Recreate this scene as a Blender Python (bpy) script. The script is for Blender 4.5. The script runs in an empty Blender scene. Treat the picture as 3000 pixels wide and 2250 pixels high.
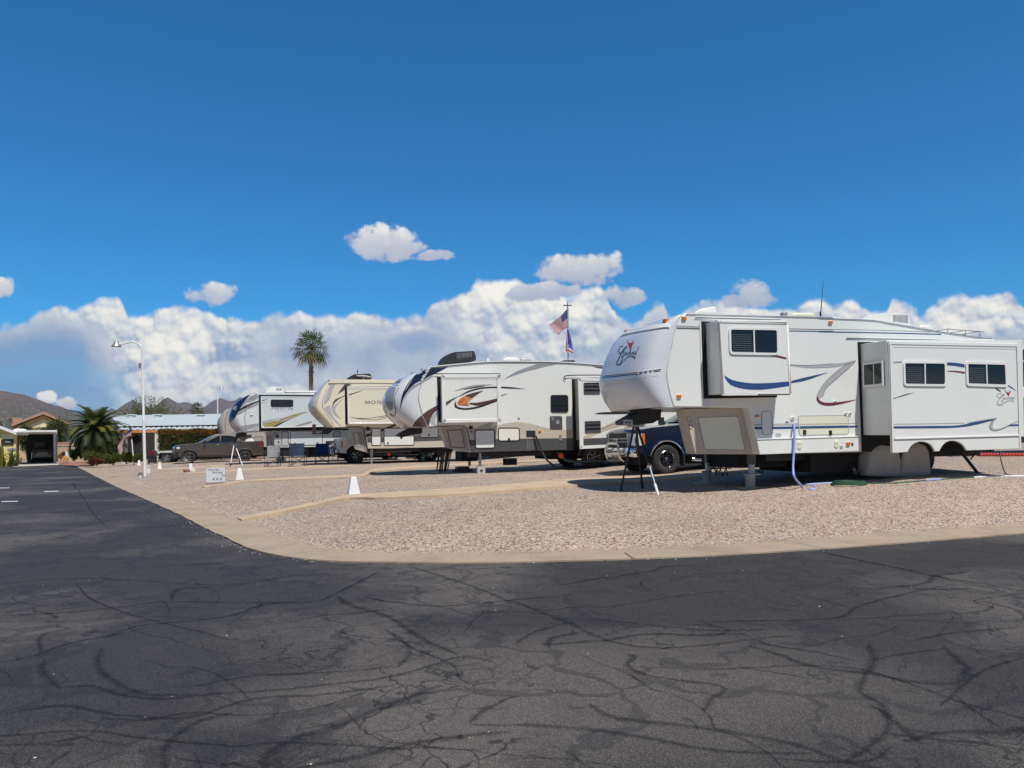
import bpy, bmesh, math, random
from mathutils import Vector, Matrix
from mathutils.bvhtree import BVHTree
R = math.radians
random.seed(7)
SC = bpy.context.scene
COL = SC.collection

# ------------------------------------------------------------------ camera
CAM_H, FPX, PITCH, ROLL, CYP = 1.55, 2250.0, R(1.4), 0.0157, 1232.0
Fw = Vector((0, math.cos(PITCH), math.sin(PITCH)))
_r0 = Vector((1, 0, 0)); _u0 = Vector((0, -math.sin(PITCH), math.cos(PITCH)))
Rt = _r0*math.cos(ROLL) - _u0*math.sin(ROLL)
Up = _r0*math.sin(ROLL) + _u0*math.cos(ROLL)
EYE = Vector((0, 0, CAM_H))
cam_d = bpy.data.cameras.new('camera'); cam = bpy.data.objects.new('camera', cam_d); COL.objects.link(cam)
_bk = -Fw
cam.matrix_world = Matrix(((Rt.x, Up.x, _bk.x, 0), (Rt.y, Up.y, _bk.y, 0), (Rt.z, Up.z, _bk.z, CAM_H), (0, 0, 0, 1)))
cam_d.sensor_fit = 'HORIZONTAL'; cam_d.sensor_width = 36.0
cam_d.lens = 36.0*FPX/3000.0
cam_d.shift_y = (CYP-1125.0)/3000.0
cam_d.clip_start = 0.05; cam_d.clip_end = 20000
SC.camera = cam

# ------------------------------------------------------------------ light and exposure
SUN_EL = R(59.5); SUN_AZ = math.atan2(0.49, -0.89)
SUN_DIR = Vector((math.sin(SUN_AZ)*math.cos(SUN_EL), math.cos(SUN_AZ)*math.cos(SUN_EL), math.sin(SUN_EL)))
sun_d = bpy.data.lights.new('sun', 'SUN'); sun_d.energy = 5.0; sun_d.angle = R(0.53); sun_d.color = (1.0, 0.955, 0.885)
sun = bpy.data.objects.new('sun', sun_d); COL.objects.link(sun)
sun.rotation_euler = (-SUN_DIR).to_track_quat('-Z', 'Y').to_euler(); sun.location = (10, -20, 40)
SC.view_settings.view_transform = 'Standard'; SC.view_settings.look = 'None'
SC.view_settings.exposure = -0.22; SC.view_settings.gamma = 1.0
try: SC.view_settings.use_curve_mapping = False
except Exception: pass
SC.cycles.max_bounces = 6; SC.cycles.diffuse_bounces = 3; SC.cycles.glossy_bounces = 3
SC.cycles.transparent_max_bounces = 8; SC.cycles.transmission_bounces = 4
SC.cycles.use_denoising = True
SC.cycles.sample_clamp_indirect = 6.0

# ------------------------------------------------------------------ pixel -> place helpers (photo pixels 3000x2250 used as a survey sheet)
CR = {'A': (1740, 850, 2.7657), 'B': (2400, 850, 2.765), 'C': (1100, 950, 3.16), 'D': (600, 950, 3.3183), 'E': (0, 1100, 3.6867),
      'F': (600, 1330, 2.765), 'G': (1300, 1330, 2.765), 'H': (2100, 1250, 2.4578), 'I': (0, 1300, 3.16), 'J': (0, 1600, 1.4747),
      'K': (1500, 1600, 1.4747), 'L': (0, 640, 1.4747), 'M': (1500, 640, 1.4747),
      'a': (1740, 1160, 5.53), 'b': (2100, 1160, 5.53), 'c': (1760, 880, 7.3733), 'd': (1120, 1040, 7.3733), 'e': (1120, 1240, 6.506),
      'f': (1440, 1200, 6.1444), 'g': (880, 1060, 7.3733), 'h': (880, 1240, 7.3733), 'i': (620, 1130, 7.3733), 'j': (700, 1240, 8.5077),
      'k': (480, 1240, 6.9125), 'l': (400, 1200, 8.2962), 'm': (0, 1160, 7.541), 'n': (180, 1160, 7.542), 'o': (2700, 980, 3.77),
      'p': (1580, 880, 8.293), 'P': (0, 0, 1.0)}
def PX(c, x, y):
    ox, oy, s = CR[c]
    return ox+x/s, oy+y/s
def ray(u, v):
    return (Fw + Rt*((u-1500.0)/FPX) + Up*((CYP-v)/FPX))
def at_depth(u, v, d):
    r = ray(u, v)
    return EYE + r*(d/r.y)

# kerb line (road side) surveyed on the flat road, z = 0
def flat(u, v, z=0.0):
    r = ray(u, v)
    return EYE + r*((z-CAM_H)/r.z)
KERB_PX = [('I', 690, 203), ('I', 1000, 365), ('I', 1300, 500), ('I', 1640, 655), ('I', 1900, 790), ('I', 2110, 890), ('F', 260, 735),
           ('F', 430, 797), ('F', 640, 838), ('F', 900, 868), ('F', 1290, 882), ('F', 1700, 890), ('G', 400, 890), ('G', 1000, 876), ('G', 1560, 858),
           ('H', 0, 935), ('H', 800, 885), ('H', 1500, 832), ('H', 2212, 775)]
GRAV_PX = [('I', 900, 225), ('I', 1200, 345), ('I', 1560, 470), ('I', 2212, 700), ('F', 500, 620), ('F', 740, 712), ('F', 1000, 775),
           ('F', 1300, 800), ('F', 1700, 815), ('F', 2212, 818), ('G', 500, 812), ('G', 1100, 803), ('G', 1560, 785), ('H', 0, 865), ('H', 1000, 795), ('H', 2212, 705)]
def catmull(pts, n=8, closed=False):
    out = []; N = len(pts); P = [Vector(p) for p in pts]
    rng = range(N if closed else N-1)
    for i in rng:
        p0 = P[(i-1) % N] if (closed or i > 0) else P[i]*2-P[i+1]
        p1 = P[i]; p2 = P[(i+1) % N]
        p3 = P[(i+2) % N] if (closed or i+2 < N) else p2*2-p1
        for k in range(n):
            t = k/n
            out.append(0.5*((2*p1)+(p2-p0)*t+(2*p0-5*p1+4*p2-p3)*t*t+(3*p1-p0-3*p2+p3)*t*t*t))
    if not closed: out.append(P[-1])
    return out
def _line(px):
    pts = [flat(*PX(*p)).to_2d() for p in px]
    return catmull([p.to_3d() for p in pts], 5)
KERB = _line(KERB_PX); GRAV = _line(GRAV_PX)
def _ext(L, a, b):
    d0 = (L[0]-L[3]).normalized(); d1 = (L[-1]-L[-4]).normalized()
    return [L[0]+d0*a]+L+[L[-1]+d1*b]
KERB = _ext(KERB, 2, 60); GRAV = _ext(GRAV, 3.2, 60)
GV2 = [Vector((p.x, p.y)) for p in GRAV]
def q_in(x, y):
    """distance from the back of the kerb into the lot"""
    p = Vector((x, y)); best = 1e9; sgn = 1
    for i in range(len(GV2)-1):
        a = GV2[i]; b = GV2[i+1]; ab = b-a
        t = max(0, min(1, (p-a).dot(ab)/ab.length_squared))
        c = a+ab*t; d = (p-c).length
        if d < best:
            best = d; cr = ab.x*(p.y-a.y)-ab.y*(p.x-a.x); sgn = 1 if cr > 0 else -1
    return best*sgn
def gz(x, y):
    q = q_in(x, y)
    if q <= 0: return 0.0
    return 0.44*(1-math.exp(-q/2.4))+0.003*min(q, 30)+.060*max(0, min(3.9, x*.956+y*.292-9))*min(1, q/3)
def ground(u, v, lift=0.0):
    r = ray(u, v)
    lo, hi = 2.0, 90.0/max(r.y, .01)
    t = lo; step = 0.25; prev = lo
    while t < hi:
        p = EYE+r*t
        if p.z <= gz(p.x, p.y)+lift:
            a, b = prev, t
            for _ in range(22):
                m = (a+b)/2; p = EYE+r*m
                if p.z <= gz(p.x, p.y)+lift: b = m
                else: a = m
            return EYE+r*b
        prev = t; t += step
    return EYE+r*hi
def GP(c, x, y, lift=0.0): return ground(*PX(c, x, y), lift)

# ------------------------------------------------------------------ mesh helpers
MATS = {}
class MB:
    def __init__(s): s.v = []; s.f = []; s.m = []; s.mats = []
    def mi(s, mat):
        if mat not in s.mats: s.mats.append(mat)
        return s.mats.index(mat)
    def add(s, vs, fs, mat):
        o = len(s.v); k = s.mi(mat)
        s.v += [Vector(v) for v in vs]
        for f in fs: s.f.append([i+o for i in f]); s.m.append(k)
        return s
    def box(s, lo, hi, mat, M=None):
        x0, y0, z0 = lo; x1, y1, z1 = hi
        vs = [Vector(p) for p in ((x0,y0,z0),(x1,y0,z0),(x1,y1,z0),(x0,y1,z0),(x0,y0,z1),(x1,y0,z1),(x1,y1,z1),(x0,y1,z1))]
        if M: vs = [M @ v for v in vs]
        return s.add(vs, [(0,3,2,1),(4,5,6,7),(0,1,5,4),(1,2,6,5),(2,3,7,6),(3,0,4,7)], mat)
    def prism(s, pts, y0, y1, mat, side=None):
        """pts: (x, z) outline; extruded along y"""
        n = len(pts)
        A = sum(pts[i][0]*pts[(i+1) % n][1]-pts[(i+1) % n][0]*pts[i][1] for i in range(n))
        if A < 0: pts = pts[::-1]
        if y0 > y1: y0, y1 = y1, y0
        vs = [(p[0], y0, p[1]) for p in pts]+[(p[0], y1, p[1]) for p in pts]
        s.add(vs, [list(range(n)), list(range(2*n-1, n-1, -1))], mat)
        o = len(s.v)-2*n; k = s.mi(side or mat)
        for i in range(n):
            j = (i+1) % n
            s.f.append([o+j, o+i, o+n+i, o+n+j]); s.m.append(k)
        return s
    def tube(s, path, r, mat, seg=8, closed=False, cap=True):
        P = [Vector(p) for p in path]; n = len(P); vs = []; fs = []
        rr = r if isinstance(r, (list, tuple)) else [r]*n
        up = Vector((0, 0, 1)); last = None
        for i, p in enumerate(P):
            t = (P[min(i+1, n-1)]-P[max(i-1, 0)])
            t = t.normalized() if t.length > 1e-9 else Vector((0, 0, 1))
            if last is None:
                a = t.cross(up) if abs(t.z) < .95 else t.cross(Vector((1, 0, 0)))
            else: a = last-t*last.dot(t)
            if a.length < 1e-6: a = t.cross(Vector((1, .3, 0)))
            a.normalize(); last = a; b = t.cross(a)
            for k in range(seg):
                th = 2*math.pi*k/seg
                vs.append(p+(a*math.cos(th)+b*math.sin(th))*rr[i])
        for i in range(n-1):
            for k in range(seg):
                k2 = (k+1) % seg
                fs.append((i*seg+k, i*seg+k2, (i+1)*seg+k2, (i+1)*seg+k))
        if cap:
            fs.append(tuple(range(seg-1, -1, -1))); fs.append(tuple((n-1)*seg+k for k in range(seg)))
        return s.add(vs, fs, mat)
    def lathe(s, prof, mat, seg=20, M=None, cap=True):
        """prof (r, z) pairs around z"""
        vs = []; fs = []
        for r, z in prof:
            for k in range(seg):
                th = 2*math.pi*k/seg; vs.append(Vector((r*math.cos(th), r*math.sin(th), z)))
        n = len(prof)
        for i in range(n-1):
            for k in range(seg):
                k2 = (k+1) % seg
                fs.append((i*seg+k, i*seg+k2, (i+1)*seg+k2, (i+1)*seg+k))
        if cap:
            fs.append(tuple(range(seg-1, -1, -1))); fs.append(tuple((n-1)*seg+k for k in range(seg)))
        if M: vs = [M @ v for v in vs]
        return s.add(vs, fs, mat)
    def grid(s, rows, mat, flip=False):
        nr = len(rows); nc = len(rows[0]); vs = [p for r in rows for p in r]; fs = []
        for i in range(nr-1):
            for j in range(nc-1):
                f = (i*nc+j, i*nc+j+1, (i+1)*nc+j+1, (i+1)*nc+j)
                fs.append(f[::-1] if flip else f)
        return s.add(vs, fs, mat)
    def build(s, name, parent=None, smooth=None, bevel=None, loc=None, rotz=None):
        me = bpy.data.meshes.new(name)
        me.from_pydata([tuple(v) for v in s.v], [], s.f)
        for m in s.mats: me.materials.append(MATS[m] if isinstance(m, str) else m)
        me.polygons.foreach_set('material_index', s.m)
        me.update()
        if smooth is not None:
            me.polygons.foreach_set('use_smooth', [True]*len(me.polygons))
            bm = bmesh.new(); bm.from_mesh(me)
            bmesh.ops.remove_doubles(bm, verts=bm.verts, dist=1e-5)
            for e in bm.edges:
                if len(e.link_faces) == 2:
                    e.smooth = e.calc_face_angle(0) < R(smooth)
            bm.to_mesh(me); bm.free()
        o = bpy.data.objects.new(name, me); COL.objects.link(o)
        if parent: o.parent = parent
        if loc is not None: o.location = loc
        if rotz is not None: o.rotation_euler = (0, 0, rotz)
        if bevel:
            b = o.modifiers.new('bevel', 'BEVEL'); b.width = bevel; b.segments = 2; b.limit_method = 'ANGLE'; b.angle_limit = R(40)
            b.harden_normals = False
        return o
def tag(o, label=None, cat=None, group=None, kind=None):
    if label: o['label'] = label
    if cat: o['category'] = cat
    if group: o['group'] = group
    if kind: o['kind'] = kind
    return o
def empty(name, loc, rz=0.0, label=None, cat=None, group=None):
    o = bpy.data.objects.new(name, None); COL.objects.link(o); o.empty_display_size = .2
    o.location = loc; o.rotation_euler = (0, 0, rz)
    return tag(o, label, cat, group)
def copy_tree(o, parent=None):
    c = o.copy(); COL.objects.link(c)
    if parent: c.parent = parent
    for ch in list(o.children): copy_tree(ch, c)
    return c
def rrect(x0, z0, x1, z1, r, n=4):
    pts = []
    for cx, cz, a0 in ((x1-r, z0+r, -90), (x1-r, z1-r, 0), (x0+r, z1-r, 90), (x0+r, z0+r, 180)):
        for k in range(n+1):
            a = R(a0+90*k/n); pts.append((cx+r*math.cos(a), cz+r*math.sin(a)))
    return pts
def rpoly(pts, r, n=4):
    """round the corners of a convex-ish (x, z) polygon"""
    out = []; N = len(pts); P = [Vector((p[0], p[1])) for p in pts]
    for i in range(N):
        a = P[i-1]; b = P[i]; c = P[(i+1) % N]
        d1 = (a-b); d2 = (c-b); rr = min(r, d1.length*.48, d2.length*.48)
        p = b+d1.normalized()*rr; q = b+d2.normalized()*rr
        for k in range(n+1):
            t = k/n; out.append(tuple(p*(1-t)**2+b*2*t*(1-t)+q*t*t))
    return out
def inset(pts, d):
    """shrink a polygon (x, z) by d (grow when negative)"""
    N = len(pts); P = [Vector((p[0], p[1])) for p in pts]
    A = sum(P[i].x*P[(i+1) % N].y-P[(i+1) % N].x*P[i].y for i in range(N))
    s = 1 if A > 0 else -1; out = []
    for i in range(N):
        e1 = P[i]-P[i-1]; e2 = P[(i+1) % N]-P[i]
        if e1.length < 1e-7 or e2.length < 1e-7: out.append(tuple(P[i])); continue
        n1 = Vector((-e1.y, e1.x)).normalized()*s; n2 = Vector((-e2.y, e2.x)).normalized()*s
        b = n1+n2; L = max(.35, b.length_squared/2)
        out.append(tuple(P[i]+b*(d/ (L if L > 0 else 1)) * .5 * 2 / 2 * 1.0 if False else P[i]+b*(d/(1+n1.dot(n2)) if (1+n1.dot(n2)) > .3 else d)))
    return out
class Frame:
    """a vehicle's own frame: x to the rear along its near side, y away across its width, z up"""
    def __init__(s, loc, yaw):
        s.o = Vector(loc); s.a = yaw
        s.u = Vector((math.cos(yaw), math.sin(yaw), 0)); s.v = Vector((-math.sin(yaw), math.cos(yaw), 0))
    def L(s, c, x, y, yo=0.0):
        r = ray(*PX(c, x, y)); P0 = s.o+s.v*yo
        t = (P0-EYE).dot(s.v)/r.dot(s.v)
        p = EYE+r*t-s.o
        return Vector((p.dot(s.u), yo, p.z))
    def XZ(s, c, pts, yo=0.0):
        return [(q.x, q.z) for q in (s.L(c, p[0], p[1], yo) for p in pts)]
    def loc(s, w):
        p = Vector(w)-s.o
        return Vector((p.dot(s.u), p.dot(s.v), p.z))
    def W(s, p): return s.o+s.u*p[0]+s.v*p[1]+Vector((0, 0, p[2]))
    def eye(s): return s.loc(EYE)
    def dirv(s, c, x, y):
        r = ray(*PX(c, x, y)); return Vector((r.dot(s.u), r.dot(s.v), r.z))

def lerp(a, b, t): return a+(b-a)*t
def ribbon_pts(a, b, n=10):
    """two edges (pixel polylines) -> equal numbers of smooth points"""
    def res(L, m):
        L = [Vector((p[0], p[1], 0)) for p in L]
        C = catmull(L, 10) if len(L) > 2 else [L[0].lerp(L[1], k/10) for k in range(11)]
        d = [0]
        for i in range(1, len(C)): d.append(d[-1]+(C[i]-C[i-1]).length)
        out = []; j = 0
        for k in range(m+1):
            t = d[-1]*k/m
            while j < len(C)-2 and d[j+1] < t: j += 1
            seg = d[j+1]-d[j]
            out.append(C[j].lerp(C[j+1], (t-d[j])/seg if seg > 0 else 0))
        return out
    return res(a, n), res(b, n)

# ------------------------------------------------------------------ node helper
class NT:
    def __init__(s, tree): s.t = tree; s.n = tree.nodes; s.l = tree.links
    def node(s, typ, **kw):
        n = s.n.new(typ)
        for k, v in kw.items(): setattr(n, k, v)
        return n
    def put(s, sock, v):
        if hasattr(v, 'is_linked') or isinstance(v, bpy.types.NodeSocket): s.l.new(v, sock)
        elif v is not None:
            if isinstance(v, (tuple, list)) and sock.type == 'RGBA' and len(v) == 3: v = (*v, 1)
            sock.default_value = v
    def m(s, op, a, b=None, c=None, clamp=False):
        n = s.node('ShaderNodeMath', operation=op, use_clamp=clamp)
        s.put(n.inputs[0], a)
        if b is not None: s.put(n.inputs[1], b)
        if c is not None: s.put(n.inputs[2], c)
        return n.outputs[0]
    def vm(s, op, a, b=None, out=0):
        n = s.node('ShaderNodeVectorMath', operation=op); s.put(n.inputs[0], a)
        if b is not None: s.put(n.inputs[1], b)
        return n.outputs[out]
    def scale(s, a, k):
        n = s.node('ShaderNodeVectorMath', operation='SCALE'); s.put(n.inputs[0], a); s.put(n.inputs['Scale'], k); return n.outputs[0]
    def comb(s, x, y, z=0.0):
        n = s.node('ShaderNodeCombineXYZ'); s.put(n.inputs[0], x); s.put(n.inputs[1], y); s.put(n.inputs[2], z); return n.outputs[0]
    def sep(s, v):
        n = s.node('ShaderNodeSeparateXYZ'); s.put(n.inputs[0], v); return n.outputs
    def noise(s, v, scale, detail=4, rough=.5, dist=0.0, lac=2.0, color=False, dim='3D'):  # fractal noise
        n = s.node('ShaderNodeTexNoise', noise_dimensions=dim); s.put(n.inputs['Vector'], v) if v is not None else None
        n.inputs['Scale'].default_value = scale; n.inputs['Detail'].default_value = detail; n.inputs['Roughness'].default_value = rough
        n.inputs['Lacunarity'].default_value = lac; n.inputs['Distortion'].default_value = dist
        return n.outputs['Color' if color else 'Fac']
    def voro(s, v, scale, feature='F1', detail=0, rough=.5, smooth=.5, rand=1.0, out='Distance', dim='3D'):
        n = s.node('ShaderNodeTexVoronoi', feature=feature, voronoi_dimensions=dim); s.put(n.inputs['Vector'], v) if v is not None else None
        n.inputs['Scale'].default_value = scale
        for k, val in (('Detail', detail), ('Roughness', rough), ('Smoothness', smooth), ('Randomness', rand)):
            if k in n.inputs: n.inputs[k].default_value = val
        return n.outputs[out]
    def ramp(s, v, stops, interp='LINEAR'):
        n = s.node('ShaderNodeValToRGB'); n.color_ramp.interpolation = interp; e = n.color_ramp.elements
        while len(e) < len(stops): e.new(.5)
        for k, (p, c) in enumerate(stops):
            e[k].position = p; e[k].color = (*c, 1) if len(c) == 3 else c
        s.put(n.inputs[0], v); return n.outputs[0]
    def sstep(s, v, a, b, lo=0.0, hi=1.0):
        n = s.node('ShaderNodeMapRange', interpolation_type='SMOOTHSTEP')
        s.put(n.inputs[0], v); s.put(n.inputs[1], a); s.put(n.inputs[2], b); s.put(n.inputs[3], lo); s.put(n.inputs[4], hi); return n.outputs[0]
    def mr(s, v, a, b, lo=0.0, hi=1.0):
        n = s.node('ShaderNodeMapRange'); n.clamp = True
        s.put(n.inputs[0], v); s.put(n.inputs[1], a); s.put(n.inputs[2], b); s.put(n.inputs[3], lo); s.put(n.inputs[4], hi); return n.outputs[0]
    def mix(s, f, a, b, blend='MIX'):
        n = s.node('ShaderNodeMix', data_type='RGBA', blend_type=blend); n.clamp_factor = True
        s.put(n.inputs[0], f); s.put(n.inputs[6], a); s.put(n.inputs[7], b); return n.outputs[2]

# ------------------------------------------------------------------ sky with clouds
W = bpy.data.worlds.new('World'); SC.world = W; W.use_nodes = True
for n in list(W.node_tree.nodes): W.node_tree.nodes.remove(n)
w = NT(W.node_tree)
WOUT = w.node('ShaderNodeOutputWorld'); BG = w.node('ShaderNodeBackground'); w.l.new(BG.outputs[0], WOUT.inputs[0])
WS = 0.1
BG.inputs['Strength'].default_value = WS
sky = w.node('ShaderNodeTexSky', sky_type='NISHITA', sun_disc=False, sun_elevation=SUN_EL, sun_rotation=SUN_AZ, altitude=500.0, air_density=1.0, dust_density=0.4, ozone_density=3.0)
skyc = w.mix(1.0, sky.outputs[0], (0.24, 0.96, 1.42), 'MULTIPLY')
tc = w.node('ShaderNodeTexCoord')
dx, dy, dz = w.sep(tc.outputs['Generated'])
# sky dimmed overhead and behind the camera to weaken fill and deepen shade
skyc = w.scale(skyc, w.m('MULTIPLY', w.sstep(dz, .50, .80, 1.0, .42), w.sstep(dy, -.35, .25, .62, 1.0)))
ady = w.m('MAXIMUM', w.m('ABSOLUTE', dy), 0.03)
X = w.m('DIVIDE', dx, ady); Z = w.m('DIVIDE', dz, ady)
def sky_xz(u, v):
    r = ray(u, v); return r.x/r.y, r.z/r.y
pv = w.comb(X, Z, 0.0)
wn = w.noise(pv, 10.0, 4, .58, color=True, dim='2D')
warp = w.scale(w.vm('SUBTRACT', wn, (0.5, 0.5, 0.5)), 0.045)
fn = w.m('SUBTRACT', w.noise(pv, 38.0, 5, .6, dim='2D'), .5)
ENV = [(-400, 1010), (-200, 985), (0, 945), (68, 918), (115, 901), (224, 891), (258, 874), (305, 862), (353, 864), (366, 903), (407, 918), (461, 894), (536, 891), (576, 887), (625, 908), (640, 922), (678, 916),
       (729, 922), (800, 915), (881, 904), (983, 911), (1037, 904), (1153, 918), (1245, 911), (1275, 874), (1336, 857), (1376, 843), (1386, 809), (1417, 799), (1458, 806), (1520, 812), (1622, 840), (1703, 837),
       (1751, 826), (1788, 855), (1800, 915), (1860, 935), (1900, 891), (1941, 870), (1956, 915), (1985, 930), (2015, 886), (2076, 877), (2137, 867), (2212, 891), (2300, 891), (2381, 860), (2449, 877), (2483, 867),
       (2551, 901), (2598, 908), (2612, 872), (2646, 877), (2693, 910), (2720, 887), (2788, 850), (2856, 857), (2904, 850), (2944, 833), (2978, 864), (3010, 900), (3200, 880), (3400, 930)]
ex = [sky_xz(u, v) for u, v in ENV]
X0, X1, Z0, Z1 = ex[0][0], ex[-1][0], 0.0, 0.3
pts = [((x-X0)/(X1-X0), (z-Z0)/(Z1-Z0)) for x, z in ex]
wpv = w.vm('ADD', pv, warp)
wsm = w.vm('ADD', pv, w.scale(warp, .30))
qx, qz, _ = w.sep(wsm)
fcv = w.node('ShaderNodeFloatCurve'); c = fcv.mapping.curves[0]
c.points[0].location = pts[0]; c.points[1].location = pts[-1]
for p in pts[1:-1]: c.points.new(*p)
for p in c.points: p.handle_type = 'VECTOR'
fcv.mapping.update()
w.put(fcv.inputs['Value'], w.mr(qx, X0, X1))
E = w.m('MULTIPLY_ADD', fcv.outputs[0], Z1-Z0, Z0)
wp2 = w.vm('ADD', pv, w.scale(warp, .38))
def puff(off):
    return w.voro(w.vm('ADD', wp2, off) if off else wp2, 27.0, 'F1', detail=2.6, rough=.42, dim='2D')
puff1 = puff(None); puff2 = puff((0.0026, 0.0056, 0.0))
D1 = w.m('ADD', w.m('SUBTRACT', E, qz), w.m('ADD', w.m('MULTIPLY', w.m('SUBTRACT', 0.42, puff1), 0.012), w.m('MULTIPLY', fn, .006)))
mask = w.sstep(D1, -0.001, w.m('MULTIPLY_ADD', w.sep(wn)[1], .016, .002))
def blobs(L, pvec, lo=0.0):
    tot = None
    for (u, v, ru, rv, a) in L:
        cx, cz = sky_xz(u, v)
        d = w.vm('MULTIPLY', w.vm('SUBTRACT', pvec, (cx, cz, 0)), (FPX/ru, FPX/rv, 0))
        f = w.m('SUBTRACT', 1.0, w.vm('DOT_PRODUCT', d, d, 1))
        f = w.m('MULTIPLY', w.m('MAXIMUM', f, lo), a)
        tot = f if tot is None else w.m('ADD', tot, f)
    return tot
lum = blobs([(520, 950, 260, 110, .50), (430, 1060, 220, 150, .34), (640, 1080, 190, 150, .26), (300, 900, 160, 60, .40), (1420, 850, 150, 110, .5), (1580, 930, 270, 190, .46), (1720, 890, 130, 110, .34),
             (1000, 930, 420, 70, .26), (2400, 905, 420, 90, .40), (2860, 900, 240, 110, .48), (2700, 960, 340, 80, .25), (950, 1130, 300, 60, .18), (1250, 1080, 160, 110, .14),
             (90, 1070, 300, 150, -.62), (1080, 1060, 330, 90, -.30), (1230, 1012, 75, 45, -.30), (1600, 1080, 260, 60, -.10), (850, 1010, 150, 90, -.12), (2300, 960, 300, 40, -.15)], wpv)
light = w.m('ADD', w.m('MULTIPLY', w.m('SUBTRACT', puff2, puff1), .9), w.m('MULTIPLY', w.m('SUBTRACT', .40, puff1), .34))
edge = w.m('MULTIPLY', w.m('SUBTRACT', 1.0, w.sstep(D1, 0.0, 0.03)), 0.14)
big = w.voro(wp2, 12.0, 'SMOOTH_F1', detail=1.0, rough=.5, smooth=.5, dim='2D')
fin = w.m('ADD', w.m('MULTIPLY', w.m('SUBTRACT', .36, big), w.sstep(lum, -.1, .4, .12, .40)), w.m('MULTIPLY', fn, .06))
fin = w.m('ADD', fin, w.m('MULTIPLY', w.m('SUBTRACT', w.sep(wn)[2], .5), .36))
lvl = w.m('ADD', w.m('ADD', w.m('ADD', 0.44, w.m('MULTIPLY', lum, .78)), w.m('MULTIPLY', light, w.sstep(lum, -.15, .45, .10, 1.0))), w.m('ADD', edge, fin))
ccol = w.ramp(lvl, [(0.0, (2.4, 4.2, 6.9)), (0.20, (4.1, 5.2, 7.0)), (0.40, (6.0, 6.7, 7.8)), (0.58, (7.9, 8.3, 8.8)), (0.78, (9.5, 9.5, 9.1)), (1.0, (11.0, 10.7, 10.0))])
# lower left: rain-blue gap under the anvil opens back to the sky
gap = blobs([(110, 1150, 330, 110, 1.0), (250, 1180, 120, 50, .8)], wpv)
gapf = w.sstep(gap, .0, 1.05)
mask = w.m('MULTIPLY', mask, w.m('SUBTRACT', 1.0, w.m('MULTIPLY', gapf, .75)))
c1 = w.mix(mask, w.mix(gapf, skyc, (2.0, 4.4, 7.4)), ccol)
# loose small clouds in front
def puffcloud(base, L, bright, soft=.62):
    f = None
    for (u, v, ru, rv) in L:
        cx, cz = sky_xz(u, v)
        d = w.vm('MULTIPLY', w.vm('SUBTRACT', wsm, (cx, cz, 0)), (FPX/ru, FPX/rv, 0))
        e = w.m('SUBTRACT', 1.0, w.vm('DOT_PRODUCT', d, d, 1))
        f = e if f is None else w.m('MAXIMUM', f, e)
    nz = w.m('ADD', w.m('MULTIPLY', fn, 1.9), w.m('MULTIPLY', w.m('SUBTRACT', .42, puff1), .55))
    g = w.m('ADD', f, nz)
    mk = w.sstep(g, -.10, -.10+soft)
    cv_ = sum(v for (u, v, ru, rv) in L[:1])
    _, zc = sky_xz(1500, L[0][1]); rz = L[0][3]/FPX
    hgt = w.m('MULTIPLY', w.m('SUBTRACT', Z, zc), 0.5/rz)
    tone = w.m('ADD', w.m('ADD', bright, hgt), w.m('MULTIPLY', nz, .35))
    col = w.ramp(tone, [(0.0, (4.9, 5.5, 7.0)), (0.45, (6.5, 6.9, 7.8)), (0.8, (8.6, 8.6, 8.6)), (1.0, (10.2, 10.1, 9.7))])
    return w.mix(w.m('MULTIPLY', mk, .96), base, col)
c2 = puffcloud(c1, [(1125, 715, 120, 58), (1070, 722, 60, 38), (1180, 728, 70, 36), (1260, 752, 85, 18)], .50)
c2 = puffcloud(c2, [(625, 865, 95, 40), (600, 872, 70, 30)], .28, .7)
c2 = puffcloud(c2, [(5, 833, 62, 36)], .45, .6)
c2 = puffcloud(c2, [(1690, 790, 150, 52), (1640, 795, 90, 42), (1770, 780, 70, 46)], .50)
c2 = puffcloud(c2, [(1560, 860, 95, 34), (1620, 845, 90, 26)], .18, .6)
c2 = puffcloud(c2, [(2203, 862, 80, 52), (2170, 878, 60, 34)], .46)
c2 = puffcloud(c2, [(1830, 868, 70, 36)], .30, .7)
c2 = puffcloud(c2, [(140, 1163, 34, 22), (205, 1180, 38, 22)], .6, .7)
fade = w.sstep(dz, -0.02, 0.0)
c2 = w.scale(c2, w.sstep(dy, -.3, .2, .72, 1.0))  # clouds behind the camera dimmed as well, to weaken the fill
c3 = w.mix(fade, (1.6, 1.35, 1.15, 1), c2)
w.put(BG.inputs['Color'], c3)

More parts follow.
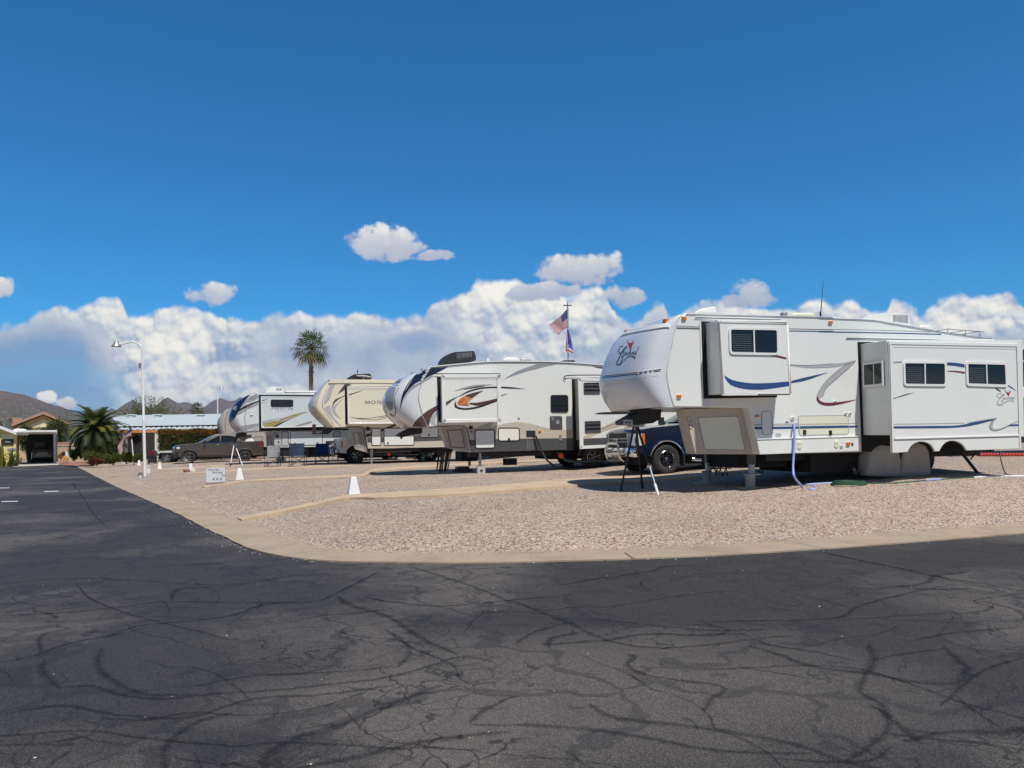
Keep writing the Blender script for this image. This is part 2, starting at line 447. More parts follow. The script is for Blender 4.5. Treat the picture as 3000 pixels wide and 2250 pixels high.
# ------------------------------------------------------------------ materials
def new_mat(name):
    m = bpy.data.materials.new(name); m.use_nodes = True
    nt = NT(m.node_tree); b = m.node_tree.nodes['Principled BSDF']
    MATS[name] = m
    return m, nt, b
def mat(name, col, rough=.5, metal=0.0, var=.06, vs=6.0, bump=0.0, bs=60.0, coat=0.0, spec=.5, coords='Object', dirt=0.0):
    m, nt, b = new_mat(name)
    tcn = nt.node('ShaderNodeTexCoord'); v = tcn.outputs[coords]
    n = nt.noise(v, vs, 4, .6)
    lo = tuple(max(0, c*(1-var)) for c in col); hi = tuple(min(1, c*(1+var)) for c in col)
    c = nt.ramp(n, [(.3, lo), (.7, hi)])
    if dirt:
        n2 = nt.noise(nt.vm('MULTIPLY', v, (3.0, 3.0, .5)), 3.0, 5, .65)
        c = nt.mix(nt.sstep(n2, .5, .78, 0, dirt), c, (.32, .28, .23))
    nt.put(b.inputs['Base Color'], c)
    b.inputs['Roughness'].default_value = rough; b.inputs['Metallic'].default_value = metal
    b.inputs['Specular IOR Level'].default_value = spec
    if coat: b.inputs['Coat Weight'].default_value = coat; b.inputs['Coat Roughness'].default_value = .06
    if bump:
        bn = nt.node('ShaderNodeBump'); bn.inputs['Strength'].default_value = bump; bn.inputs['Distance'].default_value = .01
        nt.put(bn.inputs['Height'], nt.noise(v, bs, 3, .6)); nt.l.new(bn.outputs[0], b.inputs['Normal'])
    return m
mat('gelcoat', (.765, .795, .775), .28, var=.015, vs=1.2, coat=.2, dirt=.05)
mat('cap_gel', (.66, .70, .74), .25, var=.015, vs=1.2, coat=.5, dirt=.03)  # white gelcoat with the shaded noses' blue sky reflection tinted into its colour
mat('gelcoat_trim', (.79, .80, .78), .30, var=.02, coat=.15)
mat('bone_white', (.76, .775, .74), .34, var=.015, vs=1.2, coat=.15, dirt=.05)
mat('cream_gel', (.74, .69, .54), .34, var=.015, vs=1.2, coat=.15, dirt=.05)
mat('cream_pale', (.80, .77, .67), .34, var=.03, coat=.15)
mat('ice_white', (.62, .68, .70), .30, var=.02, coat=.15)
mat('ivory_door', (.74, .74, .60), .42, var=.03)
mat('tan_panel', (.53, .47, .38), .5, var=.05)
mat('mauve_grey', (.44, .40, .37), .45, var=.04)
mat('taupe_gel', (.40, .36, .33), .4, var=.04, coat=.1)
mat('silver_gel', (.48, .49, .52), .3, var=.04, coat=.2)
mat('steel_grey', (.30, .31, .33), .35, var=.04, coat=.1)
mat('charcoal', (.075, .075, .08), .45, var=.1)
mat('soft_black', (.022, .022, .025), .5, var=.15)
mat('rubber', (.025, .025, .026), .8, var=.2, bump=.3)
mat('void_black', (.010, .010, .012), .9, var=.1)
mat('glass_dark', (.012, .016, .02), .06, var=.1, spec=.6)
mat('glass_tint', (.02, .07, .09), .05, var=.1, spec=.7)
mat('blind', (.10, .105, .11), .4, var=.05)
mat('navy', (.03, .075, .22), .35, var=.05)
mat('deep_navy', (.012, .02, .05), .25, var=.08, coat=.3)
mat('maroon', (.17, .02, .05), .4, var=.06)
mat('logo_red', (.50, .015, .03), .4, var=.05)
mat('brown_swoosh', (.085, .045, .042), .4, var=.08)
mat('flame', (.55, .20, .06), .4, var=.6, vs=9.0)
mat('silver_decal', (.42, .43, .46), .35, var=.05)
mat('gold_decal', (.36, .29, .12), .4, var=.05)
mat('amber', (.75, .17, .01), .25, var=.05)
mat('lens_red', (.35, .01, .012), .2, var=.05)
mat('lamp_clear', (.70, .72, .74), .08, var=.06, spec=.8)
mat('chrome', (.75, .77, .80), .08, 1.0, var=.03)
mat('alloy', (.55, .56, .58), .22, 1.0, var=.05)
mat('dark_metal', (.10, .10, .105), .45, .6, var=.15)
mat('galv', (.42, .43, .44), .45, .7, var=.1, vs=20)
mat('white_paint', (.80, .80, .78), .4, var=.03, dirt=.05)
mat('aluminium', (.62, .63, .64), .38, .8, var=.05)
mat('bucket_grey', (.42, .40, .385), .55, var=.06)
mat('plywood', (.62, .46, .22), .7, var=.15, vs=14)
mat('canvas', (.40, .385, .36), .9, var=.08, vs=4, bump=.4, bs=30, dirt=.5)
mat('hose_blue', (.34, .42, .80), .45, var=.05)
mat('hose_orange', (.80, .13, .02), .45, var=.05)
mat('hose_green', (.03, .10, .05), .5, var=.1)
mat('hose_white', (.75, .76, .76), .5, var=.05)
mat('gas_green', (.10, .38, .28), .4, var=.06)
mat('cinder', (.48, .47, .45), .85, var=.12, vs=30, bump=.4)
mat('wood', (.20, .11, .07), .7, var=.2, vs=8)
mat('fabric_grey', (.30, .31, .32), .9, var=.08)
mat('fabric_blue', (.012, .05, .19), .85, var=.1)
mat('fabric_teal', (.03, .055, .10), .85, var=.1)
mat('midnight', (.004, .008, .026), .2, var=.1, coat=.8)
mat('bronze_paint', (.115, .095, .078), .22, .6, var=.06, coat=.8)
mat('silver_paint', (.42, .43, .44), .25, .5, var=.04, coat=.6)
mat('maroon_paint', (.10, .012, .018), .3, var=.06, coat=.6)
mat('white_car', (.74, .75, .74), .25, var=.02, coat=.6)
mat('yellow_wall', (.68, .58, .24), .75, var=.05, vs=3)
mat('pale_yellow', (.76, .74, .44), .75, var=.04)
mat('gable_wall', (.60, .43, .22), .85, var=.07, vs=2)
mat('roof_tile', (.40, .25, .17), .8, var=.2, vs=9)
mat('white_roof', (.50, .565, .585), .5, var=.04, vs=1.0)
mat('orange_fascia', (.62, .27, .09), .6, var=.06)
mat('house_grey', (.30, .28, .265), .8, var=.06)
mat('block_wall', (.58, .43, .30), .85, var=.08, vs=5, bump=.2)
mat('concrete_pale', (.52, .50, .46), .85, var=.08, vs=2, bump=.2)
mat('red_rope', (.42, .04, .025), .6, var=.15)
mat('cloth_red', (.30, .016, .03), .8, var=.06)
mat('cloth_white', (.60, .55, .57), .8, var=.05)
mat('cloth_navy', (.03, .035, .13), .8, var=.06)
mat('sign_white', (.66, .74, .80), .5, var=.02)
mat('print_purple', (.13, .03, .20), .6, var=.05)
mat('print_ink', (.10, .09, .16), .6, var=.05)
mat('sunflower', (.65, .34, .03), .6, var=.2)
mat('terracotta', (.34, .17, .11), .8, var=.15)
mat('bark', (.16, .12, .09), .9, var=.25, vs=12, bump=.6)
mat('palm_bark', (.24, .17, .12), .9, var=.3, vs=20, bump=.8)
mat('glow_dome', (.62, .58, .44), .5, var=.1)
def leaf(name, a, b, tr=.35):
    m, nt, bs = new_mat(name)
    g = nt.node('ShaderNodeNewGeometry')
    c = nt.ramp(g.outputs['Random Per Island'], [(0.0, a), (1.0, b)])
    nt.put(bs.inputs['Base Color'], c); bs.inputs['Roughness'].default_value = .55
    bs.inputs['Specular IOR Level'].default_value = .35
    t = nt.node('ShaderNodeBsdfTranslucent'); nt.put(t.inputs[0], nt.mix(.5, c, (.20, .28, .03)))
    mx = nt.node('ShaderNodeMixShader'); mx.inputs[0].default_value = tr
    nt.l.new(bs.outputs[0], mx.inputs[1]); nt.l.new(t.outputs[0], mx.inputs[2])
    nt.l.new(mx.outputs[0], m.node_tree.nodes['Material Output'].inputs[0])
leaf('leaf_dark', (.018, .038, .012), (.045, .075, .02))
leaf('leaf_mid', (.035, .065, .015), (.085, .12, .03))
leaf('leaf_yellow', (.10, .12, .02), (.26, .22, .04))
leaf('leaf_palm', (.03, .06, .018), (.085, .12, .035))
leaf('leaf_date', (.022, .042, .015), (.065, .09, .032))
leaf('leaf_dry', (.22, .13, .04), (.34, .19, .05))
leaf('leaf_olive', (.07, .085, .03), (.14, .15, .06))
leaf('leaf_feather', (.13, .15, .07), (.24, .25, .12), .45)
leaf('leaf_red', (.09, .018, .012), (.20, .035, .02))
leaf('leaf_hedge', (.05, .06, .014), (.13, .12, .03))
leaf('leaf_rust', (.18, .075, .015), (.30, .12, .02))
leaf('leaf_sage', (.075, .085, .06), (.12, .13, .09))

# ---- gravel: pebbles about 3 cm, many colours
def gravel_mat():
    m, nt, b = new_mat('gravel')
    v = nt.node('ShaderNodeTexCoord').outputs['Object']
    wv = nt.vm('ADD', v, nt.scale(nt.noise(v, 30.0, 2, .5, color=True, dim='2D'), .012))
    cell = nt.voro(wv, 37.0, out='Color', dim='2D')
    d = nt.voro(wv, 37.0, dim='2D')
    cx, cy, cz = nt.sep(cell)
    pal = nt.ramp(cx, [(0.0, (.20, .145, .115)), (.09, (.36, .26, .20)), (.22, (.55, .42, .325)), (.44, (.66, .535, .43)), (.66, (.71, .61, .51)), (.84, (.50, .46, .43)), (.90, (.38, .35, .33)), (1.0, (.78, .73, .65))], 'CONSTANT')
    big = nt.noise(v, .55, 4, .6, dim='2D')
    tone = nt.ramp(big, [(.3, (.90, .88, .87)), (.7, (1.06, 1.04, 1.02))])
    c = nt.mix(1.0, nt.mix(nt.sstep(d, .36, .66, 0, .72), pal, (.14, .105, .085)), tone, 'MULTIPLY')
    nt.put(b.inputs['Base Color'], c); b.inputs['Roughness'].default_value = .85; b.inputs['Specular IOR Level'].default_value = .25
    bn = nt.node('ShaderNodeBump'); bn.inputs['Strength'].default_value = .85; bn.inputs['Distance'].default_value = .012
    hgt = nt.m('MULTIPLY', nt.sstep(d, .05, .70, 1.0, 0.0), nt.m('ADD', .5, nt.m('MULTIPLY', cy, .6)))
    nt.put(bn.inputs['Height'], hgt); nt.l.new(bn.outputs[0], b.inputs['Normal'])
gravel_mat()
# ---- asphalt: sealed, worn grey in patches, pale aggregate showing, hairline cracks
def asphalt_mat():
    m, nt, b = new_mat('asphalt')
    v = nt.node('ShaderNodeTexCoord').outputs['Object']
    wv = nt.vm('ADD', v, nt.scale(nt.vm('SUBTRACT', nt.noise(v, .8, 4, .6, color=True, dim='2D'), (.5, .5, .5)), 1.6))
    wear = nt.noise(wv, .28, 5, .62, dim='2D')
    ax, ay, _ = nt.sep(v)
    # worn heart of the junction
    dd = nt.vm('MULTIPLY', nt.vm('SUBTRACT', wv, (0.45, 4.9, 0)), (1/2.6, 1/1.5, 0))
    heart = nt.m('MAXIMUM', nt.m('SUBTRACT', 1.0, nt.vm('DOT_PRODUCT', dd, dd, 1)), 0.0)
    wearf = nt.m('ADD', nt.sstep(wear, .42, .72), nt.m('MULTIPLY', heart, .9))
    base = nt.mix(wearf, (.0235, .0220, .0226), (.088, .076, .069))
    fine = nt.noise(v, 130.0, 3, .75, dim='2D')
    base = nt.mix(nt.sstep(fine, .42, .66, 0, .75), base, nt.mix(wearf, (.055, .052, .053), (.125, .113, .105)))
    sp = nt.voro(v, 115.0, out='Color', dim='2D'); sd = nt.voro(nt.vm('ADD', v, nt.scale(nt.noise(v, 120.0, 2, .6, color=True, dim='2D'), .006)), 115.0, dim='2D')
    pick = nt.m('MULTIPLY', nt.m('GREATER_THAN', nt.sep(sp)[0], .62), nt.sstep(sd, .22, .46, 1.0, 0.0))
    pick = nt.m('MULTIPLY', pick, nt.m('ADD', .40, nt.m('MULTIPLY', wearf, .60), clamp=True))
    base = nt.mix(nt.m('MULTIPLY', pick, .75), base, (.26, .23, .20))
    # seal-coat bands along old cracks
    wv2 = nt.vm('ADD', v, nt.scale(nt.vm('SUBTRACT', nt.noise(v, 1.1, 4, .5, color=True, dim='2D'), (.5, .5, .5)), 1.9))
    e1 = nt.voro(wv2, .62, 'DISTANCE_TO_EDGE', dim='2D')
    wd = nt.m('MULTIPLY_ADD', nt.noise(v, .9, 3, .6, dim='2D'), .12, -.015)
    band = nt.m('SUBTRACT', 1.0, nt.sstep(e1, nt.m('MULTIPLY', wd, .55), wd))
    base = nt.mix(nt.m('MULTIPLY', band, .42), base, (.017, .017, .021))
    e2 = nt.voro(wv2, 1.5, 'DISTANCE_TO_EDGE', dim='2D')
    cr = nt.m('MULTIPLY', nt.m('SUBTRACT', 1.0, nt.sstep(e2, .004, .030)), nt.sstep(nt.noise(v, .6, 3, .6, dim='2D'), .40, .60))
    wv3 = nt.vm('ADD', v, nt.scale(nt.vm('SUBTRACT', nt.noise(v, 2.3, 3, .5, color=True, dim='2D'), (.5, .5, .5)), .5))
    e3 = nt.voro(wv3, 3.4, 'DISTANCE_TO_EDGE', dim='2D')
    cr = nt.m('MAXIMUM', cr, nt.m('MULTIPLY', nt.m('MULTIPLY', nt.m('SUBTRACT', 1.0, nt.sstep(e3, .004, .045)), nt.sstep(nt.noise(v, .9, 3, .6, dim='2D'), .47, .60)), .8))
    base = nt.mix(nt.m('MULTIPLY', cr, .72), base, (.011, .011, .013))
    nt.put(b.inputs['Base Color'], base)
    nt.put(b.inputs['Roughness'], nt.mr(fine, .3, .7, .62, .85)); b.inputs['Specular IOR Level'].default_value = .35
    bn = nt.node('ShaderNodeBump'); bn.inputs['Strength'].default_value = .5; bn.inputs['Distance'].default_value = .006
    nt.put(bn.inputs['Height'], nt.m('SUBTRACT', fine, nt.m('MULTIPLY', cr, 1.0))); nt.l.new(bn.outputs[0], b.inputs['Normal'])
asphalt_mat()
mat('tar_seal', (.0175, .0175, .021), .8, var=.25, vs=3, bump=.3, spec=.25)
def tar_mat():
    m, nt, b = new_mat('tar_band')
    v = nt.node('ShaderNodeTexCoord').outputs['Object']; at = nt.node('ShaderNodeAttribute'); at.attribute_name = 'feather'
    b.inputs['Base Color'].default_value = (.0165, .0165, .0215, 1); b.inputs['Roughness'].default_value = .8; b.inputs['Specular IOR Level'].default_value = .25
    n = nt.m('ADD', nt.m('MULTIPLY', nt.m('SUBTRACT', nt.noise(v, 6.0, 5, .7, dim='2D'), .5), 1.3), nt.m('MULTIPLY', nt.m('SUBTRACT', nt.noise(v, 110.0, 3, .75, dim='2D'), .5), 1.9))
    a = nt.m('MULTIPLY', nt.sstep(nt.m('ADD', at.outputs['Fac'], n), .05, 1.1), .36)
    a = nt.m('MAXIMUM', a, nt.m('MULTIPLY', nt.sstep(nt.m('ADD', at.outputs['Fac'], nt.m('MULTIPLY', n, .10)), .97, 1.03), .62))
    nt.put(b.inputs['Alpha'], a)
tar_mat()
def tan_concrete(name, col):
    m, nt, b = new_mat(name)
    v = nt.node('ShaderNodeTexCoord').outputs['Object']
    n = nt.noise(v, 1.3, 5, .65, dim='2D'); f = nt.noise(v, 70.0, 3, .6, dim='2D')
    c = nt.ramp(n, [(.28, tuple(x*.82 for x in col)), (.5, col), (.75, tuple(min(1, x*1.12) for x in col))])
    c = nt.mix(nt.sstep(f, .55, .75, 0, .35), c, tuple(x*.6 for x in col))
    pit = nt.voro(v, 9.0, dim='2D'); pc = nt.sep(nt.voro(v, 9.0, out='Color', dim='2D'))[0]
    pk = nt.m('MULTIPLY', nt.m('GREATER_THAN', pc, .93), nt.sstep(pit, .07, .15, 1.0, 0.0))
    c = nt.mix(nt.m('MULTIPLY', pk, .8), c, (.06, .045, .035))
    nt.put(b.inputs['Base Color'], c); b.inputs['Roughness'].default_value = .88; b.inputs['Specular IOR Level'].default_value = .25
    bn = nt.node('ShaderNodeBump'); bn.inputs['Strength'].default_value = .35; bn.inputs['Distance'].default_value = .004
    nt.put(bn.inputs['Height'], f); nt.l.new(bn.outputs[0], b.inputs['Normal'])
tan_concrete('tan_kerb', (.405, .32, .24))
tan_concrete('tan_slab', (.55, .42, .29))
def desert_mat():
    m, nt, b = new_mat('desert_soil')
    v = nt.node('ShaderNodeTexCoord').outputs['Object']
    n = nt.noise(v, .05, 6, .6, dim='2D'); f = nt.noise(v, 3.0, 4, .6, dim='2D')
    c = nt.ramp(nt.m('ADD', nt.m('MULTIPLY', n, .7), nt.m('MULTIPLY', f, .3)), [(.3, (.20, .16, .11)), (.55, (.34, .26, .19)), (.7, (.42, .33, .25))])
    nt.put(b.inputs['Base Color'], c); b.inputs['Roughness'].default_value = .95
desert_mat()
def mountain_mat(name, lo, hi, rock):
    m, nt, b = new_mat(name)
    v = nt.node('ShaderNodeTexCoord').outputs['Object']
    z = nt.sep(v)[2]
    n = nt.noise(v, .011, 7, .65); n2 = nt.noise(v, .05, 5, .7)
    scrub = nt.noise(v, .14, 3, .6)
    hgt = nt.mr(nt.m('ADD', z, nt.m('MULTIPLY', nt.m('SUBTRACT', n, .5), 160.0)), 40.0, 230.0)
    c = nt.mix(hgt, lo, hi)
    c = nt.mix(nt.sstep(n2, .54, .66, 0, .75), c, rock)
    c = nt.mix(nt.sstep(scrub, .5, .62, 0, .45), c, (.045, .055, .04))
    nt.put(b.inputs['Base Color'], c); b.inputs['Roughness'].default_value = .95
    bn = nt.node('ShaderNodeBump'); bn.inputs['Strength'].default_value = .9; bn.inputs['Distance'].default_value = 25.0
    nt.put(bn.inputs['Height'], nt.m('ADD', n, nt.m('MULTIPLY', n2, .3))); nt.l.new(bn.outputs[0], b.inputs['Normal'])
mountain_mat('near_hill', (.075, .088, .066), (.155, .10, .09), (.36, .245, .20))
mountain_mat('far_hill', (.11, .10, .11), (.15, .115, .12), (.26, .19, .175))

# ------------------------------------------------------------------ ground, road, kerb, gravel lot, concrete strips
def sheet(name, rows, m, kind='structure', smooth=60):
    mb = MB(); mb.grid(rows, m); o = mb.build(name, smooth=smooth)
    return tag(o, kind=kind)
mb = MB(); S = 5200
mb.add([(-S, -300, -.02), (S, -300, -.02), (S, S, -.02), (-S, S, -.02)], [(0, 1, 2, 3)], 'desert_soil')
tag(mb.build('ground'), kind='structure')
# asphalt: everything on the road side of the kerb line
mb = MB()
K2 = [p.copy() for p in KERB]
far_r = K2[-1]; far_l = K2[0]
poly = [Vector((p.x, p.y, .004)) for p in K2] + [Vector((far_r.x, -60, .004)), Vector((-70, -60, .004)), Vector((-70, 48, .004)), Vector((-43.5, 63.0, .004))]
mb.add(poly, [list(range(len(poly)))[::-1]], 'asphalt')
tag(mb.build('asphalt_road'), kind='structure')
# ribbon kerb, a little above the road
mb = MB(); n = 120
def resample(L, n):
    d = [0]
    for i in range(1, len(L)): d.append(d[-1]+(L[i]-L[i-1]).length)
    out = []; j = 0
    for k in range(n+1):
        t = d[-1]*k/n
        while j < len(L)-2 and d[j+1] < t: j += 1
        s = d[j+1]-d[j]; out.append(L[j].lerp(L[j+1], (t-d[j])/s if s > 0 else 0))
    return out
ka = [p for p in KERB]; rng = random.Random(3)
def near_on(L, p):
    best = None
    for i in range(len(L)-1):
        ab = L[i+1]-L[i]; t = max(0, min(1, (p-L[i]).dot(ab)/max(ab.length_squared, 1e-9))); c = L[i]+ab*t
        if best is None or (c-p).length < (best-p).length: best = c
    return best
kk = resample(KERB, 420)
rows = []
for p in kk:
    g = near_on(GRAV, p); dirv = (g-p).normalized()
    j = dirv*rng.uniform(-.012, .02)
    rows.append([p+j+Vector((0, 0, -.01)), p+j+Vector((0, 0, .022)), p.lerp(g, .5)+Vector((0, 0, .030)), g+dirv*.10+Vector((0, 0, .036))])
mb.grid(rows, 'tan_kerb')
tag(mb.build('kerb', smooth=30), kind='structure')
# contraction joints in the kerb (fine dark grooves)
mb = MB()
for (c, x0, y0, x1, y1) in (('G', 1465, 797, 1562, 857), ('H', 590, 838, 815, 880), ('I', 1290, 420, 1160, 437)):
    a = flat(*PX(c, x0, y0), .04); b = flat(*PX(c, x1, y1), .034); d = (b-a).normalized(); s = Vector((-d.y, d.x, 0))*.006
    mb.add([a-s, b-s, b+s, a+s], [(0, 1, 2, 3)], 'void_black')
tag(mb.build('kerb_joint'), kind='structure')
# gravel lot on its raised bank
def lot_rows():
    rows = []
    gl = resample(GRAV, 260)
    offs = [0, .15, .35, .6, .9, 1.3, 1.8, 2.4, 3.2, 4.2, 5.5, 7, 9, 12, 16, 22, 30, 45]
    return gl, offs
# a regular grid clipped to the inside of the kerb keeps the sheet simple
mb = MB(); xs = []; x = -40.0
while x < 70: xs.append(x); x += .45 if -14 < x < 20 else .9
ys = []; y = 9.5
while y < 80: ys.append(y); y += .35 if y < 26 else .8
vid = {}; vs = []; fs = []
Q = {}
for i, xx in enumerate(xs):
    for j, yy in enumerate(ys): Q[i, j] = q_in(xx, yy)
def vert(i, j):
    if (i, j) not in vid:
        xx, yy = xs[i], ys[j]; q = Q[i, j]
        if q < 0:
            c = near_on(GRAV, Vector((xx, yy, 0))); p = Vector((c.x, c.y, .012))
        else: p = Vector((xx, yy, gz(xx, yy)+.012+rng.uniform(-.006, .012)))
        vid[i, j] = len(vs); vs.append(p)
    return vid[i, j]
for i in range(len(xs)-1):
    for j in range(len(ys)-1):
        if max(Q[i, j], Q[i+1, j], Q[i, j+1], Q[i+1, j+1]) > 0:
            fs.append([vert(i, j), vert(i+1, j), vert(i+1, j+1), vert(i, j+1)])
mb.add(vs, fs, 'gravel')
LOT = mb.build('gravel_lot', smooth=60); tag(LOT, kind='structure')
# loose pebbles spilled along the kerb and standing proud on the near bank (uncountable)
mb = MB(); rng = random.Random(11)
def pebble(p, r, m):
    vs = []; fs = [(0,1,2),(0,2,3),(0,3,4),(0,4,1),(5,2,1),(5,3,2),(5,4,3),(5,1,4)]
    a = rng.uniform(0, 6.28)
    sx, sy, sz = r*rng.uniform(.7, 1.3), r*rng.uniform(.7, 1.2), r*rng.uniform(.45, .8)
    for (x, y, z) in ((0,0,1),(1,0,0.1),(0,1,-.1),(-1,0,.1),(0,-1,0),(0,0,-1)):
        x, y, z = x*sx, y*sy, z*sz
        vs.append(p+Vector((x*math.cos(a)-y*math.sin(a), x*math.sin(a)+y*math.cos(a), z)))
    mb.add(vs, fs, m)
PEB = []
for k, c in enumerate(((.40, .30, .245), (.55, .47, .41), (.24, .165, .13), (.62, .59, .55), (.33, .29, .27))):
    mat('pebble_%d' % k, c, .85, var=.12); PEB.append('pebble_%d' % k)
def along(L, a, b): 
    n = len(L); return L[int(a*(n-1)):int(b*(n-1))]
gl = resample(GRAV, 600); kl = resample(KERB, 600)
for p in gl:
    if p.y > 34 or p.x > 14: continue
    g = near_on(KERB, p); d = (g-p).normalized()
    for _ in range(9):
        q = p+d*abs(rng.gauss(0, .05))-d*.03+Vector((rng.uniform(-.08, .08), rng.uniform(-.08, .08), .036))
        pebble(q, rng.uniform(.008, .019), rng.choice(PEB))
for p in kl:
    if p.y > 30 or p.x > 12: continue
    g = near_on(GRAV, p); d = (p-g).normalized()
    dens = 7 if (p.x < -.2 and p.y > 9.9 and p.y < 15.5) else 1
    for _ in range(dens):
        if rng.random() < .7:
            q = p+d*(abs(rng.gauss(0, .13))-.02)+Vector((rng.uniform(-.08, .08), rng.uniform(-.08, .08), .010))
            pebble(q, rng.uniform(.005, .014), rng.choice(PEB+['tar_seal']))
for _ in range(4500):
    p = Vector((rng.uniform(-9, 14), rng.uniform(10.3, 20), 0)); q = q_in(p.x, p.y)
    if q > .02 and q < 6:
        p.z = gz(p.x, p.y)+.016; pebble(p, rng.uniform(.010, .021), rng.choice(PEB))
for _ in range(260):
    p = Vector((rng.uniform(-12, 9), rng.uniform(3, 20), .008))
    if q_in(p.x, p.y) < -1.0: pebble(p, rng.uniform(.004, .010), rng.choice(PEB))
tag(mb.build('loose_pebbles'), kind='stuff')
# concrete strips between the pitches: near edge and far edge surveyed on the lot
def strip(name, near, far, h=.07):
    a, b = ribbon_pts([PX(*p) for p in near], [PX(*p) for p in far], 40)
    rows = []
    for p, q in zip(a, b):
        P = ground(p.x, p.y, h); Q_ = ground(q.x, q.y, h)
        lo = Vector((0, 0, -h-.06))
        rows.append([P+lo, P, Q_, Q_+lo])
    m = MB(); m.grid(rows, 'tan_slab')
    m.add(rows[0], [(0, 1, 2, 3)], 'tan_slab'); m.add(rows[-1], [(3, 2, 1, 0)], 'tan_slab')
    return tag(m.build(name, smooth=25), kind='structure')
strip('concrete_strip', [('F', 300, 531), ('F', 560, 478), ('F', 850, 420), ('F', 1130, 358), ('F', 1275, 350), ('F', 1420, 352), ('F', 2212, 312), ('G', 900, 262), ('G', 1090, 249), ('G', 1500, 220), ('G', 2212, 173), ('H', 0, 312)],
      [('F', 262, 512), ('F', 520, 462), ('F', 830, 400), ('F', 1100, 338), ('F', 1260, 322), ('F', 1420, 312), ('F', 2212, 262), ('G', 900, 208), ('G', 1090, 196), ('G', 1500, 176), ('G', 2212, 143), ('H', 0, 280)])
strip('concrete_strip', [('F', 0, 270), ('F', 160, 242), ('F', 330, 222), ('F', 450, 216), ('F', 900, 196), ('F', 1290, 178), ('C', 0, 1362), ('C', 550, 1318), ('C', 1100, 1285), ('C', 1700, 1262)],
      [('F', -20, 258), ('F', 150, 236), ('F', 325, 210), ('F', 450, 203), ('F', 900, 180), ('F', 1290, 158), ('C', 0, 1332), ('C', 550, 1300), ('C', 1100, 1270), ('C', 1700, 1250)], .05)
strip('concrete_strip', [('k', 0, 945), ('k', 440, 905), ('k', 870, 876), ('k', 1250, 846), ('F', 30, 107), ('F', 300, 92)],
      [('k', 0, 925), ('k', 440, 888), ('k', 870, 862), ('k', 1250, 835), ('F', 30, 101), ('F', 300, 86)], .04)
strip('concrete_strip', [('k', 425, 1025), ('k', 700, 1008), ('k', 1260, 975), ('F', 0, 152), ('F', 480, 122), ('F', 900, 105), ('F', 1200, 98)],
      [('k', 425, 1010), ('k', 700, 990), ('k', 1260, 950), ('F', 0, 140), ('F', 480, 112), ('F', 900, 97), ('F', 1200, 92)], .05)
strip('concrete_strip', [('E', 1720, 1024), ('E', 2212, 992)], [('E', 1720, 1012), ('E', 2212, 984)], .04)
# painted dashes on the far road
for (c, x0, y0, x1, y1, hw) in (('I', 408, 442, 540, 438, 3.2), ('I', 10, 536, 165, 532, 3.2), ('I', -90, 411, 85, 408, 2.6)):
    m = MB(); a, b, cc, d = (flat(*PX(c, x0, y0+hw), .009), flat(*PX(c, x1, y1+hw), .009), flat(*PX(c, x1+3, y1-hw), .009), flat(*PX(c, x0+3, y0-hw), .009))
    m.add([a, b, cc, d], [(0, 1, 2, 3)], 'white_paint')
    tag(m.build('road_marking'), kind='structure')
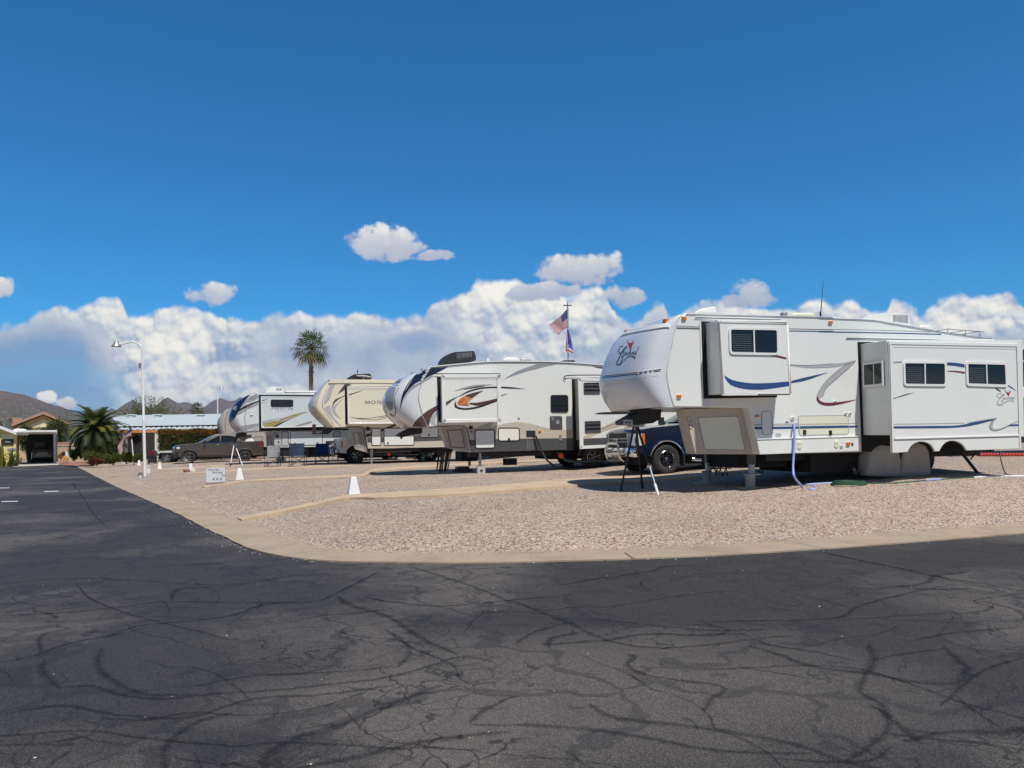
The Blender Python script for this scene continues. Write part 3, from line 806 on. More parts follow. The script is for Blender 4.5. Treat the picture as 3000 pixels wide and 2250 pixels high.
# tar run along the old cracks of the junction (flat bands lying on the asphalt)
TAR = [
 ('K', [(1330, 22), (1500, 60), (1700, 100), (1880, 140), (2050, 165), (2212, 195)], 9), ('K', [(1330, 22), (1500, 60), (1700, 100), (1880, 140)], 4),
 ('J', [(1780, 90), (1880, 120), (2000, 160), (2120, 205), (2212, 245)], 9), ('K', [(0, 235), (100, 275), (240, 330), (380, 395), (520, 430), (680, 440)], 8),
 ('J', [(0, 165), (200, 145), (420, 140), (640, 152), (900, 165), (1100, 160)], 5), ('J', [(740, 240), (760, 190), (860, 180), (1050, 165), (1250, 130), (1420, 120)], 8),
 ('J', [(0, 300), (250, 290), (500, 265), (740, 240), (1100, 245), (1350, 240), (1460, 200), (1560, 150), (1640, 110)], 8), ('J', [(330, 160), (380, 220), (470, 262), (600, 305), (720, 335), (900, 380), (1020, 412)], 4),
 ('J', [(440, 395), (600, 345), (800, 325), (1000, 300), (1150, 250), (1300, 240)], 9), ('J', [(160, 470), (300, 420), (460, 390), (640, 350)], 7),
 ('J', [(0, 500), (120, 480), (180, 460), (170, 400), (210, 370)], 6), ('J', [(190, 490), (180, 530), (220, 580), (250, 610)], 12), ('J', [(440, 440), (420, 490), (440, 540), (520, 600), (640, 640), (830, 640)], 13),
 ('J', [(250, 610), (400, 605), (520, 640), (700, 660), (900, 640), (1150, 625), (1400, 600), (1650, 570), (1850, 520), (1980, 480), (2110, 490)], 10),
 ('J', [(1460, 215), (1500, 250), (1640, 290), (1720, 330), (1820, 400), (1980, 470)], 16), ('J', [(1660, 360), (1740, 410), (1770, 460), (1720, 520)], 12), ('J', [(850, 600), (1100, 560), (1400, 545), (1720, 520)], 9),
 ('J', [(0, 730), (160, 700), (300, 690), (520, 730), (800, 740), (1100, 660), (1400, 640), (1700, 600)], 10), ('J', [(430, 740), (620, 750), (830, 720), (1100, 730), (1400, 690), (1650, 600)], 6),
 ('J', [(720, 959), (710, 880), (760, 820), (850, 760), (1000, 720)], 15), ('J', [(1150, 959), (1160, 900), (1280, 830), (1500, 760), (1700, 680), (1900, 600)], 24), ('J', [(1280, 959), (1500, 920), (1800, 850), (2000, 820), (2212, 800)], 20),
 ('J', [(2030, 760), (2090, 710), (2212, 650)], 14), ('J', [(2030, 770), (2212, 775)], 8), ('J', [(0, 860), (200, 850), (380, 820)], 8), ('J', [(200, 959), (260, 910), (310, 880)], 10),
 ('K', [(130, 280), (300, 260), (420, 262), (560, 240), (800, 205), (980, 192)], 6), ('K', [(300, 310), (500, 330), (700, 350), (920, 365), (1160, 355)], 5), ('K', [(800, 325), (1100, 322), (1400, 310), (1500, 260), (1700, 205), (1900, 165)], 8),
 ('K', [(800, 325), (930, 362), (880, 385)], 5), ('K', [(620, 445), (850, 425), (1060, 400), (1220, 385)], 7), ('K', [(1060, 405), (1120, 430), (1300, 455), (1500, 500)], 9), ('K', [(1540, 420), (1560, 500), (1500, 620), (1600, 690), (1620, 780), (1560, 850), (1440, 930)], 13),
 ('K', [(500, 465), (530, 480), (500, 510), (560, 550), (720, 580), (860, 595), (920, 620), (860, 660), (830, 720)], 11), ('K', [(0, 770), (200, 780), (400, 800), (600, 830), (800, 870), (1000, 890), (1300, 895)], 15),
 ('K', [(330, 680), (450, 740), (800, 780), (1200, 850), (1440, 930), (1600, 959)], 15), ('K', [(1560, 490), (1700, 465), (1880, 440)], 8), ('K', [(1720, 410), (1900, 375), (2212, 348)], 6), ('K', [(1400, 320), (1700, 300), (2000, 285), (2070, 262), (2000, 235), (2212, 205)], 5),
 ('K', [(2212, 480), (2050, 530), (1960, 590), (1850, 690)], 5), ('K', [(1920, 640), (1980, 700), (2110, 780)], 3), ('K', [(1700, 790), (1880, 815)], 3), ('K', [(160, 440), (170, 400), (300, 370)], 12), ('K', [(0, 430), (100, 370), (240, 330)], 7),
 ('I', [(0, 830), (200, 825), (560, 810)], 5), ('I', [(660, 360), (740, 450), (860, 640), (990, 770)], 4), ('I', [(0, 410), (430, 408)], 3), ('I', [(900, 830), (1150, 810), (1500, 770), (1700, 745)], 5), ('I', [(480, 1000), (700, 1020), (900, 990), (1300, 930), (1900, 870)], 6),
 ('I', [(0, 1110), (400, 1090), (700, 1040)], 6), ('I', [(800, 570), (1000, 560), (1300, 545)], 4), ('I', [(1050, 1190), (1500, 1140), (2212, 1090)], 7), ('I', [(650, 640), (1000, 640), (1500, 660)], 3)]
mb = MB(); rng = random.Random(5); FE = []
for c, L, wpx in TAR:
    C = catmull([Vector((*PX(c, *p), 0)) for p in L], 14)
    s = CR[c][2]; rows = []; w0 = rng.uniform(0, 9)
    zz = .0065+rng.uniform(0, .0035)
    pts_ = [flat(min(3050, max(-60, p.x+rng.gauss(0, 1.3))), p.y+rng.gauss(0, .7), zz) for p in C]
    for i, p in enumerate(pts_):
        t = pts_[min(i+1, len(pts_)-1)]-pts_[max(i-1, 0)]; t.z = 0
        if t.length < 1e-6: continue
        t.normalize(); nrm = Vector((-t.y, t.x, 0))
        hw = (wpx/s)/FPX*p.y*1.5*(.55+.55*abs(math.sin(i*.31+w0))+rng.uniform(-.12, .2))+.012
        hw *= min(1, .25+min(i, len(pts_)-1-i)/6)
        rows.append([p+nrm*hw*k for k in (-1, -.55, -.06, .0, .55, 1)])
    mb.grid(rows, 'tar_band'); FE += [f for _ in rows for f in (0, .50, .88, 1.06, .60, 0)]
# finer meandering cracks, filled with seal coat, wandering over the whole junction
rng = random.Random(77)
for k in range(95):
    d = 2.3+ (rng.random()**1.5)*11; x = rng.uniform(-.75, .75)*d*1.0+rng.uniform(-.5, .5); y = d
    if q_in(x, y) > -1.1: continue
    a = rng.choice([rng.gauss(.15, .35), rng.gauss(2.4, .45), rng.gauss(-.5, .5)]); L_ = rng.uniform(.5, 3.2); st = .07; p = Vector((x, y, .0055+rng.uniform(0, .0012))); pts_ = []
    for i in range(int(L_/st)):
        pts_.append(p.copy()); a += rng.gauss(0, .20); p = p+Vector((math.cos(a), math.sin(a), 0))*st
        if q_in(p.x, p.y) > -.75: break
    if len(pts_) < 5: continue
    w0 = rng.choice([.008, .010, .013, .018, .026, .045])*rng.uniform(.8, 1.3); rows = []
    for i, p in enumerate(pts_):
        t = pts_[min(i+1, len(pts_)-1)]-pts_[max(i-1, 0)]; t.z = 0; t.normalize(); nrm = Vector((-t.y, t.x, 0))
        hw = w0*(.7+.6*rng.random())*min(1, .3+min(i, len(pts_)-1-i)/5)
        rows.append([p+nrm*hw*k_ for k_ in (-1, -.55, -.12, .12, .55, 1)])
    mb.grid(rows, 'tar_band'); FE += [f for _ in rows for f in (0, .5, .95, 1.02, .5, 0)]
o = mb.build('crack_sealant'); tag(o, kind='stuff'); o.data.attributes.new('feather', 'FLOAT', 'POINT').data.foreach_set('value', FE)

# ------------------------------------------------------------------ trailer building kit
class RV:
    def __init__(s, name, loc, yaw, W_, label, cat='trailer', group='fifth wheel trailers parked in a row'):
        s.fr = Frame(loc, yaw); s.W = W_
        s.root = empty(name, loc, yaw, label, cat, group)
    def xz(s, c, pts, y=0.0): return s.fr.XZ(c, pts, y)
    def panel(s, mb, c, pts, m, y0=-.004, y1=.01, r=0, at=None):
        """flat plate drawn on the plane y = at (default y0)"""
        P = s.fr.XZ(c, pts, y0 if at is None else at)
        if r: P = rpoly(P, r)
        mb.prism(P, y0, y1, m); return P
    def ring(s, mb, P, w, y0, y1, m):
        """frame of width w just inside outline P"""
        I = inset(P, w); n = len(P)
        vs = [(p[0], y0, p[1]) for p in P]+[(p[0], y0, p[1]) for p in I]+[(p[0], y1, p[1]) for p in P]+[(p[0], y1, p[1]) for p in I]
        fs = []
        for i in range(n):
            j = (i+1) % n
            fs += [(i, j, n+j, n+i), (2*n+i, i+0, 0, 0)][:1]
            fs.append((i, 2*n+i, 2*n+j, j)); fs.append((n+i, n+j, 3*n+j, 3*n+i))
        mb.add(vs, fs, m)
    def stripe(s, mb, c, a, b, m, y=-.004, n=14):
        A, B = ribbon_pts(a, b, n)
        ra = [s.fr.L(c, p.x, p.y, y) for p in A]; rb = [s.fr.L(c, p.x, p.y, y) for p in B]
        mb.grid([ra, rb], m)
        return mb
    def line(s, mb, c, path, wpx, m, y=-.004, n=6):
        C = catmull([Vector((p[0], p[1], 0)) for p in path], n) if len(path) > 2 else [Vector((p[0], p[1], 0)) for p in path]
        ra = []; rb = []
        for i, p in enumerate(C):
            t = (C[min(i+1, len(C)-1)]-C[max(0, i-1)]).normalized(); nn = Vector((-t.y, t.x, 0))*wpx/2
            ra.append(s.fr.L(c, (p+nn).x, (p+nn).y, y)); rb.append(s.fr.L(c, (p-nn).x, (p-nn).y, y))
        mb.grid([ra, rb], m)
    def window(s, c, quad, y, parent, name='window', frame='gelcoat_trim', fw=.03, r=.06, div=(.5,), blind=True, proud=.025, glass='glass_dark', inner=None):
        """sliding window with frame, panes, mullion and blind slats, one mesh"""
        mb = MB(); Q = s.fr.XZ(c, quad, y-proud)     # TL TR BR BL
        P = rpoly(Q, r)
        s.ring(mb, P, fw, y-proud, y+.002, frame)
        I = inset(P, fw*.8); mb.prism(I, y-proud*.35, y+.002, glass)
        def bl(u, v):
            a = Vector(Q[0]).lerp(Vector(Q[1]), u); b = Vector(Q[3]).lerp(Vector(Q[2]), u); return a.lerp(b, v)
        Wd = (Vector(Q[1])-Vector(Q[0])).length; Hh = (Vector(Q[3])-Vector(Q[0])).length
        for d in div:
            h = .014/Wd; e = fw/Hh
            mb.prism([tuple(bl(d-h, e)), tuple(bl(d+h, e)), tuple(bl(d+h, 1-e)), tuple(bl(d-h, 1-e))], y-proud*.8, y, frame)
        if blind:
            k = 9; u0 = fw/Wd+.03; u1 = div[0]-.05 if div else .9
            for i in range(k):
                v = .26+.62*i/(k-1)
                mb.prism([tuple(bl(u0, v)), tuple(bl(u1, v)), tuple(bl(u1, v+.022)), tuple(bl(u0, v+.022))], y-proud*.35-.0015, y, 'blind')
        return mb.build(name, parent, smooth=30)
    def hatch(s, c, quad, y, parent, name='baggage_door', face='gelcoat', rim='gelcoat_trim', rw=.018, r=.05, latch=(), proud=.012, latch_m='soft_black'):
        mb = MB(); P = rpoly(s.fr.XZ(c, quad, y-proud), r)
        mb.prism(inset(P, rw*.9), y-proud*.7, y+.002, face); s.ring(mb, P, rw, y-proud, y+.002, rim)
        for (u, v) in latch:
            q = s.fr.L(c, u, v, y-proud); mb.box((q.x-.035, y-proud-.012, q.z-.05), (q.x+.035, y, q.z+.05), latch_m)
        return mb.build(name, parent, smooth=30)
    def lamp(s, c, x, y_, y, parent, wpx, hpx, m='amber', name='marker_light', base='gelcoat_trim'):
        a = s.fr.L(c, x-wpx/2, y_-hpx/2, y); b = s.fr.L(c, x+wpx/2, y_+hpx/2, y)
        mb = MB(); g = .008
        mb.box((a.x-g, y-.012, b.z-g), (b.x+g, y+.004, a.z+g), base); mb.box((a.x, y-.035, b.z), (b.x, y-.008, a.z), m)
        return mb.build(name, parent, bevel=.006)
    # --- front cap: rows of the seam (top to bottom) + forward bulge + roundness
    def cap(s, c, seam, bulge, expo, NV=34, NW=30):
        S_ = catmull([s.fr.L(c, p[0], p[1], 0.0) for p in seam], 8)
        S_ = resample(S_, NV)
        def ip(L, t):
            k = t*(len(L)-1); i = min(int(k), len(L)-2); return lerp(L[i], L[i+1], k-i)
        rows = []
        for i, p in enumerate(S_):
            t = i/NV; b = ip(bulge, t); n = ip(expo, t); row = []
            for j in range(NW+1):
                th = math.pi*(j/NW-.5)
                sw = math.copysign(abs(math.sin(th))**(2/n), th); cw = abs(math.cos(th))**(2/n)
                row.append(Vector((p.x-b*cw, s.W/2*(1+sw), p.z)))
            rows.append(row)
        s.rows = rows; nc = NW+1
        vs = [p for r in rows for p in r]; fs = []
        for i in range(NV):
            for j in range(NW): fs.append((i*nc+j, i*nc+j+1, (i+1)*nc+j+1, (i+1)*nc+j))
        s.bvh = BVHTree.FromPolygons([tuple(v) for v in vs], fs)
        return rows
    def hit(s, c, x, y, off=.006):
        e = s.fr.eye(); d = s.fr.dirv(c, x, y).normalized()
        loc, nrm, idx, dist = s.bvh.ray_cast(e, d)
        for k in range(1, 60):
            if loc is not None: break
            d = s.fr.dirv(c, x+k*5, y).normalized(); loc, nrm, idx, dist = s.bvh.ray_cast(e, d)
        if loc is None:
            # just past the silhouette: slide on to the nearest cap point
            g = e+d*(s.W/2*1.0+ (Vector((0, 0, 0))-e).dot(d))
            loc, nrm, idx, dist = s.bvh.find_nearest(g)
        if nrm.dot(e-loc) < 0: nrm = -nrm
        return loc+nrm*off
    def cstripe(s, mb, c, a, b, m, off=.006, n=18, k=5):
        A, B = ribbon_pts(a, b, n)
        mb.grid([[s.hit(c, lerp(p.x, q.x, t/k), lerp(p.y, q.y, t/k), off) for p, q in zip(A, B)] for t in range(k+1)], m)
    def cline(s, mb, c, path, wpx, m, off=.008, n=6):
        C = catmull([Vector((p[0], p[1], 0)) for p in path], n) if len(path) > 2 else [Vector((path[0][0], path[0][1], 0)).lerp(Vector((path[1][0], path[1][1], 0)), k/8) for k in range(9)]
        r = [[], [], []]; N = len(C)
        for i, p in enumerate(C):
            t = (C[min(i+1, N-1)]-C[max(0, i-1)]).normalized(); ww = wpx if not callable(wpx) else wpx(i/(N-1))
            nn = Vector((-t.y, t.x, 0))*ww/2
            for q, kk in enumerate((-1, 0, 1)): r[q].append(s.hit(c, (p+nn*kk).x, (p+nn*kk).y, off))
        mb.grid(r, m)
    def body(s, outline, c_mat, name='body', bevel=.02):
        """outline: list of (crop, x, y) on the near side plane"""
        P = []
        for c, x, y in outline:
            q = s.fr.L(c, x, y, 0.0); P.append((q.x, q.z))
        mb = MB(); mb.prism(P, 0.0, s.W, c_mat); s.P = P
        return mb
    def slide(s, c, outer, box, p, opening, face='gelcoat', wall='gelcoat', trim='gelcoat_trim', r=.04, fl=.05, rw=.045):
        """slide-out: box through the wall, flanged face, black gasket round the opening"""
        mb = MB()
        O = rpoly(s.fr.XZ(c, outer, -p), r)
        mb.prism(O, -p, -p+fl, face); s.ring(mb, O, rw, -p-.012, -p+.002, trim)
        B = s.fr.XZ(c, box, 0.0)
        mb.prism(B, -p+fl-.005, .02, wall)
        Op = s.fr.XZ(c, opening, 0.0)
        mb.prism(Op, -.006, .03, 'void_black')
        return mb, O
def serif(ch):
    """strokes of a few serif capitals on a unit cell: (x0,y0,x1,y1,w)"""
    T = .16
    D = {'M': [(.12,0,.12,1,.10),(.12,1,.5,.12,T),(.5,.12,.88,1,.09),(.88,0,.88,1,T),(0,0,.26,0,.06),(.74,0,1,0,.06),(0,1,.2,1,.06),(.8,1,1,1,.06)],
         'N': [(.15,0,.15,1,.09),(.15,1,.85,0,T),(.85,0,.85,1,.09),(0,0,.3,0,.06),(0,1,.2,1,.06),(.7,1,1,1,.06)],
         'T': [(.5,0,.5,1,T),(.05,1,.95,1,.09),(.05,.82,.05,1,.07),(.95,.82,.95,1,.07),(.32,0,.68,0,.06)],
         'A': [(.08,0,.5,1,.08),(.5,1,.92,0,T),(.25,.36,.75,.36,.07),(0,0,.22,0,.06),(.76,0,1,0,.06)],
         'P': [(.15,0,.15,1,.13),(.15,.96,.6,.96,.1),(.6,.96,.78,.74,.12),(.78,.74,.6,.5,.12),(.6,.5,.15,.5,.1)], 'R': [(.15,0,.15,1,.13),(.15,.96,.6,.96,.1),(.6,.96,.78,.74,.12),(.78,.74,.6,.5,.12),(.6,.5,.15,.5,.1),(.5,.5,.85,0,.14)],
         'D': [(.15,0,.15,1,.13),(.15,.96,.55,.96,.1),(.55,.96,.85,.5,.13),(.85,.5,.55,.04,.13),(.55,.04,.15,.04,.1)], 'I': [(.5,0,.5,1,.14)],
         'G': [(.85,.8,.5,.98,.11),(.5,.98,.15,.5,.13),(.15,.5,.5,.02,.13),(.5,.02,.85,.15,.11),(.85,.15,.85,.45,.11),(.85,.45,.55,.45,.1)],
         'L': [(.2,0,.2,1,.14),(.2,.05,.8,.05,.12)], 'C': [(.85,.85,.5,.98,.12),(.5,.98,.15,.5,.14),(.15,.5,.5,.02,.14),(.5,.02,.85,.15,.12)],
         'E': [(.2,0,.2,1,.14),(.2,.95,.8,.95,.12),(.2,.5,.7,.5,.1),(.2,.05,.8,.05,.12)], 'V': [(.1,1,.5,0,.14),(.5,0,.9,1,.12)],
         'O': None, 'Z': [(.1,.95,.9,.95,.12),(.9,.95,.1,.05,.14),(.1,.05,.9,.05,.12)], 'S': [(.85,.85,.5,.97,.11),(.5,.97,.18,.75,.13),(.18,.75,.8,.28,.14),(.8,.28,.5,.03,.13),(.5,.03,.12,.15,.11)],
         'K': [(.15,0,.15,1,.14),(.15,.45,.85,1,.12),(.4,.6,.88,0,.14)], '/': [(.2,0,.8,1,.14)]}
    return D.get(ch)
def letters(mb, text, put, m, step=1.0, w=.72, italic=0.0):
    """put(x, y) maps letter-cell coordinates to a 3-D point"""
    for i, ch in enumerate(text):
        st = serif(ch); x0 = i*step
        if ch == 'O':
            st = []
            for k in range(14):
                a, b = 2*math.pi*k/14, 2*math.pi*(k+1)/14
                st.append((.5+.42*math.cos(a), .5+.47*math.sin(a), .5+.42*math.cos(b), .5+.47*math.sin(b), .11+.05*abs(math.cos(a))))
        if not st: continue
        for (ax, ay, bx, by, t) in st:
            d = Vector((bx-ax, by-ay)); 
            if d.length < 1e-6: continue
            n = Vector((-d.y, d.x)).normalized()*t/2
            q = [(ax+n.x, ay+n.y), (bx+n.x, by+n.y), (bx-n.x, by-n.y), (ax-n.x, ay-n.y)]
            mb.add([put(x0+(px+italic*py)*w, py) for px, py in q], [(0, 1, 2, 3)], m)
def roof_box(rv, c, prof, y0, y1, m, name, extra=None, bevel=.03):
    """roof unit whose side outline is drawn on the plane y = y0"""
    mb = MB(); mb.prism(rv.fr.XZ(c, prof, y0), y0, y1, m)
    if extra: extra(mb)
    return mb.build(name, rv.root, smooth=35, bevel=bevel)
def wheel(name, parent, x, y, z, r, w=.26, rim=.62, spokes=6, rim_m='alloy', split=True, twin=False, hub='dark_metal', tread=True):
    """road wheel whose outer face looks to -y: tyre with shoulders, dished rim, spokes, hub"""
    mb = MB(); M = Matrix.Translation((x, y, z)) @ Matrix.Rotation(R(90), 4, 'X')
    ri = r*rim
    mb.lathe([(ri*.98, -w*.5), (r*.90, -w*.5), (r*.975, -w*.40), (r, -w*.25), (r, w*.25), (r*.975, w*.40), (r*.93, w*.47), (r*.86, w*.5), (ri*1.06, w*.49), (ri, w*.46)], 'rubber', 36, M, cap=False)
    if tread:
        for k in range(36):
            a = 2*math.pi*k/36
            Mk = M @ Matrix.Rotation(a, 4, 'Z')
            mb.box((r*.975, -r*.03, w*.05), (r*1.004, r*.03, w*.40), 'rubber', Mk)
    o = mb.build(name, parent, smooth=40)
    mb = MB()
    mb.lathe([(ri*1.0, w*.44), (ri*.95, w*.47), (ri*.90, w*.40), (ri*.86, w*.15)], rim_m, 36, M, cap=False)
    mb.lathe([(ri*.92, w*.12), (.001, w*.12)], 'soft_black', 30, M, cap=False)
    mb.lathe([(ri*.20, w*.12), (ri*.20, w*.40), (ri*.14, w*.44), (.001, w*.45)], hub, 18, M, cap=False)
    for k in range(spokes):
        for d in ((-.16, .16) if split else (0,)):
            a = 2*math.pi*k/spokes+d*(6/spokes)
            Mk = M @ Matrix.Rotation(a, 4, 'Z')
            hw = ri*(.055 if split else .11)
            mb.add([Mk @ Vector(p) for p in ((ri*.16, -hw*1.2, w*.36), (ri*.93, -hw, w*.38), (ri*.93, hw, w*.38), (ri*.16, hw*1.2, w*.36), (ri*.16, -hw*1.5, w*.2), (ri*.93, -hw*1.3, w*.2), (ri*.93, hw*1.3, w*.2), (ri*.16, hw*1.5, w*.2))],
                   [(0, 1, 2, 3), (0, 4, 5, 1), (3, 2, 6, 7)], rim_m)
    mb.build('rim', o, smooth=40)
    return o

# ------------------------------------------------------------------ nearest trailer: white, blue stripes, two slide-outs
g0 = ground(2205, 1437)
_f = Frame(g0, R(16.5))
O1 = _f.W((0, -.42, 0))
rv = RV('fifth_wheel_trailer', O1, R(16.5), 2.44, 'white fifth wheel trailer with navy stripes and two slide outs, nearest the camera')
RV1 = rv
SEAM1 = [(738, 184), (700, 215), (664, 290), (640, 400), (612, 545), (590, 655), (592, 730), (612, 830), (632, 900), (648, 948)]
rv.cap('A', SEAM1, [.05, .26, .42, .50, .54, .56, .575, .57, .53, .44], [2.6, 3.0, 3.4, 3.6, 3.8, 3.8, 3.8, 3.8, 3.6, 3.2])
mb = rv.body([('A', 738, 187), ('A', 1936, 218), ('B', 430, 240), ('B', 560, 262), ('B', 700, 285), ('B', 900, 320), ('B', 1200, 365), ('B', 1400, 388), ('B', 1466, 432), ('B', 1478, 1290),
              ('A', 1345, 1328), ('A', 1255, 952), ('A', 648, 948)]+[('A', x, y) for x, y in SEAM1[::-1][1:-1]], 'gelcoat')
S1 = rv.stripe
# roof edge rail, stripes, swooshes
rv.line(mb, 'A', [(748, 196), (1936, 224)], 8, 'galv', -.012); rv.line(mb, 'B', [(0, 226), (430, 246), (560, 268), (700, 291), (900, 326), (1200, 371), (1400, 394)], 8, 'galv', -.012)
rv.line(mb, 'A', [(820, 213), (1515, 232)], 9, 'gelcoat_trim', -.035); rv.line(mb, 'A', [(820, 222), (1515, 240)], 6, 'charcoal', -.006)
for a, w_, m_ in (([(668, 288), (856, 296)], 4, 'steel_grey'), ([(668, 298), (856, 304)], 3, 'silver_decal'), ([(668, 309), (856, 314)], 7, 'deep_navy')): rv.line(mb, 'A', a, w_, m_)
rv.line(mb, 'A', [(1560, 312), (1936, 322)], 4, 'maroon'); rv.line(mb, 'A', [(1560, 330), (1936, 335)], 7, 'navy')
rv.line(mb, 'B', [(0, 318), (400, 322), (910, 339)], 3.5, 'steel_grey'); rv.line(mb, 'B', [(0, 337), (500, 346), (988, 358)], 8, 'navy')
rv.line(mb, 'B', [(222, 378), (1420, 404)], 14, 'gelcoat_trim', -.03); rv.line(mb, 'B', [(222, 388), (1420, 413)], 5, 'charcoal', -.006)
S1(mb, 'A', [(1600, 735), (1700, 710), (1890, 668)], [(1600, 754), (1720, 731), (1890, 669)], 'navy')
S1(mb, 'A', [(1585, 604), (1750, 610), (1936, 597), (2000, 590)], [(1590, 612), (1750, 631), (1936, 624), (2000, 615)], 'silver_decal')
S1(mb, 'M', [(1300, 634), (1400, 628), (1485, 614)], [(1300, 645), (1400, 641), (1485, 615)], 'silver_decal', -.0055)
rv.line(mb, 'A', [(1585, 604), (1750, 609), (1936, 596)], 3, 'charcoal', -.0065)
S1(mb, 'M', [(1485, 614), (1430, 640), (1360, 700), (1325, 750), (1317, 785)], [(1485, 615), (1462, 640), (1400, 695), (1357, 735), (1343, 770)], 'silver_decal', -.0048)
rv.line(mb, 'M', [(1485, 614), (1430, 640), (1360, 700), (1325, 750), (1317, 785)], 1.6, 'charcoal', -.0065)
rv.line(mb, 'M', [(1485, 615), (1462, 640), (1400, 695), (1357, 735), (1343, 770)], 1.6, 'charcoal', -.0065)
S1(mb, 'M', [(1316, 770), (1318, 788), (1335, 803), (1370, 809), (1420, 802), (1490, 783)], [(1322, 772), (1328, 785), (1345, 794), (1372, 796), (1420, 792), (1490, 782)], 'maroon', -.0062)
rv.line(mb, 'B', [(0, 690), (66, 668)], 4, 'charcoal')
# lower stripes
rv.line(mb, 'A', [(1300, 1088), (1936, 1078)], 3.5, 'steel_grey'); rv.line(mb, 'A', [(1300, 1097), (1936, 1087)], 3, 'silver_decal'); S1(mb, 'A', [(1300, 1109), (1936, 1100)], [(1305, 1128), (1936, 1118)], 'navy')
rv.line(mb, 'B', [(0, 1082), (312, 1078)], 3.5, 'steel_grey'); S1(mb, 'B', [(0, 1102), (312, 1098)], [(0, 1118), (312, 1112)], 'navy')
rv.line(mb, 'A', [(858, 246), (884, 886)], 5, 'gelcoat_trim', -.014)
mb.build('body', rv.root, smooth=30, bevel=.022)
# skirt along the bottom, with a ledge
mb = MB(); rv.panel(mb, 'A', [(1322, 1216), (1936, 1192), (2142, 1190), (2150, 1304), (1345, 1332)], 'gelcoat', -.05, .02)
rv.panel(mb, 'A', [(1320, 1204), (2142, 1182), (2142, 1190), (1322, 1214)], 'gelcoat_trim', -.065, .02, at=-.05)
rv.line(mb, 'A', [(1604, 1208), (1606, 1320)], 3, 'steel_grey', -.053)
mb.build('skirt', rv.root, bevel=.008)
# forward storage bay
mb = MB(); rv.panel(mb, 'A', [(735, 966), (1255, 941), (1336, 1330), (822, 1328)], 'tan_panel', .24, .62, r=.03); mb.build('storage_bay', rv.root, bevel=.01)
rv.hatch('A', [(843, 1032), (1168, 1020), (1225, 1297), (898, 1290)], .24, rv.root, 'storage_door', 'ivory_door', 'charcoal', .006, .05, proud=.008)
for (x, y) in ((765, 1045), (784, 1105)): rv.hatch('A', [(x-12, y-18), (x+8, y-18), (x+14, y+18), (x-6, y+18)], .24, rv.root, 'vent_cover', 'gelcoat', 'charcoal', .008, .02, proud=.012)
rv.hatch('A', [(1278, 1245), (1322, 1245), (1336, 1316), (1286, 1312)], .24, rv.root, 'hatch_cover', 'ivory_door', 'gelcoat_trim', .008, .012)
rv.hatch('A', [(1358, 982), (1442, 978), (1446, 1172), (1362, 1176)], 0, rv.root, 'baggage_door', 'gelcoat', 'charcoal', .007, .08, proud=.008)
rv.hatch('A', [(1652, 1016), (2062, 1012), (2068, 1168), (1664, 1178)], 0, rv.root, 'baggage_door', 'ivory_door', 'silver_decal', .014, .07, latch=((1706, 1152), (1916, 1156)), proud=.010)
mb = MB()
S1(mb, 'A', [(1668, 1103), (2062, 1096)], [(1668, 1121), (2062, 1114)], 'navy', -.013); rv.line(mb, 'A', [(1668, 1087), (2062, 1080)], 3, 'steel_grey', -.013)
mb.build('door_stripe', rv.root)
# inlets and outlets
def disc(rv, c, x, y, yy, rpx, m, parent, name, depth=.02, inner=None):
    q = rv.fr.L(c, x, y, yy); e = rv.fr.L(c, x+rpx, y, yy); r = abs(e.x-q.x)
    mb = MB(); M = Matrix.Translation((q.x, yy, q.z)) @ Matrix.Rotation(R(90), 4, 'X')
    mb.lathe([(r, -.002), (r, depth*.7), (r*.85, depth), (.001, depth)], m, 20, M)
    if inner:
        mb.lathe([(r*.55, depth), (r*.55, depth*1.3), (.001, depth*1.3)], inner, 16, M)
    return mb.build(name, parent, smooth=40)
disc(rv, 'A', 1607, 1040, 0, 18, 'gelcoat_trim', rv.root, 'power_inlet', inner='silver_decal')
disc(rv, 'A', 1618, 1092, 0, 12, 'hose_blue', rv.root, 'water_inlet', .05)
for (x, y) in ((1664, 1240), (1664, 1270)): disc(rv, 'A', x, y, -.05, 19, 'ivory_door', rv.root, 'outlet_cover', .015)
for (x, y) in ((137, 1234), (137, 1258)): disc(rv, 'B', x, y, -.05, 18, 'ivory_door', rv.root, 'outlet_cover', .015)
for (x, y) in ((210, 1000), (246, 1000), (124, 905)): disc(rv, 'B', x, y, 0, 9, 'gelcoat_trim', rv.root, 'catch', .03, 'charcoal')
for (c_, pts_, m_, y_) in (('A', [(1474, 1160), (1516, 1160), (1516, 1188), (1474, 1188)], 'silver_decal', 0), ('A', [(1552, 1066), (1578, 1066), (1578, 1074), (1552, 1074)], 'charcoal', 0),
                           ('B', [(168, 1262), (190, 1262), (190, 1285), (168, 1285)], 'steel_grey', -.05), ('B', [(262, 1236), (276, 1236), (276, 1262), (262, 1262)], 'soft_black', -.05)):
    mb = MB(); rv.panel(mb, c_, pts_, m_, y_-.006, y_+.01); mb.build('plate', rv.root)
rv.lamp('A', 686, 860, 0, rv.root, 34, 26); rv.lamp('A', 727, 229, 0, rv.root, 34, 28); rv.lamp('A', 1913, 262, 0, rv.root, 30, 22); rv.lamp('A', 1318, 1021, 0, rv.root, 32, 16); rv.lamp('B', 231, 1244, -.05, rv.root, 30, 24, 'hose_orange')
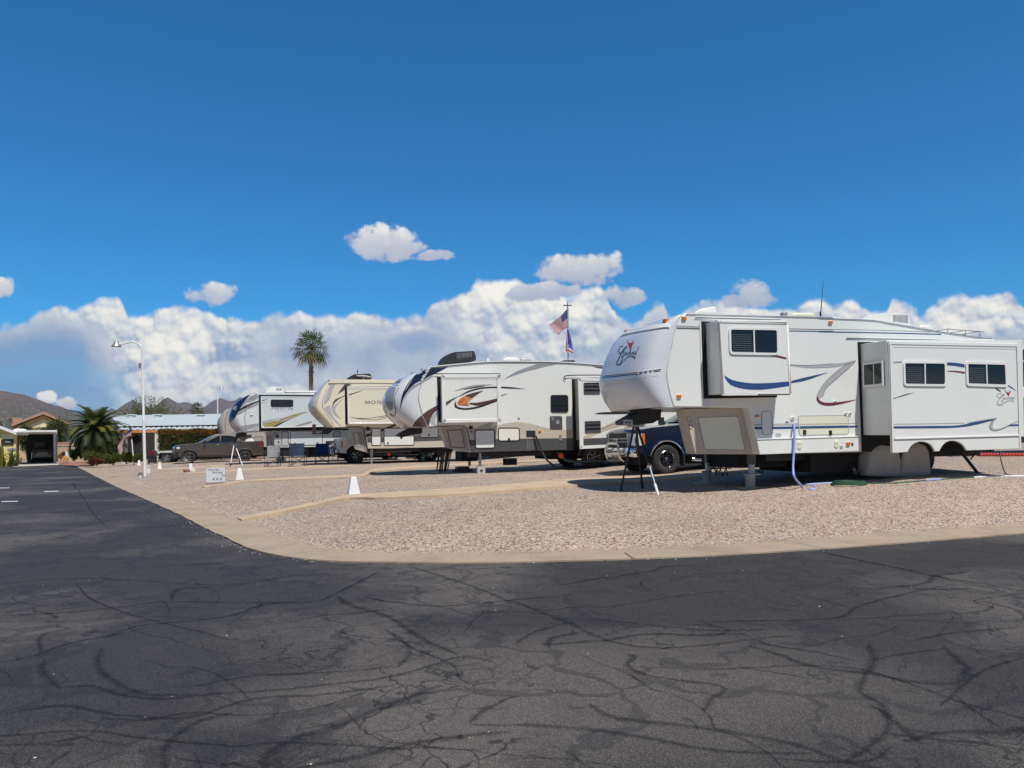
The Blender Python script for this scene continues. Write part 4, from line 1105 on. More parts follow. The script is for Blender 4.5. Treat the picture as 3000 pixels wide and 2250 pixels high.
# front cap with its bands and name
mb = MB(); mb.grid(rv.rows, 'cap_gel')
rv.cline(mb, 'A', SEAM1, 4, 'steel_grey', .004)
rv.cline(mb, 'A', [(72, 688), (300, 664), (548, 630)], 7, 'gelcoat_trim', .022)
rv.cline(mb, 'A', [(72, 697), (300, 674), (540, 642)], 6, 'maroon', .003); rv.cline(mb, 'A', [(72, 709), (300, 686), (538, 655)], 8, 'deep_navy', .003); rv.cline(mb, 'A', [(80, 742), (300, 722), (525, 694)], 3, 'steel_grey', .003)
rv.cline(mb, 'c', [(275, 715), (700, 610), (1100, 535), (1380, 492)], 16, 'steel_grey', .004); rv.cline(mb, 'c', [(280, 745), (700, 640), (1100, 570), (1480, 520)], 34, 'gelcoat_trim', .028); rv.cline(mb, 'c', [(230, 810), (700, 690), (1100, 620), (1490, 560)], 40, 'gelcoat_trim', .034)  # grey ribbon paints in the groove's shade; trim ribbons are raised brow bars
mb.build('front_cap', rv.root, smooth=40)
mb = MB()
def st(path, w_, m='deep_navy'): rv.cline(mb, 'c', path, w_, m, .004, 8)
tp = lambda a, b: (lambda t: a+(b-a)*math.sin(math.pi*t))
st([(490, 1010), (470, 990), (430, 1000), (395, 1060), (395, 1120), (430, 1150), (480, 1120), (530, 1060), (575, 1000)], tp(8, 16))
st([(575, 1000), (545, 1000), (490, 1070), (430, 1180), (380, 1290), (350, 1350), (365, 1390), (420, 1370), (460, 1300), (480, 1220), (465, 1200), (440, 1230)], tp(10, 22))
st([(530, 1130), (505, 1130), (490, 1175), (505, 1190), (530, 1150), (540, 1125), (530, 1190)], 10); st([(560, 1125), (545, 1190), (560, 1145), (580, 1125)], 9); st([(620, 1120), (590, 1130), (580, 1180), (600, 1185), (630, 1120), (655, 1040), (625, 1180)], 10)
st([(655, 1115), (640, 1175)], 10); st([(680, 1115), (665, 1175), (685, 1130), (705, 1115), (695, 1172)], 10); st([(745, 1110), (720, 1120), (712, 1165), (730, 1168), (755, 1108), (745, 1168)], 10); st([(830, 1005), (790, 1090), (765, 1160), (780, 1165)], 11)
st([(420, 1410), (480, 1330), (560, 1240), (640, 1205), (710, 1215), (748, 1255)], lambda t: 6+24*t*t)
st([(760, 1205), (775, 1200)], 8)
rv.cstripe(mb, 'c', [(590, 930), (645, 915), (705, 925)], [(630, 1045), (640, 1050), (650, 1045)], 'logo_red', .0045)
st([(600, 850), (585, 890), (598, 935)], tp(8, 18), 'logo_red'); st([(685, 870), (712, 905), (690, 940)], tp(8, 18), 'logo_red'); st([(640, 1050), (642, 1075)], 6, 'deep_navy')
mb.build('logo', rv.root)
for (x, y) in ((585, 250), (155, 336)):
    p = rv.hit('A', x, y, .0); m2 = MB(); m2.box((p.x-.05, p.y-.06, p.z-.035), (p.x+.03, p.y+.06, p.z+.035), 'amber'); m2.build('marker_light', rv.root, bevel=.01)
# slide-outs
mb, O = rv.slide('A', [(1003, 245), (1570, 258), (1600, 850), (1040, 855)], [(903, 272), (1468, 268), (1476, 850), (925, 850)], .5, [(868, 252), (1478, 262), (1484, 868), (888, 880)])
rv.line(mb, 'A', [(1009, 262), (1036, 842)], 3, 'charcoal', -.515)
S1(mb, 'A', [(1058, 690), (1120, 727), (1250, 752), (1400, 753), (1580, 740)], [(1060, 702), (1100, 762), (1200, 797), (1330, 807), (1450, 796), (1582, 776)], 'navy', -.504)
S1(mb, 'A', [(1432, 530), (1500, 532), (1560, 546)], [(1434, 532), (1490, 545), (1560, 561)], 'maroon', -.504)
so = mb.build('slide_out', rv.root, smooth=30, bevel=.012)
rv.window('A', [(1094, 300), (1498, 306), (1503, 527), (1100, 520)], -.5, so, r=.09, fw=.045, div=(.5,))
mb, O = rv.slide('B', [(565, 412), (1615, 432), (1640, 1285), (590, 1322)], [(332, 440), (1400, 440), (1412, 1190), (358, 1175)], .8, [(310, 420), (1410, 420), (1420, 1300), (345, 1300)])
# wheel arches are cut out of the face, so the face is rebuilt with the notches
mb = MB(); p2 = .8
face = [(590, 1322), (565, 412), (1615, 432), (1640, 1285), (1196, 1300), (1188, 1285), (1170, 1258), (1140, 1236), (1100, 1222), (1060, 1222), (1025, 1236), (1000, 1260), (982, 1290), (976, 1306), (938, 1308), (930, 1290), (915, 1262), (890, 1242), (855, 1230), (815, 1228), (775, 1240), (745, 1264), (728, 1290), (720, 1312)]
P = rv.xz('B', face, -p2); mb.prism(P, -p2, -p2+.05, 'gelcoat')
O = rv.xz('B', [(565, 412), (1615, 432), (1640, 1285), (590, 1322)], -p2)
for (a, b, w2) in (((578, 432), (1604, 452), 10), ((1607, 446), (1630, 1285), 12), ((578, 425), (601, 1312), 12)): rv.line(mb, 'B', [a, b], w2, 'gelcoat_trim', -p2-.012)
rv.line(mb, 'B', [(600, 462), (1598, 478)], 2.5, 'steel_grey', -p2-.004); rv.line(mb, 'B', [(1597, 462), (1618, 1180)], 2, 'steel_grey', -p2-.004)
mb.prism(rv.xz('B', [(332, 440), (1400, 440), (1412, 1190), (358, 1175)], 0), -p2+.045, .02, 'gelcoat')
mb.prism(rv.xz('B', [(308, 418), (1410, 420), (1420, 1310), (342, 1310)], 0), -.006, .03, 'void_black')
rv.panel(mb, 'B', [(604, 1196), (1616, 1168), (1617, 1184), (605, 1212)], 'gelcoat_trim', -p2-.022, -p2+.01, at=-p2); rv.line(mb, 'B', [(605, 1214), (1617, 1187)], 3, 'steel_grey', -p2-.005)
y2 = -p2-.005
S1(mb, 'B', [(604, 1103), (900, 1100), (1120, 1096), (1260, 1070), (1425, 1042)], [(604, 1120), (900, 1118), (1120, 1112), (1270, 1090), (1400, 1056)], 'navy', y2)
rv.line(mb, 'B', [(604, 1086), (900, 1082), (1180, 1076)], 3.5, 'steel_grey', y2); rv.line(mb, 'B', [(1200, 1075), (1330, 1052), (1440, 1036)], 4, 'silver_decal', y2-.001)
S1(mb, 'B', [(1440, 1035), (1400, 1060), (1383, 1100), (1390, 1126), (1420, 1137), (1480, 1125), (1560, 1084), (1612, 1064)], [(1440, 1037), (1418, 1065), (1404, 1100), (1408, 1118), (1428, 1127), (1480, 1117), (1560, 1080), (1612, 1060)], 'silver_decal', y2-.002)
rv.line(mb, 'B', [(1440, 1035), (1400, 1060), (1383, 1100), (1390, 1126), (1420, 1137), (1480, 1125), (1560, 1084)], 3, 'charcoal', y2-.003)
S1(mb, 'B', [(1520, 1098), (1570, 1088), (1614, 1086)], [(1525, 1102), (1570, 1101), (1614, 1100)], 'navy', y2)
S1(mb, 'B', [(1036, 585), (1100, 588), (1178, 600)], [(1036, 608), (1100, 613), (1178, 626)], 'navy', y2); S1(mb, 'B', [(1040, 652), (1100, 653), (1180, 662)], [(1040, 658), (1100, 663), (1180, 676)], 'maroon', y2)
S1(mb, 'B', [(600, 585), (640, 578), (672, 577)], [(600, 589), (640, 588), (672, 585)], 'steel_grey', y2); S1(mb, 'B', [(598, 878), (690, 846), (768, 828)], [(598, 882), (690, 854), (768, 829)], 'charcoal', y2)
S1(mb, 'B', [(1530, 768), (1560, 785), (1596, 815)], [(1530, 776), (1560, 795), (1596, 816)], 'navy', y2); S1(mb, 'B', [(1420, 790), (1450, 800), (1478, 827)], [(1425, 795), (1448, 812), (1478, 828)], 'charcoal', y2)
def so_st(path, w_, m='steel_grey'): rv.line(mb, 'o', path, w_, m, y2-.002, 8)
so_st([(885, 660), (850, 650), (836, 675), (850, 695), (885, 690), (920, 662)], 4.5); so_st([(920, 662), (895, 665), (860, 715), (840, 750), (850, 778), (880, 770), (895, 735), (880, 725)], 6)
so_st([(918, 695), (905, 700), (902, 715), (915, 715), (922, 695), (920, 716)], 3.5); so_st([(932, 695), (928, 716), (934, 700), (942, 694)], 3.5); so_st([(958, 694), (946, 704), (948, 716), (960, 700), (968, 675), (958, 716)], 3.5)
so_st([(976, 694), (970, 715)], 3.5); so_st([(986, 694), (980, 715), (988, 697), (996, 694), (991, 715)], 3.5); so_st([(1014, 692), (1002, 702), (1004, 714), (1016, 692), (1012, 714)], 3.5); so_st([(1038, 672), (1024, 700), (1020, 714)], 3.5)
so_st([(880, 788), (920, 750), (970, 730), (1010, 732), (1026, 742)], 5)
S1(mb, 'o', [(932, 636), (955, 637), (980, 640)], [(958, 673), (962, 676), (966, 673)], 'logo_red', y2-.002); so_st([(920, 608), (926, 625), (936, 640)], 5, 'logo_red'); so_st([(968, 622), (982, 628), (976, 644)], 6, 'logo_red')
so = mb.build('slide_out', rv.root, smooth=30, bevel=.012)
rv.window('B', [(682, 574), (1032, 578), (1034, 780), (688, 776)], -p2, so, r=.08, fw=.045)
rv.window('B', [(1190, 576), (1522, 584), (1530, 786), (1196, 776)], -p2, so, r=.08, fw=.055)
# window in the near end wall of the big slide (faces the front)
mb = MB(); xw = rv.fr.L('B', 336, 700, 0).x-.002
def endwin(mb, ya, yb, za, zb, m, d0, d1):
    mb.box((xw-d1, ya, za), (xw-d0, yb, zb), m)
zt = rv.fr.L('B', 340, 590, -.1).z; zb = rv.fr.L('B', 356, 790, -.1).z
endwin(mb, -.66, -.10, zb, zt, 'gelcoat_trim', 0, .03); endwin(mb, -.40, -.135, zb+.05, zt-.05, 'glass_dark', .031, .033); endwin(mb, -.625, -.425, zb+.05, zt-.05, 'glass_dark', .031, .033)
mb.build('window', so, bevel=.01)
# roof equipment
roof_box(rv, 'A', [(805, 188), (870, 150), (985, 128), (1000, 190)], .75, 1.6, 'gelcoat_trim', 'air_conditioner')
roof_box(rv, 'A', [(1535, 206), (1535, 178), (1570, 178), (1572, 206)], .5, .62, 'galv', 'roof_vent', bevel=.01)
roof_box(rv, 'A', [(1590, 212), (1640, 180), (1780, 180), (1815, 215)], .45, 1.0, 'ivory_door', 'roof_vent', bevel=.05)
mb = MB(); q = rv.fr.L('A', 1836, 212, .5); t_ = rv.fr.L('P', 2412, 824, .5); mb.tube([q, q.lerp(t_, .2), t_], [.012, .010, .004], 'soft_black', 6); mb.tube([q, q+Vector((0, 0, .10))], .02, 'soft_black'); mb.build('antenna', rv.root, smooth=40)
def acg(mb):
    for k in range(13):
        a = rv.fr.L('B', 600+k*9.6, 200, .7); b = rv.fr.L('B', 603+k*9.6, 255+k*1.2, .7)
        mb.box((a.x-.008, .69, b.z), (a.x+.008, .702, a.z), 'steel_grey')
roof_box(rv, 'B', [(355, 236), (400, 205), (540, 182), (725, 195), (742, 290), (600, 268)], .7, 1.5, 'gelcoat_trim', 'air_conditioner', acg)
roof_box(rv, 'B', [(810, 305), (830, 285), (905, 278), (930, 300), (930, 330)], .7, 1.2, 'gelcoat_trim', 'roof_vent')
mb = MB(); a = rv.fr.L('B', 1040, 315, .4); b = rv.fr.L('B', 1330, 338, .4)
for dy_ in (0, .5): mb.tube([a+Vector((0, dy_, 0)), b+Vector((0, dy_, 0))], .012, 'galv', 6)
for t_ in (0, .5, .9): p = a.lerp(b, t_); mb.tube([p, p+Vector((0, .5, 0))], .010, 'galv', 6); mb.tube([p, p-Vector((0, 0, .16))], .010, 'galv', 6)
mb.build('roof_rack', rv.root, smooth=40)
# running gear, landing legs, pin box
X0_ = rv.fr.L('A', 830, 1320).x; X1_ = rv.fr.L('B', 1470, 1290).x; ZB = rv.fr.L('A', 1345, 1330).z
mb = MB()
for yy in (.45, 1.85): mb.box((X0_+1.9, yy, ZB-.16), (X1_-.1, yy+.12, ZB+.02), 'soft_black')
mb.box((X0_+2.2, .2, ZB-.03), (X1_-.05, 2.3, ZB+.03), 'void_black')
xb = rv.fr.L('B', 60, 1320).x
mb.box((xb-.2, .25, ZB-.42), (xb+1.0, 2.1, ZB), 'void_black'); mb.box((X0_+1.4, .7, ZB-.30), (X0_+2.6, 2.2, ZB), 'void_black')
mb.build('chassis', rv.root)
zg = gz(*(rv.fr.W((4, 1, 0)).to_2d()))-rv.fr.o.z
for xx in (rv.fr.L('B', 560, 1300, .1).x, rv.fr.L('B', 810, 1300, .1).x):
    for yy in (.14, 2.28): wheel('wheel', rv.root, xx, yy, zg+.37, .37, .22, rim=.6, spokes=8, split=False)
leg = rv.fr.L('b', 565, 1260, .42)
mb = MB(); mb.box((leg.x-.05, .37, leg.z), (leg.x+.05, .47, ZB+.3), 'galv'); mb.box((leg.x-.065, .355, ZB-.22), (leg.x+.065, .485, ZB+.3), 'dark_metal'); mb.box((leg.x-.13, .29, leg.z-.02), (leg.x+.13, .55, leg.z), 'galv'); mb.build('landing_leg', rv.root, bevel=.006)
leg2 = rv.fr.L('a', 1850, 1210, 1.9)
mb = MB(); mb.box((leg2.x-.05, 1.85, leg2.z), (leg2.x+.05, 1.95, ZB+.3), 'galv'); mb.box((leg2.x-.065, 1.835, ZB-.22), (leg2.x+.065, 1.965, ZB+.3), 'dark_metal'); mb.build('landing_leg', rv.root, bevel=.006)
mb = MB(); pk = rv.fr.L('a', 720, 330, 1.22)
prof = rv.xz('a', [(485, 405), (720, 270), (730, 215), (1095, 215), (1085, 370), (960, 440), (720, 470), (490, 465)], 1.0)
mb.prism(prof, 1.0, 1.44, 'soft_black'); a = rv.fr.L('a', 545, 430, .99); mb.box((a.x-.09, .97, a.z-.05), (a.x+.11, 1.0, a.z+.06), 'galv')
for dx_ in (-.04, .03): mb.lathe([(.02, 0), (.02, .012), (.001, .012)], 'void_black', 10, Matrix.Translation((a.x+dx_, .97, a.z)) @ Matrix.Rotation(R(90), 4, 'X'))
mb.build('pin_box', rv.root, bevel=.008)
mb = MB(); a = rv.fr.L('B', 1130, 1285, .3); b = rv.fr.L('B', 1290, 1490, .3); mb.tube([a, b], .035, 'soft_black', 8); c_ = rv.fr.L('B', 1285, 1305, .3); d_ = rv.fr.L('B', 1225, 1370, .3); mb.tube([c_, d_], .016, 'soft_black', 6); mb.box((b.x-.12, .2, b.z-.03), (b.x+.12, .42, b.z), 'galv'); mb.build('stabilizer_jack', rv.root, smooth=40)

# ------------------------------------------------------------------ second trailer: white over beige and charcoal, flame swoosh on the slide-out
_f = Frame(ground(1405, 1388), R(18)); O2 = _f.W((0, -.30, 0))
rv = RV('fifth_wheel_trailer', O2, R(18), 2.44, 'white and beige fifth wheel trailer with flame swoosh on its slide out')
RV2 = rv
SEAM2 = [(1040, 248), (1000, 310), (930, 420), (870, 560), (818, 700), (788, 840), (783, 940), (800, 1050), (830, 1170), (872, 1290), (930, 1420), (1000, 1556)]
rv.cap('d', SEAM2, [.03, .42, .66, .80, .88, .93, .94, .90, .80, .62], [2.2, 2.3, 2.4, 2.5, 2.6, 2.6, 2.6, 2.5, 2.4, 2.3])
mb = rv.body([('C', 509, 391), ('C', 700, 371), ('C', 900, 352), ('C', 1050, 341), ('C', 1300, 338), ('C', 1700, 344), ('C', 2100, 370), ('C', 2600, 410), ('C', 2950, 440), ('C', 2950, 1130),
              ('C', 890, 1185), ('C', 840, 950), ('d', 1000, 1556)]+[('d', x, y) for x, y in SEAM2[::-1][1:-1]], 'bone_white')
ST, LN = rv.stripe, rv.line
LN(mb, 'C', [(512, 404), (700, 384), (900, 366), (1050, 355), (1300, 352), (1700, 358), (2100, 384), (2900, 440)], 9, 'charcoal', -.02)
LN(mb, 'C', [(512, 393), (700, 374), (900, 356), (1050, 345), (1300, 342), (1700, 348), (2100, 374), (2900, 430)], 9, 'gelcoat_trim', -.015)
ST(mb, 'C', [(1180, 513), (1290, 445), (1400, 400), (1505, 366)], [(1180, 513), (1350, 452), (1520, 406), (1695, 366)], 'steel_grey')
ST(mb, 'd', [(1030, 290), (1200, 275), (1430, 252)], [(880, 545), (1000, 470), (1180, 385), (1432, 256)], 'deep_navy')
ST(mb, 'd', [(850, 570), (1000, 482), (1090, 440)], [(840, 610), (1000, 530), (1080, 470)], 'steel_grey', -.005)
ST(mb, 'd', [(868, 1285), (1000, 1190), (1190, 1085), (1240, 1065)], [(1000, 1550), (1040, 1400), (1100, 1270), (1200, 1180)], 'brown_swoosh')
ST(mb, 'd', [(1110, 1530), (1040, 1460), (1050, 1350), (1200, 1190)], [(1180, 1530), (1140, 1440), (1150, 1360), (1230, 1240)], 'silver_decal', -.005)
ST(mb, 'C', [(840, 955), (1000, 960), (1085, 948), (1200, 917), (1340, 906), (1500, 936), (1620, 966), (1800, 976), (2100, 975), (2900, 960)], [(865, 1075), (1000, 1068), (1085, 1065), (1200, 1062), (1340, 1060), (1500, 1058), (1620, 1057), (1800, 1054), (2100, 1050), (2900, 1020)], 'tan_panel', -.004, 40)
ST(mb, 'C', [(860, 1072), (1085, 1065), (1500, 1058), (1800, 1054), (2100, 1050), (2900, 1020)], [(890, 1186), (1085, 1180), (1500, 1168), (1800, 1160), (2100, 1150), (2900, 1128)], 'charcoal', -.006, 20)
ST(mb, 'C', [(900, 975), (1000, 930), (1085, 905)], [(905, 978), (1030, 965), (1085, 925)], 'silver_decal', -.0055)
ST(mb, 'C', [(1160, 577), (1260, 582), (1387, 600)], [(1160, 592), (1260, 597), (1387, 601)], 'soft_black'); ST(mb, 'C', [(1160, 658), (1190, 650), (1224, 640)], [(1160, 666), (1190, 657), (1224, 641)], 'soft_black')
ST(mb, 'C', [(2010, 390), (2060, 395), (2120, 400)], [(2010, 391), (2070, 408), (2120, 412)], 'charcoal')
LN(mb, 'C', [(535, 459), (1155, 459)], 9, 'soft_black', -.05); LN(mb, 'C', [(1760, 515), (1775, 476), (2110, 470)], 9, 'soft_black', -.05)
for x_ in (1408, 1425, 1442, 1460): LN(mb, 'C', [(x_, 1075), (x_-4, 1158)], 2, 'silver_decal', -.0075)
mb.build('body', rv.root, smooth=30, bevel=.02)
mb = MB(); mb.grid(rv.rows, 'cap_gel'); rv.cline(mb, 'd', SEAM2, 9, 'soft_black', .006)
rv.cstripe(mb, 'd', [(1040, 290), (900, 330), (720, 430), (580, 580), (480, 750), (415, 920), (384, 1160)], [(1040, 315), (890, 520), (745, 596), (640, 680), (540, 800), (455, 950), (392, 1160)], 'deep_navy')
rv.cstripe(mb, 'd', [(860, 565), (740, 630), (640, 690), (545, 815), (470, 950)], [(845, 620), (740, 680), (650, 740), (560, 830), (475, 960)], 'steel_grey', .007)
rv.cstripe(mb, 'd', [(720, 430), (600, 580), (500, 760)], [(690, 470), (600, 610), (505, 770)], 'silver_decal', .009)
rv.cstripe(mb, 'd', [(128, 690), (75, 850), (75, 1040), (130, 1180), (170, 1210)], [(300, 690), (255, 880), (240, 1050), (235, 1150), (175, 1212)], 'steel_grey')
rv.cline(mb, 'd', [(365, 700), (290, 850), (265, 1010), (292, 1210), (250, 1320), (170, 1270)], lambda t: 8+16*t*t, 'charcoal', .009)
rv.cstripe(mb, 'd', [(650, 1540), (740, 1400), (868, 1285)], [(652, 1546), (820, 1548), (995, 1550)], 'brown_swoosh')
rv.cstripe(mb, 'd', [(300, 1440), (360, 1430), (420, 1425)], [(400, 1550), (460, 1550), (540, 1560)], 'silver_gel', .006)
mb.build('front_cap', rv.root, smooth=40)
mb = MB()
rv.cstripe(mb, 'd', [(215, 535), (320, 520), (450, 512)], [(160, 630), (290, 625), (385, 605)], 'silver_gel', .008); rv.cline(mb, 'd', [(300, 495), (410, 480)], 10, 'charcoal'); rv.cline(mb, 'd', [(275, 660), (355, 652)], 10, 'charcoal')
for p_ in ([(250, 540), (235, 612)], [(300, 530), (262, 610)], [(305, 615), (330, 545), (290, 545)], [(345, 535), (330, 560), (350, 580), (325, 608)], [(375, 530), (360, 605)], [(400, 525), (372, 570), (385, 600)]): rv.cline(mb, 'd', p_, 13, 'deep_navy', .011)
rv.cline(mb, 'd', [(330, 590), (350, 592)], 9, 'logo_red', .012)
mb.build('logo', rv.root)
for (x, y) in ((780, 318), (352, 396)):
    p = rv.hit('d', x, y, .0); m2 = MB(); m2.box((p.x-.04, p.y-.05, p.z-.03), (p.x+.03, p.y+.05, p.z+.03), 'lens_red'); m2.build('marker_light', rv.root, bevel=.01)
# front slide-out
mb, O = rv.slide('C', [(610, 466), (1160, 462), (1166, 905), (620, 914)], [(600, 490), (1125, 485), (1130, 895), (606, 898)], .42, [(568, 486), (1120, 480), (1126, 900), (580, 905)], 'bone_white', 'bone_white', rw=.11)
y2 = -.424
LN(mb, 'C', [(612, 508), (1160, 504)], 2.5, 'steel_grey', y2-.012); LN(mb, 'C', [(1124, 470), (1132, 900)], 2.5, 'steel_grey', y2-.012)
ST(mb, 'C', [(735, 613), (860, 575), (960, 560), (1085, 557)], [(735, 617), (870, 592), (960, 578), (1085, 560)], 'steel_grey', y2); ST(mb, 'C', [(820, 603), (920, 580), (1010, 570)], [(822, 606), (920, 590), (1010, 574)], 'soft_black', y2-.001)
ST(mb, 'C', [(770, 668), (850, 620), (950, 590), (1050, 578), (1126, 576)], [(772, 672), (860, 632), (950, 605), (1050, 592), (1126, 592)], 'soft_black', y2)
ST(mb, 'C', [(652, 720), (710, 690), (768, 665)], [(653, 757), (715, 706), (769, 667)], 'charcoal', y2)
ST(mb, 'C', [(745, 710), (727, 745), (740, 775), (800, 791), (880, 790), (980, 768), (1126, 714)], [(749, 712), (745, 745), (768, 766), (820, 775), (880, 771), (980, 750), (1126, 703)], 'soft_black', y2)
ST(mb, 'C', [(866, 728), (950, 724), (1060, 702), (1126, 686)], [(870, 742), (950, 754), (1060, 730), (1126, 706)], 'brown_swoosh', y2)
ST(mb, 'd', [(2180, 772), (1980, 812), (1780, 882), (1665, 962)], [(2182, 774), (2060, 850), (1945, 935), (1880, 1000)], 'brown_swoosh', y2-.001)
ST(mb, 'd', [(1780, 882), (1665, 962), (1622, 1040), (1645, 1092)], [(1945, 935), (1868, 1010), (1858, 1060), (1880, 1100)], 'flame', y2-.002)
so = mb.build('slide_out', rv.root, smooth=30, bevel=.01)
# rear slide-out with fridge vents
mb, O = rv.slide('C', [(1875, 494), (2560, 520), (2580, 1120), (1892, 1156)], [(1842, 520), (2400, 530), (2420, 1080), (1860, 1070)], .75, [(1816, 506), (2400, 510), (2420, 1150), (1830, 1160)], 'bone_white', 'mauve_grey', rw=.10)
y2 = -.754
ST(mb, 'C', [(1925, 1062), (2300, 1046), (2560, 1036)], [(1928, 1150), (2300, 1132), (2570, 1118)], 'charcoal', y2)
ST(mb, 'C', [(2030, 830), (2100, 815), (2400, 805)], [(2032, 832), (2120, 834), (2400, 830)], 'soft_black', y2)
ST(mb, 'C', [(1925, 1040), (2090, 960), (2300, 860), (2500, 830)], [(1926, 1060), (2120, 1052), (2300, 1044), (2520, 1036)], 'tan_panel', y2-.0005)
ST(mb, 'C', [(1990, 1050), (2100, 1000), (2300, 940)], [(2000, 1052), (2140, 1045), (2300, 1000)], 'bone_white', y2-.001); LN(mb, 'C', [(2095, 970), (2200, 925), (2400, 880)], 4, 'charcoal', y2-.002)
so = mb.build('slide_out', rv.root, smooth=30, bevel=.01)
def louver(rv, c, quad, y, parent, n=3, m='charcoal', name='vent'):
    mb = MB(); Q = rv.fr.XZ(c, quad, y-.02); P = rpoly(Q, .03); rv.ring(mb, P, .02, y-.025, y, m); mb.prism(inset(P, .015), y-.006, y, 'void_black')
    for k in range(n):
        v0 = (k+.35)/n; v1 = (k+.85)/n
        a, b, c_, d = (Vector(Q[0]).lerp(Vector(Q[3]), v0), Vector(Q[1]).lerp(Vector(Q[2]), v0), Vector(Q[1]).lerp(Vector(Q[2]), v1), Vector(Q[0]).lerp(Vector(Q[3]), v1))
        e = .04; i0 = a.lerp(b, e); i1 = b.lerp(a, e); i2 = c_.lerp(d, e); i3 = d.lerp(c_, e)
        mb.prism([tuple(i0), tuple(i1), tuple(i2), tuple(i3)], y-.022, y-.004, m)
    return mb.build(name, parent, smooth=30)
louver(rv, 'C', [(1928, 541), (2076, 539), (2079, 645), (1931, 646)], -.75, so); louver(rv, 'C', [(1938, 898), (2084, 894), (2087, 1000), (1941, 1005)], -.75, so)
# side fittings
rv.window('C', [(1622, 654), (1784, 654), (1787, 816), (1624, 816)], 0, rv.root, frame='soft_black', fw=.022, r=.09, div=(), blind=False)
mb = MB(); a = rv.fr.L('C', 1630, 735, -.03); b = rv.fr.L('C', 1780, 742, -.03); mb.box((a.x, -.03, b.z), (b.x, 0, a.z), 'soft_black'); mb.build('window_bar', rv.root)
mb = MB(); P = rpoly(rv.xz('C', [(1614, 850), (1728, 850), (1732, 975), (1617, 975)], -.015), .05); mb.prism(P, -.015, .01, 'charcoal'); P = rv.xz('C', [(1673, 888), (1702, 888), (1702, 922), (1673, 922)], -.02); mb.prism(P, -.022, 0, 'steel_grey')
for k in range(3): mb.prism(rv.xz('C', [(1630, 862+k*9), (1652, 862+k*9), (1652, 866+k*9), (1630, 866+k*9)], -.015), -.017, 0, 'silver_decal')
mb.build('heater_panel', rv.root)
rv.hatch('C', [(1133, 956), (1336, 956), (1338, 1082), (1135, 1086)], -.006, rv.root, 'baggage_door', 'cream_pale', 'soft_black', .035, .09, latch=((1236, 1068),))
rv.hatch('C', [(916, 976), (1108, 972), (1108, 1150), (922, 1154)], -.006, rv.root, 'baggage_door', 'bone_white', 'soft_black', .035, .09)
rv.hatch('C', [(1396, 985), (1481, 985), (1481, 1042), (1398, 1042)], -.006, rv.root, 'power_panel', 'soft_black', 'soft_black', .01, .02)
rv.hatch('C', [(866, 940), (900, 940), (900, 972), (866, 972)], -.006, rv.root, 'vent_cover', 'soft_black', 'charcoal', .01, .01)
rv.hatch('C', [(868, 1008), (905, 1008), (905, 1050), (870, 1050)], -.006, rv.root, 'notice', 'silver_gel', 'silver_gel', .006, .005, proud=.004)
rv.lamp('C', 1519, 988, -.004, rv.root, 24, 18); rv.lamp('C', 886, 996, -.004, rv.root, 26, 14, 'lens_red')
mb = MB(); rv.panel(mb, 'C', [(1704, 1022), (1724, 1022), (1724, 1056), (1728, 1076), (1700, 1076), (1704, 1056)], 'galv', -.03, 0); mb.build('latch', rv.root)
mb = MB(); rv.panel(mb, 'C', [(1318, 868), (1336, 868), (1336, 878), (1318, 878)], 'soft_black', -.012, 0); mb.build('vent_plate', rv.root)
# forward storage bay
mb = MB(); P = rv.panel(mb, 'C', [(603, 950), (800, 942), (838, 950), (890, 1180), (862, 1174), (668, 1146)], 'taupe_gel', .20, .56); mb.build('storage_bay', rv.root, bevel=.01)
mb = MB(); rv.line(mb, 'C', [(490, 953), (600, 946), (800, 942), (832, 950), (850, 990), (890, 1178)], 9, 'soft_black', -.022); mb.build('trim', rv.root)
rv.hatch('C', [(664, 980), (800, 975), (832, 1146), (696, 1138)], .20, rv.root, 'storage_door', 'mauve_grey', 'soft_black', .02, .03)
# pin box under the nose
mb = MB(); P = rv.xz('e', [(270, 245), (350, 180), (520, 95), (765, 90), (760, 190), (560, 225), (400, 265)], 1.0); mb.prism(P, 1.0, 1.42, 'soft_black'); P = rv.xz('e', [(355, 240), (390, 240), (385, 300), (360, 300)], 1.1); mb.prism(P, 1.12, 1.3, 'dark_metal')
mb.build('pin_box', rv.root, bevel=.01)
# roof gear
def acg(mb):
    for k in range(12):
        a = rv.fr.L('C', 755+k*12, 268-k*.7, .8); b = rv.fr.L('C', 757+k*12, 318-k*1.4, .8); mb.box((a.x-.008, .79, b.z), (a.x+.008, .803, a.z), 'galv' if k < 5 else 'steel_grey')
roof_box(rv, 'C', [(620, 362), (626, 335), (650, 300), (690, 270), (735, 256), (908, 246), (918, 258), (932, 300), (930, 335)], .8, 1.55, 'soft_black', 'air_conditioner', acg, .05)
roof_box(rv, 'C', [(1172, 338), (1190, 318), (1225, 305), (1300, 306), (1335, 325), (1345, 340)], .5, 1.1, 'gelcoat_trim', 'roof_vent', bevel=.04); roof_box(rv, 'C', [(1028, 345), (1032, 318), (1052, 318), (1055, 344)], .5, .62, 'gelcoat_trim', 'vent_pipe', bevel=.01)
roof_box(rv, 'C', [(1340, 338), (1350, 316), (1400, 310), (1440, 320), (1445, 338)], .9, 1.3, 'silver_gel', 'roof_vent', bevel=.03); roof_box(rv, 'C', [(1740, 340), (1752, 331), (1840, 331), (1858, 344)], .6, 1.0, 'soft_black', 'roof_vent', bevel=.02)
